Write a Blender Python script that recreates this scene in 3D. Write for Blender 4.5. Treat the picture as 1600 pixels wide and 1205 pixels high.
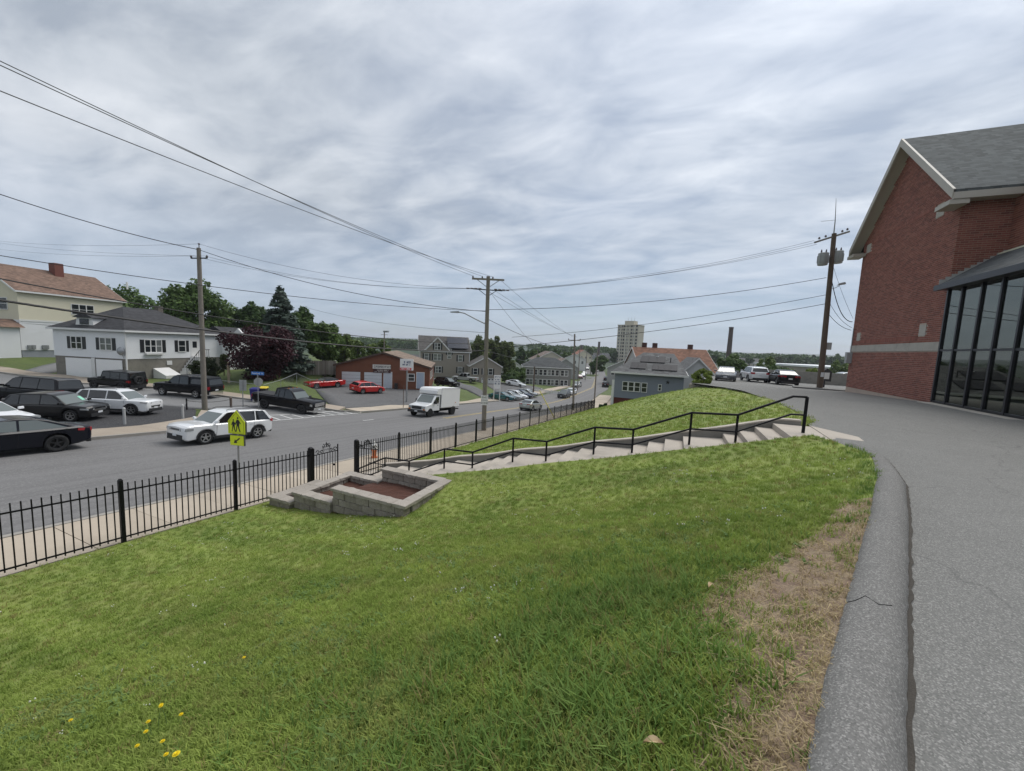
import bpy, bmesh, math, random
import numpy as np
from mathutils import Matrix, Vector
for _o in list(bpy.data.objects): bpy.data.objects.remove(_o)
SC = bpy.context.scene
COL = SC.collection
R = math.radians
rnd = random.Random(7)
# ------------------------------------------------------------------ camera, sky, sun, exposure
CAMP = np.array([11.43, -13.95, 1.6]); YAW, PITCH, ROLL = 22.9, 5.8, 2.5
def _mx(a): a = R(a); return np.array([[1,0,0],[0,math.cos(a),-math.sin(a)],[0,math.sin(a),math.cos(a)]])
def _mz(a): a = R(a); return np.array([[math.cos(a),-math.sin(a),0],[math.sin(a),math.cos(a),0],[0,0,1]])
CR = _mz(YAW) @ _mx(90-PITCH) @ _mz(ROLL)
cd = bpy.data.cameras.new('camera'); cam = bpy.data.objects.new('camera', cd); COL.objects.link(cam)
cd.sensor_width = 36; cd.lens = 13.5; cd.clip_start = .05; cd.clip_end = 9000
M4 = Matrix(CR.tolist()).to_4x4(); M4.translation = Vector(CAMP.tolist()); cam.matrix_world = M4
SC.camera = cam
SUN_EL, SUN_AZ = 58.0, 24.0        # azimuth measured from +y towards +x
sd = bpy.data.lights.new('sun', 'SUN'); sd.energy = 1.5; sd.angle = R(40); sd.color = (1, .96, .9)
sun = bpy.data.objects.new('sun', sd); COL.objects.link(sun)
_sv = Vector((math.sin(R(SUN_AZ))*math.cos(R(SUN_EL)), math.cos(R(SUN_AZ))*math.cos(R(SUN_EL)), math.sin(R(SUN_EL))))
sun.rotation_euler = _sv.to_track_quat('Z', 'Y').to_euler()
SC.view_settings.view_transform = 'Standard'; SC.view_settings.look = 'None'
SC.view_settings.exposure = 0.8; SC.view_settings.gamma = 1.0
SC.render.engine = 'CYCLES'
SC.cycles.use_denoising = True
SC.cycles.max_bounces = 6; SC.cycles.transparent_max_bounces = 8
SC.cycles.diffuse_bounces = 3; SC.cycles.glossy_bounces = 3; SC.cycles.transmission_bounces = 4
SC.cycles.caustics_reflective = False; SC.cycles.caustics_refractive = False
W = bpy.data.worlds.new('World'); SC.world = W; W.use_nodes = True
def sky():
    nt = W.node_tree; N = nt.nodes; L = nt.links
    for n in list(N): N.remove(n)
    def nd(t, **k):
        n = N.new(t)
        for a, v in k.items(): setattr(n, a, v)
        return n
    def math_(op, a, b=None, clamp=False):
        n = nd('ShaderNodeMath', operation=op, use_clamp=clamp)
        for i, v in enumerate((a, b)):
            if v is None: continue
            if isinstance(v, (int, float)): n.inputs[i].default_value = v
            else: L.new(v, n.inputs[i])
        return n.outputs[0]
    out = nd('ShaderNodeOutputWorld'); bg = nd('ShaderNodeBackground')
    st = nd('ShaderNodeTexSky', sky_type='NISHITA', sun_disc=False)
    st.sun_elevation = R(SUN_EL); st.sun_rotation = R(SUN_AZ); st.air_density = 1.0; st.dust_density = .4; st.ozone_density = 2.5
    tc = nd('ShaderNodeTexCoord'); sep = nd('ShaderNodeSeparateXYZ'); L.new(tc.outputs['Generated'], sep.inputs[0])
    zz = math_('ADD', math_('MAXIMUM', sep.outputs[2], 0.0), 0.16)
    cx = nd('ShaderNodeCombineXYZ'); L.new(math_('DIVIDE', sep.outputs[0], zz), cx.inputs[0]); L.new(math_('DIVIDE', sep.outputs[1], zz), cx.inputs[1])
    mp = nd('ShaderNodeMapping'); mp.inputs['Rotation'].default_value = (0, 0, R(-38)); mp.inputs['Scale'].default_value = (.85, 1.45, 1); mp.inputs['Location'].default_value = (3.1, 1.7, 0)
    L.new(cx.outputs[0], mp.inputs[0])
    def noise(scale, detail, rough, dist, vec):
        n = nd('ShaderNodeTexNoise'); n.inputs['Scale'].default_value = scale; n.inputs['Detail'].default_value = detail
        n.inputs['Roughness'].default_value = rough; n.inputs['Distortion'].default_value = dist; L.new(vec, n.inputs['Vector']); return n.outputs['Fac']
    n1 = noise(.8, 5, .5, .35, mp.outputs[0]); n2 = noise(2.9, 8, .55, .35, mp.outputs[0]); n3 = noise(.28, 3, .5, 0, cx.outputs[0])
    shade = math_('ADD', math_('MULTIPLY', n1, .52), math_('MULTIPLY', n2, .48))
    rp = nd('ShaderNodeValToRGB'); L.new(shade, rp.inputs[0]); e = rp.color_ramp.elements
    e[0].position = .37; e[0].color = (.275, .306, .350, 1); e[1].position = .67; e[1].color = (.520, .542, .575, 1)
    m_ = rp.color_ramp.elements.new(.5); m_.color = (.385, .414, .455, 1)
    # sun glow through the deck
    vd = nd('ShaderNodeVectorMath', operation='DOT_PRODUCT'); L.new(tc.outputs['Generated'], vd.inputs[0]); vd.inputs[1].default_value = tuple(_sv)
    glow = math_('MULTIPLY', math_('POWER', math_('MAXIMUM', vd.outputs['Value'], 0.0), 5.0), .62)
    gl = math_('ADD', glow, .94)
    lowm = nd('ShaderNodeMapRange'); L.new(sep.outputs[2], lowm.inputs[0]); lowm.inputs['From Min'].default_value = .0; lowm.inputs['From Max'].default_value = .30; lowm.inputs['To Min'].default_value = .75; lowm.inputs['To Max'].default_value = 0.0
    far = nd('ShaderNodeMix', data_type='RGBA'); L.new(lowm.outputs[0], far.inputs[0]); L.new(rp.outputs[0], far.inputs[6]); far.inputs[7].default_value = (.225, .290, .395, 1)      # distant cloud, seen through more air
    mul = nd('ShaderNodeVectorMath', operation='SCALE'); L.new(far.outputs[2], mul.inputs[0]); L.new(gl, mul.inputs['Scale'])
    skyv = nd('ShaderNodeVectorMath', operation='SCALE'); L.new(st.outputs[0], skyv.inputs[0]); skyv.inputs['Scale'].default_value = .05
    # the deck is broken towards the horizon, where the blue air shows through
    cov = nd('ShaderNodeMapRange'); L.new(math_('ADD', n3, math_('MULTIPLY', n2, .35)), cov.inputs[0])
    cov.inputs['From Min'].default_value = .46; cov.inputs['From Max'].default_value = .74; cov.inputs['To Min'].default_value = .50; cov.inputs['To Max'].default_value = .97
    elev = nd('ShaderNodeMapRange'); L.new(sep.outputs[2], elev.inputs[0]); elev.inputs['From Min'].default_value = .02; elev.inputs['From Max'].default_value = .34; elev.inputs['To Min'].default_value = .80; elev.inputs['To Max'].default_value = 1.0
    mix = nd('ShaderNodeMix', data_type='RGBA'); L.new(math_('MULTIPLY', cov.outputs[0], elev.outputs[0]), mix.inputs[0]); L.new(skyv.outputs[0], mix.inputs[6]); L.new(mul.outputs[0], mix.inputs[7])
    L.new(mix.outputs[2], bg.inputs[0]); bg.inputs[1].default_value = 1.0; L.new(bg.outputs[0], out.inputs[0])
sky()
# ------------------------------------------------------------------ photo geometry helpers (survey of the place)
def ray(px, py): return CR @ np.array([(px-800)/600., (602.5-py)/600., -1.])
FWD = np.array([-math.sin(R(YAW)), math.cos(R(YAW))])
def at(px, py, D): d = ray(px, py); return CAMP + d*(D/(d[:2] @ FWD))
def aty(px, py, y): d = ray(px, py); return CAMP + d*((y-CAMP[1])/d[1])
def atx(px, py, x): d = ray(px, py); return CAMP + d*((x-CAMP[0])/d[0])
def atz(px, py, z): d = ray(px, py); return CAMP + d*((z-CAMP[2])/d[2])
def camang(a): return R(a + YAW)      # heading given in the camera's ground frame (0 = to the right, 90 = away)
def lerp(a, b, t): return a + (b-a)*t
def pl(x, pts):
    return float(np.interp(x, [p[0] for p in pts], [p[1] for p in pts]))
# ------------------------------------------------------------------ object helpers
def tag(o, label=None, cat=None, group=None, kind=None):
    if label: o['label'] = label
    if cat: o['category'] = cat
    if group: o['group'] = group
    if kind: o['kind'] = kind
    return o
def E_(name, loc, rz=0.0, label=None, cat=None, group=None):
    o = bpy.data.objects.new(name, None); COL.objects.link(o); o.empty_display_size = .2
    o.location = loc; o.rotation_euler = (0, 0, rz); return tag(o, label, cat, group)
def link(name, me, parent=None, loc=None, rz=0.0, mat=None):
    o = bpy.data.objects.new(name, me); COL.objects.link(o)
    if mat is not None and not me.materials: me.materials.append(mat)
    if parent is not None: o.parent = parent
    if loc is not None: o.location = loc
    if rz: o.rotation_euler = (0, 0, rz)
    return o
def copy_tree(o, parent=None):
    c = o.copy(); COL.objects.link(c); c.parent = parent
    for ch in o.children: copy_tree(ch, c)
    return c
class B:
    def __init__(s): s.v = []; s.f = []
    def add(s, vs, fs):
        o = len(s.v); s.v += [tuple(map(float, v)) for v in vs]; s.f += [tuple(i+o for i in f) for f in fs]; return s
    def box(s, x0, x1, y0, y1, z0, z1):
        return s.add([(x0,y0,z0),(x1,y0,z0),(x1,y1,z0),(x0,y1,z0),(x0,y0,z1),(x1,y0,z1),(x1,y1,z1),(x0,y1,z1)],
                     [(0,3,2,1),(4,5,6,7),(0,1,5,4),(1,2,6,5),(2,3,7,6),(3,0,4,7)])
    def hexa(s, lo, hi):   # two quads (lists of 4 points)
        return s.add(list(lo)+list(hi), [(0,3,2,1),(4,5,6,7),(0,1,5,4),(1,2,6,5),(2,3,7,6),(3,0,4,7)])
    def bar(s, p, q, w, h=None, up=(0,0,1)):
        p = Vector(p); q = Vector(q); d = (q-p).normalized(); u = Vector(up)
        if abs(d.dot(u)) > .98: u = Vector((1,0,0))
        a = d.cross(u).normalized()*(w/2); b = a.cross(d).normalized()*((h or w)/2)
        return s.hexa([p-a-b, p+a-b, p+a+b, p-a+b], [q-a-b, q+a-b, q+a+b, q-a+b])
    def tube(s, pts, r, n=8, cap=True):
        pts = [Vector(p) for p in pts]; m = len(pts); rs = r if isinstance(r, (list, tuple)) else [r]*m
        o = len(s.v)
        ref = None
        for i, p in enumerate(pts):
            d = (pts[min(i+1, m-1)]-pts[max(i-1, 0)]).normalized()
            u = Vector((0,0,1)) if abs(d.z) < .9 else Vector((1,0,0))
            a = d.cross(u).normalized(); 
            if ref is not None and a.dot(ref) < 0 and abs(d.z) < .9: pass
            ref = a; b = a.cross(d).normalized()
            for k in range(n):
                t = 2*math.pi*k/n; w = p + (a*math.cos(t)+b*math.sin(t))*rs[i]; s.v.append(tuple(w))
        for i in range(m-1):
            for k in range(n):
                k2 = (k+1) % n; s.f.append((o+i*n+k, o+i*n+k2, o+(i+1)*n+k2, o+(i+1)*n+k))
        if cap:
            s.f.append(tuple(o+k for k in reversed(range(n)))); s.f.append(tuple(o+(m-1)*n+k for k in range(n)))
        return s
    def prism(s, poly, h, fr=None):   # poly: (a,b); extruded 0..h along c; fr maps (a,b,c) -> xyz
        fr = fr or (lambda a, b, c: (a, b, c)); n = len(poly); h0, h1 = h if isinstance(h, tuple) else (0, h)
        return s.add([fr(a, b, h0) for a, b in poly]+[fr(a, b, h1) for a, b in poly],
                     [tuple(reversed(range(n))), tuple(range(n, 2*n))]+[(i, (i+1) % n, n+(i+1) % n, n+i) for i in range(n)])
    def lathe(s, prof, n=20, axis='z', c=(0,0,0)):   # prof: (r, h)
        o = len(s.v); m = len(prof)
        for r, h in prof:
            for k in range(n):
                t = 2*math.pi*k/n; a, b = r*math.cos(t), r*math.sin(t)
                p = {'z': (a, b, h), 'y': (a, h, b), 'x': (h, a, b)}[axis]; s.v.append((p[0]+c[0], p[1]+c[1], p[2]+c[2]))
        for i in range(m-1):
            for k in range(n):
                k2 = (k+1) % n; s.f.append((o+i*n+k, o+i*n+k2, o+(i+1)*n+k2, o+(i+1)*n+k))
        return s
    def mesh(s, name, smooth=False, ang=38):
        me = bpy.data.meshes.new(name); me.from_pydata(s.v, [], s.f); me.validate(verbose=False)
        bm = bmesh.new(); bm.from_mesh(me); bmesh.ops.recalc_face_normals(bm, faces=bm.faces); bm.to_mesh(me); bm.free()
        if smooth:
            me.polygons.foreach_set('use_smooth', [True]*len(me.polygons)); me.set_sharp_from_angle(angle=R(ang))
        me.update(); return me
    def obj(s, name, mat, parent=None, smooth=False, ang=38, loc=None, rz=0.0, bevel=0.0, seg=2):
        o = link(name, s.mesh(name, smooth, ang), parent, loc, rz, mat)
        if bevel:
            m = o.modifiers.new('bevel', 'BEVEL'); m.width = bevel; m.segments = seg; m.limit_method = 'ANGLE'; m.angle_limit = R(35)
        return o
def grid_mesh(name, P, mat, smooth=True, raw=False):     # P: array (m,n,3)
    m, n = P.shape[:2]; me = bpy.data.meshes.new(name)
    idx = np.arange(m*n).reshape(m, n)
    q = np.stack([idx[:-1,:-1], idx[1:,:-1], idx[1:,1:], idx[:-1,1:]], -1).reshape(-1, 4)
    me.from_pydata(P.reshape(-1, 3).tolist(), [], q.tolist())
    bm = bmesh.new(); bm.from_mesh(me); bmesh.ops.recalc_face_normals(bm, faces=bm.faces)
    if sum(f.normal.z for f in bm.faces) < 0: bmesh.ops.reverse_faces(bm, faces=bm.faces)
    bm.to_mesh(me); bm.free()
    if smooth: me.polygons.foreach_set('use_smooth', [True]*len(me.polygons))
    if mat: me.materials.append(mat)
    me.update(); return me
# ------------------------------------------------------------------ materials
MATS = {}
class NT:
    def __init__(s, name):
        s.m = bpy.data.materials.new(name); s.m.use_nodes = True; s.t = s.m.node_tree; s.N = s.t.nodes; s.L = s.t.links
        s.b = s.N['Principled BSDF']; s.out = s.N['Material Output']
    def nd(s, t, **k):
        n = s.N.new(t)
        for a, v in k.items(): setattr(n, a, v)
        return n
    def set(s, sock, v):
        if isinstance(v, (int, float, tuple, list)): sock.default_value = v
        else: s.L.new(v, sock)
    def vec(s, kind='obj', scale=None, rot=None):
        if kind == 'pos': o = s.nd('ShaderNodeNewGeometry').outputs['Position']
        else: o = s.nd('ShaderNodeTexCoord').outputs['Object']
        if scale is not None or rot is not None:
            m = s.nd('ShaderNodeMapping'); s.L.new(o, m.inputs[0])
            if scale is not None: m.inputs['Scale'].default_value = scale if isinstance(scale, tuple) else (scale,)*3
            if rot is not None: m.inputs['Rotation'].default_value = rot
            o = m.outputs[0]
        return o
    def noise(s, v, scale, detail=5, rough=.55, dist=0):
        n = s.nd('ShaderNodeTexNoise'); s.L.new(v, n.inputs['Vector'])
        for a, x in (('Scale', scale), ('Detail', detail), ('Roughness', rough), ('Distortion', dist)): n.inputs[a].default_value = x
        return n.outputs['Fac']
    def voro(s, v, scale, feature='F1', out='Distance', rand=1.0):
        n = s.nd('ShaderNodeTexVoronoi', feature=feature); s.L.new(v, n.inputs['Vector']); n.inputs['Scale'].default_value = scale; n.inputs['Randomness'].default_value = rand
        return n.outputs[out]
    def ramp(s, f, stops, interp='LINEAR'):
        r = s.nd('ShaderNodeValToRGB'); s.set(r.inputs[0], f); e = r.color_ramp.elements; r.color_ramp.interpolation = interp
        while len(e) < len(stops): e.new(.5)
        for i, (p, c) in enumerate(stops):
            e[i].position = p; e[i].color = (c, c, c, 1) if isinstance(c, (int, float)) else tuple(c)+(1,)
        return r.outputs[0]
    def mapr(s, f, a, b, c, d):
        n = s.nd('ShaderNodeMapRange'); s.set(n.inputs[0], f)
        for i, x in zip((1, 2, 3, 4), (a, b, c, d)): n.inputs[i].default_value = x
        return n.outputs[0]
    def math(s, op, a, b=0.0, clamp=False):
        n = s.nd('ShaderNodeMath', operation=op, use_clamp=clamp); s.set(n.inputs[0], a); s.set(n.inputs[1], b); return n.outputs[0]
    def mix(s, f, a, b, mode='MIX'):
        n = s.nd('ShaderNodeMix', data_type='RGBA', blend_type=mode); s.set(n.inputs[0], f)
        for i, x in ((6, a), (7, b)): s.set(n.inputs[i], tuple(x)+(1,) if isinstance(x, (tuple, list)) and len(x) == 3 else x)
        return n.outputs[2]
    def bump(s, h, strength=.3, dist=.02, nrm=None):
        n = s.nd('ShaderNodeBump'); s.set(n.inputs['Height'], h); n.inputs['Strength'].default_value = strength; n.inputs['Distance'].default_value = dist
        if nrm is not None: s.L.new(nrm, n.inputs['Normal'])
        s.L.new(n.outputs[0], s.b.inputs['Normal']); return n.outputs[0]
    def col(s, c): s.set(s.b.inputs['Base Color'], tuple(c)+(1,) if isinstance(c, (tuple, list)) and len(c) == 3 else c)
    def island(s): return s.nd('ShaderNodeNewGeometry').outputs['Random Per Island']
    def orand(s): return s.nd('ShaderNodeObjectInfo').outputs['Random']
def sc(c, k): return tuple(min(1, x*k) for x in c)
def M(name, c=None, rough=.6, var=.18, scale=6., bump=0., metal=0., spec=.5, coat=0., orand=0., island=0., kind='obj', fine=0.):
    if name in MATS: return MATS[name]
    t = NT(name); b = t.b
    b.inputs['Roughness'].default_value = rough; b.inputs['Metallic'].default_value = metal; b.inputs['Specular IOR Level'].default_value = spec
    b.inputs['Coat Weight'].default_value = coat; b.inputs['Coat Roughness'].default_value = .05
    v = t.vec(kind)
    if var:
        n = t.noise(v, scale, 6, .6); col = t.mix(n, sc(c, 1-var), sc(c, 1+var))
    else: col = t.mix(0.0, c, c)
    if fine:
        n = t.noise(v, scale*14, 4, .6); col = t.mix(t.mapr(n, .35, .65, 0, 1), t.mix(fine, col, (0,0,0)), col)
    if orand: col = t.mix(t.orand(), t.mix(orand, col, (0,0,0)), t.mix(orand*.45, col, (1,1,1)))
    if island: col = t.mix(t.island(), t.mix(island, col, (0,0,0)), t.mix(island*.35, col, (1,1,1)))
    t.col(col)
    if bump: t.bump(t.noise(v, scale*6, 6, .65), bump, .01)
    MATS[name] = t.m; return t.m
def glassmat(name='dark_glass', c=(.015,.018,.02), rough=.04):
    return M(name, c, rough, 0.0, spec=.9)
def emis(name, c, e):
    t = NT(name); t.col(c); t.b.inputs['Emission Color'].default_value = tuple(c)+(1,); t.b.inputs['Emission Strength'].default_value = e; return t.m
# ------------------------------------------------------------------ lie of the land
ZR = [(-200, 5.0), (-60, .48), (48, -7.94), (56, -8.35), (64, -8.55), (95, -8.95), (140, -9.3), (250, -9.0), (600, -7.0), (5000, -7.0)]
def zr(y): return np.interp(y, [p[0] for p in ZR], [p[1] for p in ZR])      # road surface
CTRL = np.array([(-25,7,-4.4),(-36,5,-4.2),(-45,2,-4.0),(-60,-2,-3.8),(-22,-4,-3.95),(-30,-8,-3.6),(-45,-15,-3.2),(-80,-10,-3.4),
 (-44,8.3,-3.8),(-51,5.2,-3.7),(-47,14,-3.6),(-44,20,-3.2),(-38,20,-2.7),(-38,24,-2.8),(-40,27,-2.8),(-30,16,-3.5),(-27,11,-4.4),(-31,9.8,-4.3),(-36,10,-4.0),(-22,10.5,-4.75),
 (-67,7,-2.5),(-60,10,-2.9),(-70,20,-2.4),(-60,22,-2.8),(-33.3,26.8,-5.1),(-22.7,31.3,-5.3),(-24,38,-5.6),(-33,36,-5.2),(-20,24,-5.6),(-27,22,-5.1),(-31,22,-5.0),(-33.5,23.5,-5.05),(-18,18,-5.4),
 (-46.8,64.6,-6.8),(-35.4,69.4,-6.4),(-32,60,-6.6),(-26,68,-7.4),(-22,62,-7.3),(-26,48,-6.3),(-40,45,-5.0),(-55,45,-4.0),(-30,90,-8.9),(-16,94,-9.2),(-25,80,-8.3),
 (-80,60,-4),(-100,30,-2.5),(-100,-40,-1.5),(-70,120,-8),(-40,140,-9.2),(-150,150,-7),(-200,0,-2)]
 + [(-16.5, y, float(zr(y))) for y in list(range(-60, 110, 12))+[140, 200, 260]])
def G(x, y):
    x = np.asarray(x, float); y = np.asarray(y, float); shp = np.broadcast(x, y).shape
    X = np.broadcast_to(x, shp).ravel(); Y = np.broadcast_to(y, shp).ravel()
    d2 = (X[:,None]-CTRL[:,0])**2 + (Y[:,None]-CTRL[:,1])**2 + .6
    w = d2**-1.6; z = (w*CTRL[:,2]).sum(1)/w.sum(1)
    t = np.clip((-15.2-X)/4.5, 0, 1); t = t*t*(3-2*t)
    z = zr(Y)*(1-t) + z*t
    far = np.clip((np.hypot(X, Y)-170)/250, 0, 1)
    z = z*(1-far) + -8.0*far
    return z.reshape(shp)
def g1(x, y): return float(G(x, y))
def ong(px, py, it=40):        # where the line of sight through a photo point meets the land west of the fence
    d = ray(px, py); lo = hi = None; k = 2.0; prev = None
    while k < 900:
        p = CAMP + d*k; h = p[2]-g1(p[0], p[1])
        if prev is not None and h < 0:
            a, b = k/1.02-.05, k
            for _ in range(25):
                m = (a+b)/2; p = CAMP + d*m
                if p[2] < g1(p[0], p[1]): b = m
                else: a = m
            return CAMP + d*b
        prev = h; k = k*1.02+.05
    return CAMP + d*k
def bent(x, y):     # the road swings left beyond the hill foot
    return x + np.interp(y, [60, 94, 135, 206, 300, 520], [0, -1.0, -8, -22, -44, -110])
ZD = [(-40, 0), (-8, 0), (-2, -.18), (10, -.27), (12, -.30), (22, -.68), (30, -.95), (48, -1.3)]
def zd(y): return np.interp(y, [p[0] for p in ZD], [p[1] for p in ZD])
def zfence(y): return zr(y) + .17
# ---- surface materials
def asphalt(name, c, agg=90., aggc=.5, bump=.35, kind='pos', wear=None, crack=0.):
    t = NT(name); v = t.vec(kind); t.b.inputs['Roughness'].default_value = .88; t.b.inputs['Specular IOR Level'].default_value = .3
    big = t.noise(v, .35, 5, .6); mid = t.noise(v, 2.6, 5, .6); st = t.voro(v, agg, out='Color')
    sep = t.nd('ShaderNodeSeparateColor'); t.L.new(st, sep.inputs[0])
    col = t.mix(big, sc(c, .82), sc(c, 1.16)); col = t.mix(t.mapr(mid, .3, .7, 0, .35), col, sc(c, .72))
    sp = t.ramp(sep.outputs[0], [(0, 0), (.55, 0), (.8, .55), (1, 1)]); col = t.mix(t.math('MULTIPLY', sp, aggc), col, (.42, .41, .39))
    dk = t.ramp(sep.outputs[1], [(0, 1), (.25, 0), (1, 0)]); col = t.mix(t.math('MULTIPLY', dk, aggc*.8), col, sc(c, .35))
    if wear:     # lengthwise wheel tracks and seams: worn, darker and lighter bands of the surface itself
        vv = t.vec('pos', (1.1, .018, 0)); nn = t.noise(vv, 1.0, 5, .6); col = t.mix(t.mapr(nn, .3, .7, 0, wear), col, sc(c, 1.35))
        vv = t.vec('pos', (3.2, .03, 0)); nn = t.noise(vv, 1.0, 3, .5); col = t.mix(t.mapr(nn, .5, .72, 0, wear), col, sc(c, .66))
    if crack:
        wv = t.nd('ShaderNodeVectorMath', operation='ADD'); t.L.new(v, wv.inputs[0]); nz = t.nd('ShaderNodeTexNoise'); nz.inputs['Scale'].default_value = 1.3; t.L.new(v, nz.inputs['Vector']); t.L.new(nz.outputs['Color'], wv.inputs[1])
        ed = t.voro(wv.outputs[0], .16, 'DISTANCE_TO_EDGE'); ln = t.ramp(ed, [(0, 1), (.0022, .8), (.004, 0)]); col = t.mix(t.math('MULTIPLY', ln, crack), col, (.02, .02, .02))
    t.col(col); t.bump(t.math('ADD', sep.outputs[0], t.math('MULTIPLY', mid, .6)), bump, .006); MATS[name] = t.m; return t.m
def concrete(name, c, scale=1.2, stain=.35, bump=.12, kind='pos', orand=.0, agg=0.):
    t = NT(name); v = t.vec(kind); t.b.inputs['Roughness'].default_value = .85; t.b.inputs['Specular IOR Level'].default_value = .3
    n = t.noise(v, scale, 7, .65); col = t.mix(n, sc(c, .78), sc(c, 1.15)); s2 = t.noise(v, scale*.45, 4, .55, .4)
    col = t.mix(t.mapr(s2, .48, .72, 0, stain), col, sc(c, .45)); f = t.noise(v, scale*60, 3, .7); col = t.mix(t.mapr(f, .35, .7, .22, 0), col, sc(c, .5))
    if agg:
        ag = t.voro(v, 70., out='Color'); sep = t.nd('ShaderNodeSeparateColor'); t.L.new(ag, sep.inputs[0])
        col = t.mix(t.math('MULTIPLY', t.ramp(sep.outputs[0], [(0,0),(.6,0),(.85,1)]), agg), col, (.55,.54,.52)); col = t.mix(t.math('MULTIPLY', t.ramp(sep.outputs[1], [(0,1),(.3,0)]), agg), col, sc(c, .3))
    if orand: col = t.mix(t.orand(), t.mix(orand, col, (.05,.045,.04)), t.mix(orand*.4, col, (.8,.78,.74)))
    t.col(col); t.bump(t.math('ADD', f, n), bump, .01); MATS[name] = t.m; return t.m
m_road = asphalt('road_asphalt', (.152,.149,.148), 30., .25, .15, wear=.5, crack=.0)
m_lot = asphalt('fresh_dark_asphalt', (.040,.040,.043), 30., .15, .15)
m_side = asphalt('side_street_asphalt', (.19,.19,.19), 30., .2, .15, crack=.5)
m_glot = asphalt('garage_lot_asphalt', (.11,.11,.112), 25., .25, .15, crack=.8)
m_drive = asphalt('driveway_asphalt', (.178,.178,.169), 145., .56, .9, crack=.25)
m_walk = concrete('sidewalk_concrete', (.47,.40,.315), .9, .25, .1, orand=.12)
m_walk2 = concrete('far_sidewalk_concrete', (.37,.31,.245), .9, .3, .1, orand=.1)
m_kerbst = concrete('granite_kerb', (.33,.31,.28), 2.2, .3)
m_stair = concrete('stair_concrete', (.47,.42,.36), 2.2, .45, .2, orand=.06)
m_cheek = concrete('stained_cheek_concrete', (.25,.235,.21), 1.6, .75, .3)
m_berm = asphalt('berm_asphalt', (.176,.173,.165), 150., .55, 1.0, crack=.0)
def grassmat(name, a, b, c, kind='pos', blades=False):
    t = NT(name); v = t.vec('pos'); t.b.inputs['Roughness'].default_value = .75; t.b.inputs['Specular IOR Level'].default_value = .22
    n1 = t.noise(v, .55, 5, .6, .3); n2 = t.noise(v, 2.4, 5, .65, .4); vm = t.vec('pos', (.12, 1.5, 1), (0, 0, R(12))); n3 = t.noise(vm, 1.0, 4, .55, .3)
    col = t.mix(t.mapr(n1, .35, .65, 0, 1), a, b); col = t.mix(t.mapr(n2, .48, .70, 0, .75), col, c); col = t.mix(t.mapr(n3, .45, .68, 0, .55), col, sc(b, 1.25))
    if blades:
        col = t.mix(t.orand(), t.mix(.20, col, (0, .004, 0)), t.mix(.08, col, (.55, .6, .2)))
        yl = t.ramp(t.orand(), [(0, 1), (.05, 1), (.07, 0), (1, 0)]); col = t.mix(t.math('MULTIPLY', yl, .75), col, (.30, .24, .10))
        tr = t.nd('ShaderNodeBsdfTranslucent'); t.L.new(col, tr.inputs[0]); ms = t.nd('ShaderNodeMixShader'); ms.inputs[0].default_value = .42
        t.col(col); t.L.new(t.b.outputs[0], ms.inputs[1]); t.L.new(tr.outputs[0], ms.inputs[2]); t.L.new(ms.outputs[0], t.out.inputs[0])
    else:
        f = t.noise(v, 34., 4, .7); col = t.mix(t.mapr(f, .35, .65, 0, .45), col, sc(a, .45))
        if name == 'rough_grass':     # farther out the land is wooded
            ln_ = t.nd('ShaderNodeVectorMath', operation='LENGTH'); t.L.new(v, ln_.inputs[0]); wd_ = t.noise(v, .012, 5, .6); col = t.mix(t.math('MULTIPLY', t.mapr(ln_.outputs['Value'], 120, 260, 0, 1), t.mapr(wd_, .30, .42, .55, 1)), col, (.035,.055,.028))
        t.col(col); t.bump(t.math('ADD', f, n2), .5, .04)
    MATS[name] = t.m; return t.m
m_turf = grassmat('turf', (.145,.205,.042), (.250,.300,.072), (.290,.290,.105))
m_blade = grassmat('grass_blade', (.175,.270,.048), (.315,.395,.090), (.365,.365,.130), blades=True)
m_terr = grassmat('rough_grass', (.075,.110,.032), (.105,.140,.040), (.13,.135,.055))
m_white = M('road_paint_white', (.62,.62,.60), .7, .25, 3., fine=.35, kind='pos')
m_yellow = M('road_paint_yellow', (.55,.42,.16), .7, .3, 3., fine=.35, kind='pos')
# ---- terrain sheet to the horizon
def terrain():
    a = np.concatenate([-np.geomspace(4500, 130, 16), np.arange(-116, -14.9, 1.7), np.arange(-14, 60, 4), np.geomspace(64, 4500, 18)])
    b = np.concatenate([-np.geomspace(4500, 60, 14), np.arange(-52, -30, 5), np.arange(-28, 116, 1.9), np.geomspace(120, 5200, 26)])
    X, Y = np.meshgrid(a, b, indexing='ij'); Z = G(X, Y) - .07
    Z = np.where((X > -.2) & (X < 60) & (Y < 52), zr(Y)-.7, Z)
    r = np.hypot(X-11, Y+14); ang = np.arctan2(X-11, Y+14)
    Z = Z + np.clip((r-900)/3000, 0, 1)*(38+16*np.sin(ang*9)+9*np.sin(ang*23+1))
    return tag(link('ground', grid_mesh('ground', np.stack([X, Y, Z], -1), m_terr)), 'green and built-up land running out to the low hills on the horizon', None, None, 'structure')
terrain()
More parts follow.
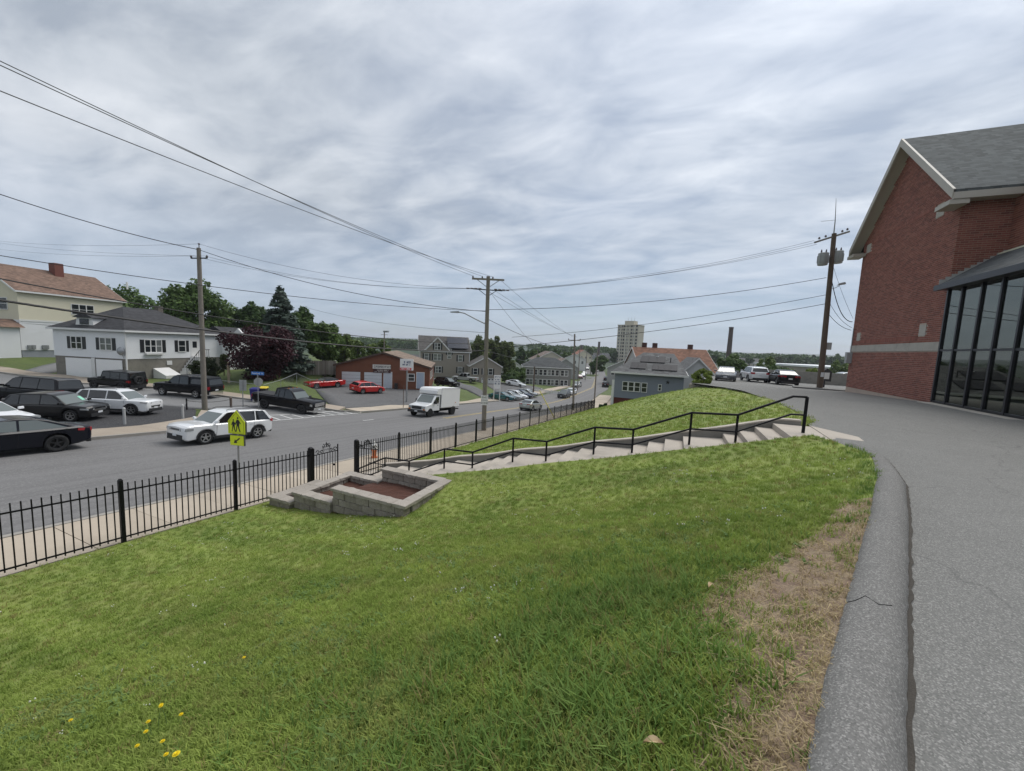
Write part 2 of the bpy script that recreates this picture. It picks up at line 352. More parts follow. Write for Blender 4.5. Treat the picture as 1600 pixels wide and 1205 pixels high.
def strip(name, A, Bp, mat, dz, label=None, parent=None, f=G, step=1.5, kind='structure', zoff=None):
    A = np.array(A, float); Bp = np.array(Bp, float); L = np.concatenate([[0], np.cumsum(np.hypot(*np.diff((A+Bp)/2, axis=0).T))])
    n = max(2, int(L[-1]/step)+1); s = np.linspace(0, L[-1], n)
    a = np.stack([np.interp(s, L, A[:,0]), np.interp(s, L, A[:,1])], -1); b = np.stack([np.interp(s, L, Bp[:,0]), np.interp(s, L, Bp[:,1])], -1)
    wd = np.hypot(*(b-a).T).max(); m = max(2, int(wd/step)+2); t = np.linspace(0, 1, m)[None,:,None]
    P = a[:,None]*(1-t) + b[:,None]*t; Z = f(P[...,0], P[...,1]) + dz
    if dz >= .02 and parent is None:      # turned-down edges
        P = np.pad(P, ((1,1),(1,1),(0,0)), 'edge'); Z = np.pad(Z, 1, 'edge'); Z[0]-=.3; Z[-1]-=.3; Z[1:-1,0]-=.3; Z[1:-1,-1]-=.3
    o = link(name, grid_mesh(name, np.concatenate([P, Z[...,None]], -1), mat), parent)
    return tag(o, label, None, None, kind) if parent is None else o
ys = np.concatenate([np.arange(-60, 60, 3.), np.arange(60, 520, 8.)])
WID = lambda y: np.interp(y, [0, 50, 75, 520], [0, 0, 1.6, 1.6])
strip('road', [(bent(-2.45-WID(y), y), y) for y in ys], [(bent(-15.2+WID(y), y), y) for y in ys], m_road, 0.0, 'wide grey two-lane street running downhill past the lawn fence')
SIDE_F = [(-15.6,13.2),(-17.2,12.2),(-19.8,11.2),(-25.4,8.9),(-36,7.2),(-42.3,4.05),(-55,2.3),(-78,-1.5)]
SIDE_N = [(-14.8,3.6),(-17.2,5.0),(-21,5.0),(-26,3.2),(-32,1.0),(-42,-3),(-55,-5.5),(-78,-9)]
strip('side_street', SIDE_N, SIDE_F, m_side, .02, 'pale side street climbing left in front of the white house')
strip('car_lot', [(-17.4,-30),(-17.4,-10),(-17.5,-2.4),(-18.6,1.5),(-22.5,3.6)], [(-60,-22),(-48,-7.5),(-40,-4.0),(-31,.6),(-23.5,3.9)], m_lot, .03, 'small dark asphalt corner lot where used cars are parked')
strip('garage_lot', [(-18.3,13.0),(-17.4,20),(-17.0,27.5)], [(-32.8,21.5),(-35.5,28.0),(-21.6,33.2)], m_glot, .04, 'grey asphalt yard in front of the brown garage')
strip('hill_driveway', [(-18,44.5),(-24,46),(-33,52),(-41,60)], [(-17.8,48.5),(-23,50.5),(-30,56.5),(-38,64.5)], m_glot, .06, 'sloping asphalt drive climbing to the tan three-storey house')
strip('dealer_lot', [(-18.6,50),(-22,56),(-27,62)], [(-18,76),(-24,80),(-31,74)], m_glot, .05, 'grey asphalt sales lot with parked cars beyond the box van')
strip('house_driveway', [(-52.5,4.4),(-57,8.5)], [(-55.5,3.6),(-60.5,8.8)], m_side, .05, 'short grey driveway left of the white garage doors')
# ---- sidewalks, slab by slab, and kerbs
def slabs(name, label, runs, mat):
    root = E_(name, (0,0,0)); tag(root, label, None, None, 'structure')
    for (A, Bp, n) in runs:
        for i in range(n):
            q = []
            for (u, w) in ((i/n, 0), (i/n, 1), ((i+1)/n, 1), ((i+1)/n, 0)):
                a = (lerp(A[0][0], A[1][0], u), lerp(A[0][1], A[1][1], u)); b = (lerp(Bp[0][0], Bp[1][0], u), lerp(Bp[0][1], Bp[1][1], u))
                q.append((lerp(a[0], b[0], w), lerp(a[1], b[1], w)))
            c = (sum(p[0] for p in q)/4, sum(p[1] for p in q)/4); L = math.hypot(q[3][0]-q[0][0], q[3][1]-q[0][1]); k = 1-.012/max(.3, L)
            j = rnd.uniform(-.006, .006); top = []
            for p in q:
                x, y = c[0]+(p[0]-c[0])*k, c[1]+(p[1]-c[1])*k; top.append((x, y, g1(x, y)+.13+j))
            B().hexa([(x, y, z-.2) for x, y, z in top], top).obj('slab', mat, root)
    return root
slabs('near_sidewalk', 'pale concrete sidewalk along the black picket fence', [(((-2.3,-16.0),(-2.3,53)), ((-.06,-16.0),(-.06,53)), 46)], m_walk)
slabs('lower_sidewalk', 'pale concrete pavement beyond the end of the fence', [(((-2.9,53),(-4.0,75)), ((.4,53),(-1.2,75)), 12)], m_walk)
strip('house_forecourt', [(-.3,49.5),(-.3,58),(-.8,70)], [(4.8,37),(5.0,50),(4.5,70)], m_walk2, .05, 'concrete forecourt beside the blue-grey house')
slabs('corner_sidewalk', 'tan concrete sidewalk in front of the used car lot', [(((-14.45,-30),(-14.45,-2)), ((-17.35,-30),(-17.35,-2)), 18), (((-14.45,-2),(-14.7,2.6)), ((-17.35,-2),(-18.5,1.6)), 3), (((-14.7,2.6),(-18.0,4.9)), ((-18.5,1.6),(-21.5,3.4)), 3)], m_walk2)
slabs('garage_sidewalk', 'pale concrete sidewalk between the street and the garage yard', [(((-15.5,13.4),(-15.45,29)), ((-17.6,13.6),(-17.1,29)), 10), (((-15.45,29),(-15.4,60)), ((-17.1,29),(-17.6,60)), 20), (((-15.4,60),(-15.0,92)), ((-17.6,60),(-17.6,92)), 16)], m_walk)
slabs('house_sidewalk', 'pale concrete sidewalk in front of the white house and its lawn', [(((-17.3,12.5),(-25.4,9.2)), ((-18.2,14.2),(-26.0,10.8)), 6), (((-25.4,9.2),(-36,7.5)), ((-26.0,10.8),(-36.4,9.1)), 7), (((-36,7.5),(-42.3,4.35)), ((-36.4,9.1),(-43.2,6.6)), 5), (((-42.3,4.35),(-55,2.6)), ((-43.2,6.6),(-55.3,4.3)), 9), (((-55,2.6),(-78,-1.2)), ((-55.3,4.3),(-78,.8)), 14)], m_walk2)
def kerb(name, label, pts, wdt=.16, mat=None):
    bm = B(); P = []
    for (x, y) in pts: P.append((x, y, g1(x, y)))
    for i in range(len(P)-1):
        p, q = Vector(P[i]), Vector(P[i+1]); d = (q-p).normalized(); nrm = Vector((-d.y, d.x, 0)).normalized()*wdt/2
        bm.hexa([p-nrm-Vector((0,0,.15)), q-nrm-Vector((0,0,.15)), q+nrm-Vector((0,0,.15)), p+nrm-Vector((0,0,.15))], [p-nrm+Vector((0,0,.142)), q-nrm+Vector((0,0,.142)), q+nrm+Vector((0,0,.142)), p+nrm+Vector((0,0,.142))])
    tag(bm.obj(name, mat or m_kerbst), label, None, None, 'structure')
kerb('near_kerb', 'granite kerb of the near sidewalk', [(-2.38, y) for y in np.arange(-16, 53.5, 3)])
kerb('lot_kerb', 'granite kerb round the used car lot corner', [(-14.37, y) for y in np.arange(-30, -1, 4)]+[(-14.4,-1),(-14.6,2.6),(-15.2,3.9),(-16.4,4.8),(-18.0,5.0)])
kerb('garage_kerb', 'granite kerb before the garage yard', [(-17.25,12.4),(-16.2,12.9),(-15.55,13.6),(-15.42,16)]+[(-15.4, y) for y in np.arange(19, 92, 3.5)])
kerb('house_kerb', 'granite kerb along the side street by the white house', [(-17.2,12.4),(-19.8,11.3),(-25.4,9.1),(-36,7.4),(-42.3,4.25),(-55,2.5),(-78,-1.3)])
# ---- road paint
def paint(name, label, A, Bp, mat, dz=.012, step=1.0, kind='structure', parent=None): return strip(name, A, Bp, mat, dz, label, parent, step=step)
paint('yellow_line', 'worn yellow centre line of the street', [(bent(-8.30, y), y) for y in np.arange(17, 200, 4)], [(bent(-8.42, y), y) for y in np.arange(17, 200, 4)], m_yellow)
paint('yellow_line', 'second worn yellow centre line beside the first', [(bent(-8.62, y), y) for y in np.arange(17, 200, 4)], [(bent(-8.74, y), y) for y in np.arange(17, 200, 4)], m_yellow)
paint('white_dash', 'short white painted dash on the street before the crosswalk', [(-11.6,9.8),(-11.6,11.0)], [(-11.75,9.8),(-11.75,11.0)], m_white)
cw = E_('crosswalk', (0,0,0)); tag(cw, 'white ladder crosswalk painted across the mouth of the side street', None, None, 'structure')
for (a, b) in ((( -15.15,4.3),(-15.35,13.4)), ((-17.6,5.3),(-17.6,12.2))):
    d = Vector((b[0]-a[0], b[1]-a[1])).normalized(); nn = Vector((-d.y, d.x))*.09
    paint('edge_line', None, [(a[0]-nn.x, a[1]-nn.y), (b[0]-nn.x, b[1]-nn.y)], [(a[0]+nn.x, a[1]+nn.y), (b[0]+nn.x, b[1]+nn.y)], m_white, .032, parent=cw)
for k in range(8):
    y = 5.2+k*1.0
    paint('rung', None, [(-15.35, y), (-17.45, y+.55)], [(-15.35, y+.17), (-17.45, y+.72)], m_white, .032, parent=cw)
# ------------------------------------------------------------------ lawn, berm, driveway
XE = [(-30,10.0),(-26,10.1),(-18,10.4),(-16,10.8),(-14.2,11.3),(-13,11.75),(-12.33,12.02),(-11.79,12.23),(-10.82,12.64),(-9.07,13.38),(-7.29,14.1),(-5.68,14.58),(-5.04,14.63),(-4.2,14.5),(-3.5,14.35)]
XF = [(-1.36,14.75),(0,15.4),(3.3,15.5),(6.5,15.4),(10.4,15.0),(13,14.2),(16,13.0),(20,11.33),(25,8.5),(30,5.5),(40,1.6),(47,.2)]
ZF = [(-1.36,-.16),(0,-.19),(6.5,-.24),(13,-.42),(16,-.68),(20,-1.5),(25,-2.83),(30,-4.38),(40,-6.5),(47,-7.6)]
def lawn_z(x, y):
    if y < -2.4:
        xe = np.interp(y, [p[0] for p in XE], [p[1] for p in XE]); u = np.clip(x/xe, 0, 1)
        e = np.interp(y, [-9, -6.2, -4.2, -3.5], [1.55, 1.7, 1.25, 1.06]); ze = np.interp(y, [-6, -3.5], [.05, -.08])
    else:
        xe = np.interp(y, [p[0] for p in XF], [p[1] for p in XF]); u = np.clip(x/xe, 0, 1)
        e = np.interp(y, [-1.4, 8, 30], [1.02, .98, 1.0]); ze = np.interp(y, [p[0] for p in ZF], [p[1] for p in ZF])
    zf = zfence(y)-.02
    if .42 < x < 5.15 and -6.1 < y < -4.1: return min(zf+(ze-zf)*u**e, -3.45)
    return zf + (ze-zf)*u**e + .018*np.sin(x*1.7+y*.9)*np.sin(y*1.3-x*.4)*(u*(1-u)*4)
def lawn(name, label, ys_, tab, ncol, skirt=False):
    rows = []
    for y in ys_:
        xe = np.interp(y, [p[0] for p in tab], [p[1] for p in tab]); xs = np.linspace(.04, xe, ncol)
        r = [(x, y, float(lawn_z(x, y))) for x in xs]
        if skirt: r.append((xe+.03, y+.03, float(min(zr(y)-.8, r[-1][2]-.5))))
        rows.append(r)
    return tag(link(name, grid_mesh(name, np.array(rows), m_turf)), label, None, None, 'structure')
lawn_near = lawn('near_lawn', 'sloping green lawn in the foreground running down to the fence', np.concatenate([np.arange(-26, -15, 1.0), np.arange(-15, -3.55, .22), [-3.52]]), XE, 64)
lawn_far = lawn('far_lawn', 'green bank of lawn beyond the concrete steps', np.concatenate([[-1.34], np.arange(-1.1, 47.1, .5)]), XF, 44, True)
def berm():
    pts = [(x, y) for (y, x) in XE if y < -4]; s = np.concatenate([np.arange(-26, -13.5, .4), np.arange(-13.5, -4.55, .07)])
    path = [(float(np.interp(y, [p[0] for p in XE], [p[1] for p in XE])), y) for y in s]
    path += [(14.66, -4.62), (14.58, -4.3)]
    prof = [(-.05,-.16),(-.025,.07),(.015,.105),(.06,.125),(.12,.13),(.18,.118),(.225,.085),(.255,.035),(.272,-.10)]
    rows = []
    for i, (x, y) in enumerate(path):
        a = path[max(0, i-1)]; b = path[min(len(path)-1, i+1)]; d = Vector((b[0]-a[0], b[1]-a[1])).normalized(); nx, ny = d.y, -d.x
        k = 1.0 if y < -4.7 else max(.2, .2+.8*(-4.3-y)/.4); base = float(zd(y))
        oj = rnd.uniform(-.004,.004); rows.append([(x+nx*(o+oj), y+ny*(o+oj), base+h*k + rnd.uniform(-.004,.004)+.004*math.sin(i*.31+j)) for j, (o, h) in enumerate(prof)])
    tag(link('asphalt_berm', grid_mesh('asphalt_berm', np.array(rows), m_berm)), 'rounded grey asphalt kerb between the lawn and the driveway', None, None, 'structure')
    gut = [[(x_, y_, float(zd(y_))+.015) for (x_, y_) in ((r[7][0]-.01, r[7][1]+.005), (r[7][0]+w_*.92, r[7][1]-w_*.38))] for i, r in enumerate(rows[:-2]) for w_ in (.026+rnd.uniform(-.007,.007),)]
    tag(link('gutter_dirt', grid_mesh('gutter_dirt', np.array(gut), M('gutter_soil', (.075,.066,.055), .95, .4, 14., bump=.8, fine=.5, kind='pos'))), 'dark strip of dirt gathered along the foot of the asphalt kerb', None, None, 'structure')
    # the open joint across it
    i = min(range(len(path)), key=lambda k: abs(path[k][1]+10.95))
    B().tube([tuple(Vector(rows[i+k_][j_])+Vector((0,0,.001))) for k_, j_ in ((0,1),(0,2),(1,3),(0,4),(1,5))], .0032, 5).obj('joint_gap', M('joint_black', (.012,.012,.012), .9), bpy.data.objects['asphalt_berm'])
berm()
def drive():
    rows = []
    for y in np.concatenate([np.arange(-26, 20, .6), np.arange(20, 47, 1.5)]):
        if y < -3.5: xe = np.interp(y, [p[0] for p in XE], [p[1] for p in XE])+.12
        elif y < -1.34: xe = 14.9
        elif y < 17: xe = np.interp(y, [p[0] for p in XF], [p[1] for p in XF])-.06
        else: xe = np.interp(y, [17, 19, 26, 47], [12.5, 13.6, 14.2, 15.0])
        xs = np.concatenate([np.linspace(xe, 22, 22), np.linspace(24, 50, 10)])
        rows.append([(x, y, float(zd(y)) + .012*math.sin(x*.9)*math.sin(y*.7)) for x in xs])
    tag(link('driveway', grid_mesh('driveway', np.array(rows), m_drive)), 'weathered grey asphalt driveway between the lawn and the brick building', None, None, 'structure')
drive()
def lawn_pt(px, py):      # line of sight to the near lawn
    d = ray(px, py); k = .5
    while k < 60:
        p = CAMP + d*k
        if p[2] < lawn_z(p[0], p[1]): break
        k += .02
    return p
# bare, dried-out patch along the berm
DRY = [lawn_pt(*p) for p in [(1110,1215),(1152,1100),(1130,1010),(1085,962),(1140,905),(1205,885),(1262,850),(1300,832),(1345,760),(1358,710)]]
def dry_mask(x, y):
    """1 inside the dried strip beside the kerb, 0 on green lawn"""
    ym = [p[1] for p in DRY]; xm = [p[0] for p in DRY]
    o = np.argsort(ym); left = np.interp(y, np.array(ym)[o], np.array(xm)[o], left=xm[0], right=20)
    wob = .09*np.sin(x*9+y*5)+.07*np.sin(y*17-x*6)
    d = (x-left)+wob
    m = np.clip(d/.22+.5, 0, 1)*(y > -14)
    xe = np.interp(y, [p[0] for p in XE], [p[1] for p in XE]); thin = np.clip(1-(xe-x)/.28, 0, 1)*(y > -9.6)*(y < -4.6)*.85
    return np.maximum(m*(y < -8.6), thin)
def soil():
    t = NT('dry_soil'); v = t.vec('pos'); n = t.noise(v, 5, 7, .65, .4); f = t.noise(v, 60, 4, .7)
    col = t.mix(t.mapr(n, .35, .62, 0, 1), (.25,.165,.120), (.40,.315,.20)); col = t.mix(t.mapr(f, .35, .65, .65, 0), col, (.12,.088,.065))
    t.col(col); t.b.inputs['Roughness'].default_value = .95; t.bump(t.math('ADD', f, n), .9, .02)
    rows = []
    for y in np.arange(-14.0, -8.3, .09):
        xe = float(np.interp(y, [p[0] for p in XE], [p[1] for p in XE]))
        o = np.argsort([p[1] for p in DRY]); lf = float(np.interp(y, np.array([p[1] for p in DRY])[o], np.array([p[0] for p in DRY])[o]))-.10
        lf = min(lf, xe-.12)
        rows.append([(x, y, float(lawn_z(x, y))+.008) for x in np.linspace(lf, xe+.015, 14)])
    return tag(link('dry_patch', grid_mesh('dry_patch', np.array(rows), t.m)), 'bare brown patch of dead lawn beside the asphalt kerb', None, None, 'structure')
soil_o = soil()
# ---- grass blades
def clump(name, n, h, spread, lean, mat, seed, w=.0042, flat=False):
    r = random.Random(seed); b = B()
    for _ in range(n):
        a = r.uniform(0, 6.283); rr = spread*math.sqrt(r.random()); x, y = rr*math.cos(a), rr*math.sin(a)
        hh = h*r.uniform(.55, 1.15); la = r.uniform(0, 6.283); ln = lean*r.uniform(.3, 1.3)*hh; dx, dy = math.cos(la), math.sin(la)
        fx, fy = -dy*w*r.uniform(.8, 1.3), dx*w
        p1 = (x+dx*ln*.25, y+dy*ln*.25, hh*.5); p2 = (x+dx*ln, y+dy*ln, hh*(.92 if not flat else .6))
        b.add([(x-fx,y-fy,-.01),(x+fx,y+fy,-.01),(p1[0]+fx*.85,p1[1]+fy*.85,p1[2]),(p1[0]-fx*.85,p1[1]-fy*.85,p1[2]),p2], [(0,1,2,3),(3,2,4)])
    me = bpy.data.meshes.new(name); me.from_pydata(b.v, [], b.f); me.materials.append(mat); return bpy.data.objects.new(name, me)
def scatter(base, name, label, attr, clumps, smin, smax, seed):
    me = base.data.copy(); me.materials.clear(); o = link(name, me); tag(o, label, None, None, 'stuff')
    at_ = me.attributes.new('dens', 'FLOAT', 'POINT'); at_.data.foreach_set('value', np.asarray(attr, np.float32))
    c = bpy.data.collections.new(name+'_clumps')
    for k in clumps: c.objects.link(k)
    ng = bpy.data.node_groups.new(name, 'GeometryNodeTree'); ng.interface.new_socket('Geometry', in_out='INPUT', socket_type='NodeSocketGeometry'); ng.interface.new_socket('Geometry', in_out='OUTPUT', socket_type='NodeSocketGeometry')
    N, L = ng.nodes, ng.links; gi = N.new('NodeGroupInput'); go = N.new('NodeGroupOutput')
    dp = N.new('GeometryNodeDistributePointsOnFaces'); na = N.new('GeometryNodeInputNamedAttribute'); na.data_type = 'FLOAT'; na.inputs[0].default_value = 'dens'
    L.new(gi.outputs[0], dp.inputs['Mesh']); L.new(na.outputs[0], dp.inputs['Density']); dp.inputs['Seed'].default_value = seed
    ci = N.new('GeometryNodeCollectionInfo'); ci.inputs['Collection'].default_value = c; ci.inputs['Separate Children'].default_value = True; ci.inputs['Reset Children'].default_value = True
    ip = N.new('GeometryNodeInstanceOnPoints'); ip.inputs['Pick Instance'].default_value = True
    rv = N.new('FunctionNodeRandomValue'); rv.data_type = 'FLOAT_VECTOR'; rv.inputs[0].default_value = (-.16,-.16,0); rv.inputs[1].default_value = (.16,.16,6.283)
    rs = N.new('FunctionNodeRandomValue'); rs.data_type = 'FLOAT'; rs.inputs[2].default_value = smin; rs.inputs[3].default_value = smax
    ri = N.new('FunctionNodeRandomValue'); ri.data_type = 'INT'; ri.inputs[4].default_value = 0; ri.inputs[5].default_value = len(clumps)-1
    L.new(dp.outputs['Points'], ip.inputs['Points']); L.new(ci.outputs[0], ip.inputs['Instance']); L.new(rv.outputs[0], ip.inputs['Rotation'])
    L.new(rs.outputs[1], ip.inputs['Scale']); L.new(ri.outputs[2], ip.inputs['Instance Index']); L.new(ip.outputs[0], go.inputs[0])
    m = o.modifiers.new('scatter', 'NODES'); m.node_group = ng; return o
def verts(o):
    v = np.empty(len(o.data.vertices)*3, np.float32); o.data.vertices.foreach_get('co', v); return v.reshape(-1, 3)
V = verts(lawn_near); dist = np.hypot(V[:,0]-CAMP[0], V[:,1]-CAMP[1]); dm = np.array([dry_mask(x, y) for x, y, z in V])
vis = (V[:,1] > -15.2).astype(float)
pl_ = np.array([1.0 if (.1 < x < 5.5 and -6.4 < y < -3.9) else 0.0 for x, y, z in V])
dens = np.clip(7200/(dist+.9)**1.75, 60, 1250)*(1-dm*.985)*vis*(1-pl_)
short = [clump('grass_clump', 16, .046, .060, .75, m_blade, s, .0033) for s in (1,2,3,4)]
scatter(lawn_near, 'lawn_grass', 'short mown green grass covering the foreground lawn', dens, short, .8, 1.35, 3)
# lush taller tufts near the bare patch and in the middle foreground
tf = np.exp(-((V[:,0]-11.2)/.75)**2)*np.exp(-((V[:,1]+11.3)/1.3)**2)+.5*np.exp(-((V[:,0]-10.2)/.9)**2-((V[:,1]+12.3)/.9)**2)
nz = .5+.5*np.sin(V[:,0]*5.1+1)*np.sin(V[:,1]*4.3+V[:,0]*2)
m_tuft = grassmat('tuft_blade', (.105,.200,.040), (.160,.265,.060), (.190,.250,.074), blades=True)
tall = [clump('tuft_clump', 12, .115, .06, .95, m_tuft, s, .0045) for s in (11,12,13)]
scatter(lawn_near, 'tall_grass', 'taller dark green grass tufts beside the bare patch', np.clip(tf*nz*520, 0, 430)*(1-dm)*vis, tall, .7, 1.25, 5)
m_weed = grassmat('clover_leaf', (.13,.23,.07), (.18,.28,.09), (.19,.26,.10), blades=True)
weeds = [clump('weed_clump', 7, .05, .05, 1.6, m_weed, s, .011, True) for s in (21,22,23)]
scatter(lawn_near, 'lawn_weeds', 'broad-leaved clover and weeds mixed into the foreground lawn', np.clip((np.sin(V[:,0]*2.1+3)*np.sin(V[:,1]*2.7+1)+.15)*120, 0, 90)*(1-dm)*vis*(dist < 6)*(1-pl_), weeds, .6, 1.2, 8)
edge = np.array([max(0., 1-abs(np.interp(y, [p[0] for p in XE], [p[1] for p in XE])-.05-x)/.12) if y > -13.5 else 0. for x, y, z in V])
scatter(lawn_near, 'kerb_tufts', 'ragged grass hanging over the edge of the asphalt kerb', edge*np.where(V[:,1] > -9.4, 330, 60)*(.4+.6*(np.sin(V[:,1]*5.3)*np.sin(V[:,1]*2.1+1) > -.2)), tall, .45, .85, 21)
m_clov = M('clover_white', (.62,.62,.55), .8)
def clover_head():
    b = B()
    for k in range(3):
        a = k*2.1; b.lathe([(0,.045),(.006,.047),(.008,.053),(.005,.060),(0,.062)], 6, 'z', (.03*math.cos(a)*k, .03*math.sin(a)*k, -.008*k))
    me = b.mesh('clover_head'); me.materials.append(m_clov); return bpy.data.objects.new('clover_head', me)
scatter(lawn_near, 'clover_flowers', 'tiny white clover heads dotted through the foreground lawn', np.clip(np.sin(V[:,0]*1.3+2)*np.sin(V[:,1]*1.7+.4)*6+.4, 0, 5)*(1-dm)*vis*(1-pl_)*(dist > 2.6), [clover_head()], .6, 1.2, 23)
m_straw = grassmat('dead_straw', (.42,.325,.195), (.55,.44,.27), (.34,.245,.155), blades=True)
straw = [clump('straw_clump', 9, .045, .07, 2.2, m_straw, s, .0026, True) for s in (31,32,33)]
VS = verts(soil_o); ds_ = np.hypot(VS[:,0]-CAMP[0], VS[:,1]-CAMP[1]); ms_ = np.array([dry_mask(x, y) for x, y, z in VS])
scatter(soil_o, 'dead_grass', 'dead straw-coloured grass lying on the bare patch', np.clip(900/(ds_+.4), 150, 620)*(.12+ms_*(.35+.65*(np.sin(VS[:,0]*8+VS[:,1]*3)*np.sin(VS[:,1]*7) > -.35))), straw, .6, 1.3, 9)
scatter(soil_o, 'surviving_grass', 'thin green grass still growing through the bare patch', np.clip((np.sin(VS[:,0]*4.1+2)*np.sin(VS[:,1]*3.3+.5)-.45)*420, 0, 200), short, .6, 1.0, 12)
VF = verts(lawn_far); df = np.hypot(VF[:,0]-CAMP[0], VF[:,1]-CAMP[1])
scatter(lawn_far, 'bank_grass', 'short green grass on the bank beyond the steps', np.clip(9000/(df+1)**2, 8, 80)*(VF[:,2] > zr(VF[:,1])-.2), [clump('bank_clump', 11, .075, .09, .8, m_blade, s, .007) for s in (41,42)], .9, 1.5, 15)
# ------------------------------------------------------------------ concrete steps
m_black = M('black_paint_metal', (.005,.005,.007), .5, .15, 5., spec=.22)
m_galv = M('galvanised_steel', (.33,.34,.35), .5, .2, 4., metal=.7)
SY0, SY1, RISE = -3.52, -1.56, .145
FL = [(14.0,12.86),(11.8,10.44),(9.3,7.90),(6.7,5.32),(4.12,2.74),(1.5,.56)]
stairs = E_('concrete_steps', (0,0,0), 0, 'long flight of pale concrete steps with landings down to the gate', 'steps')
z = -.18; prevx = 15.0; nose = [(15.0, z)]
B().hexa([(14.0,SY0,z-.5),(15.0,SY0,z-.5),(15.0,SY1,z-.5),(14.0,SY1,z-.5)], [(14.0,SY0,z),(15.0,SY0,z+.01),(15.0,SY1,z+.01),(14.0,SY1,z)]).obj('landing', m_stair, stairs, bevel=.012)
for i, (xa, xb) in enumerate(FL):
    nr = 4 if i < 5 else 3; dx = (xa-xb)/(nr-1); nose.append((xa, z))
    for k in range(1, nr):
        top = z-RISE*k; x1 = xa-(k-1)*dx; x0 = x1-dx-.03
        B().box(x0, x1, SY0+rnd.uniform(-.02,.02), SY1, top-.45, top).obj('step', m_stair, stairs, bevel=.012)
    z -= RISE*nr; nose.append((xb, z)); nx = FL[i+1][0] if i < 5 else -.05; z2 = z-(.07 if i < 5 else .0)
    B().hexa([(nx,SY0,z2-.4),(xb,SY0,z-.4),(xb,SY1,z-.4),(nx,SY1,z2-.4)], [(nx,SY0,z2),(xb,SY0,z),(xb,SY1,z),(nx,SY1,z2)]).obj('landing', m_stair, stairs, bevel=.012)
    z = z2; nose.append((nx, z))
nose.sort()
def nose_z(x): return float(np.interp(x, [p[0] for p in nose], [p[1] for p in nose]))
xs = np.arange(.4, 14.9, .25); top = [np.mean([nose_z(x+o) for o in (-.9,-.6,-.3,0,.3,.6,.9)])+.21 for x in xs]
top[-1] -= .06; top[-2] -= .03
cb = B()
for i in range(len(xs)-1):
    a, b = xs[i], xs[i+1]
    cb.hexa([(a,-1.55,top[i]-1.1),(b,-1.55,top[i+1]-1.1),(b,-1.36,top[i+1]-1.1),(a,-1.36,top[i]-1.1)], [(a,-1.55,top[i]-.02),(b,-1.55,top[i+1]-.02),(b,-1.36,top[i+1]-.02),(a,-1.36,top[i]-.02)])
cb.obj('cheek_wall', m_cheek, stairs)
cc = B()
for i in range(len(xs)-1):
    a, b = xs[i], xs[i+1]
    cc.hexa([(a,-1.56,top[i]-.018),(b,-1.56,top[i+1]-.018),(b,-1.34,top[i+1]-.018),(a,-1.34,top[i]-.018)], [(a,-1.56,top[i]+.02),(b,-1.56,top[i+1]+.02),(b,-1.34,top[i+1]+.02),(a,-1.34,top[i]+.02)])
cc.obj('coping', m_stair, stairs)
B().prism([(14.75,-3.5),(15.35,-3.6),(15.5,-2.6),(14.85,-1.5)], (-.30,-.155)).obj('top_slab', m_stair, stairs)
# handrail
RY = -2.72
RP = [(14.40,.70),(14.12,.69),(13.0,.11),(11.93,.05),(10.48,-.59),(9.40,-.66),(7.94,-1.29),(6.82,-1.34),(5.35,-2.02),(4.23,-2.07),(2.72,-2.75),(1.60,-2.80),(.30,-3.44)]
hr = E_('handrail', (14.4, RY, -.18), 0, 'black pipe handrail stepping down the concrete stairs', 'handrail')
def hl(x, z_): return (x-14.4, 0, z_+.18)
B().tube([hl(*p) for p in RP], .030, 10).obj('top_rail', m_black, hr, True)
B().tube([hl(x, z_-.44) for x, z_ in RP], .025, 8).obj('middle_rail', m_black, hr, True)
for i in (0,2,3,4,5,6,7,8,9,10,11,12):
    x, z_ = RP[i]; B().tube([hl(x, nose_z(x)-.06), hl(x, z_)], .030 if i else .036, 10).obj('post', m_black, hr, True)
# ------------------------------------------------------------------ block planter
m_block = concrete('planter_block', (.29,.255,.215), 3.0, .4, .55, kind='pos', orand=.16, agg=.25)
m_cap = concrete('planter_cap', (.36,.32,.275), 3.0, .35, .45, kind='pos', orand=.10, agg=.2)
m_mulch = M('red_mulch', (.11,.042,.026), .95, .4, 9., bump=1.0, fine=.7, kind='pos')
plant = E_('block_planter', (0,0,0), 0, 'stepped planter of grey split-face blocks with red mulch beside the gate', 'planter')
def blockmesh(L, H, D, seed, cap=False):
    r = random.Random(seed); bm = bmesh.new(); bmesh.ops.create_cube(bm, size=1)
    for v in bm.verts: v.co.x *= L; v.co.y *= D; v.co.z *= H
    bmesh.ops.subdivide_edges(bm, edges=[e for e in bm.edges if abs((e.verts[0].co-e.verts[1].co).x) > .1], cuts=3, use_grid_fill=True)
    for v in bm.verts:
        if not cap or abs(v.co.z) < H: v.co.y += r.uniform(-.012,.012)
        v.co.z += r.uniform(-.003,.003)
    bmesh.ops.bevel(bm, geom=[e for e in bm.edges if e.calc_face_angle(0) > .7], offset=.008, segments=1, affect='EDGES')
    me = bpy.data.meshes.new('block'); bm.to_mesh(me); bm.free(); return me
BLK = {}
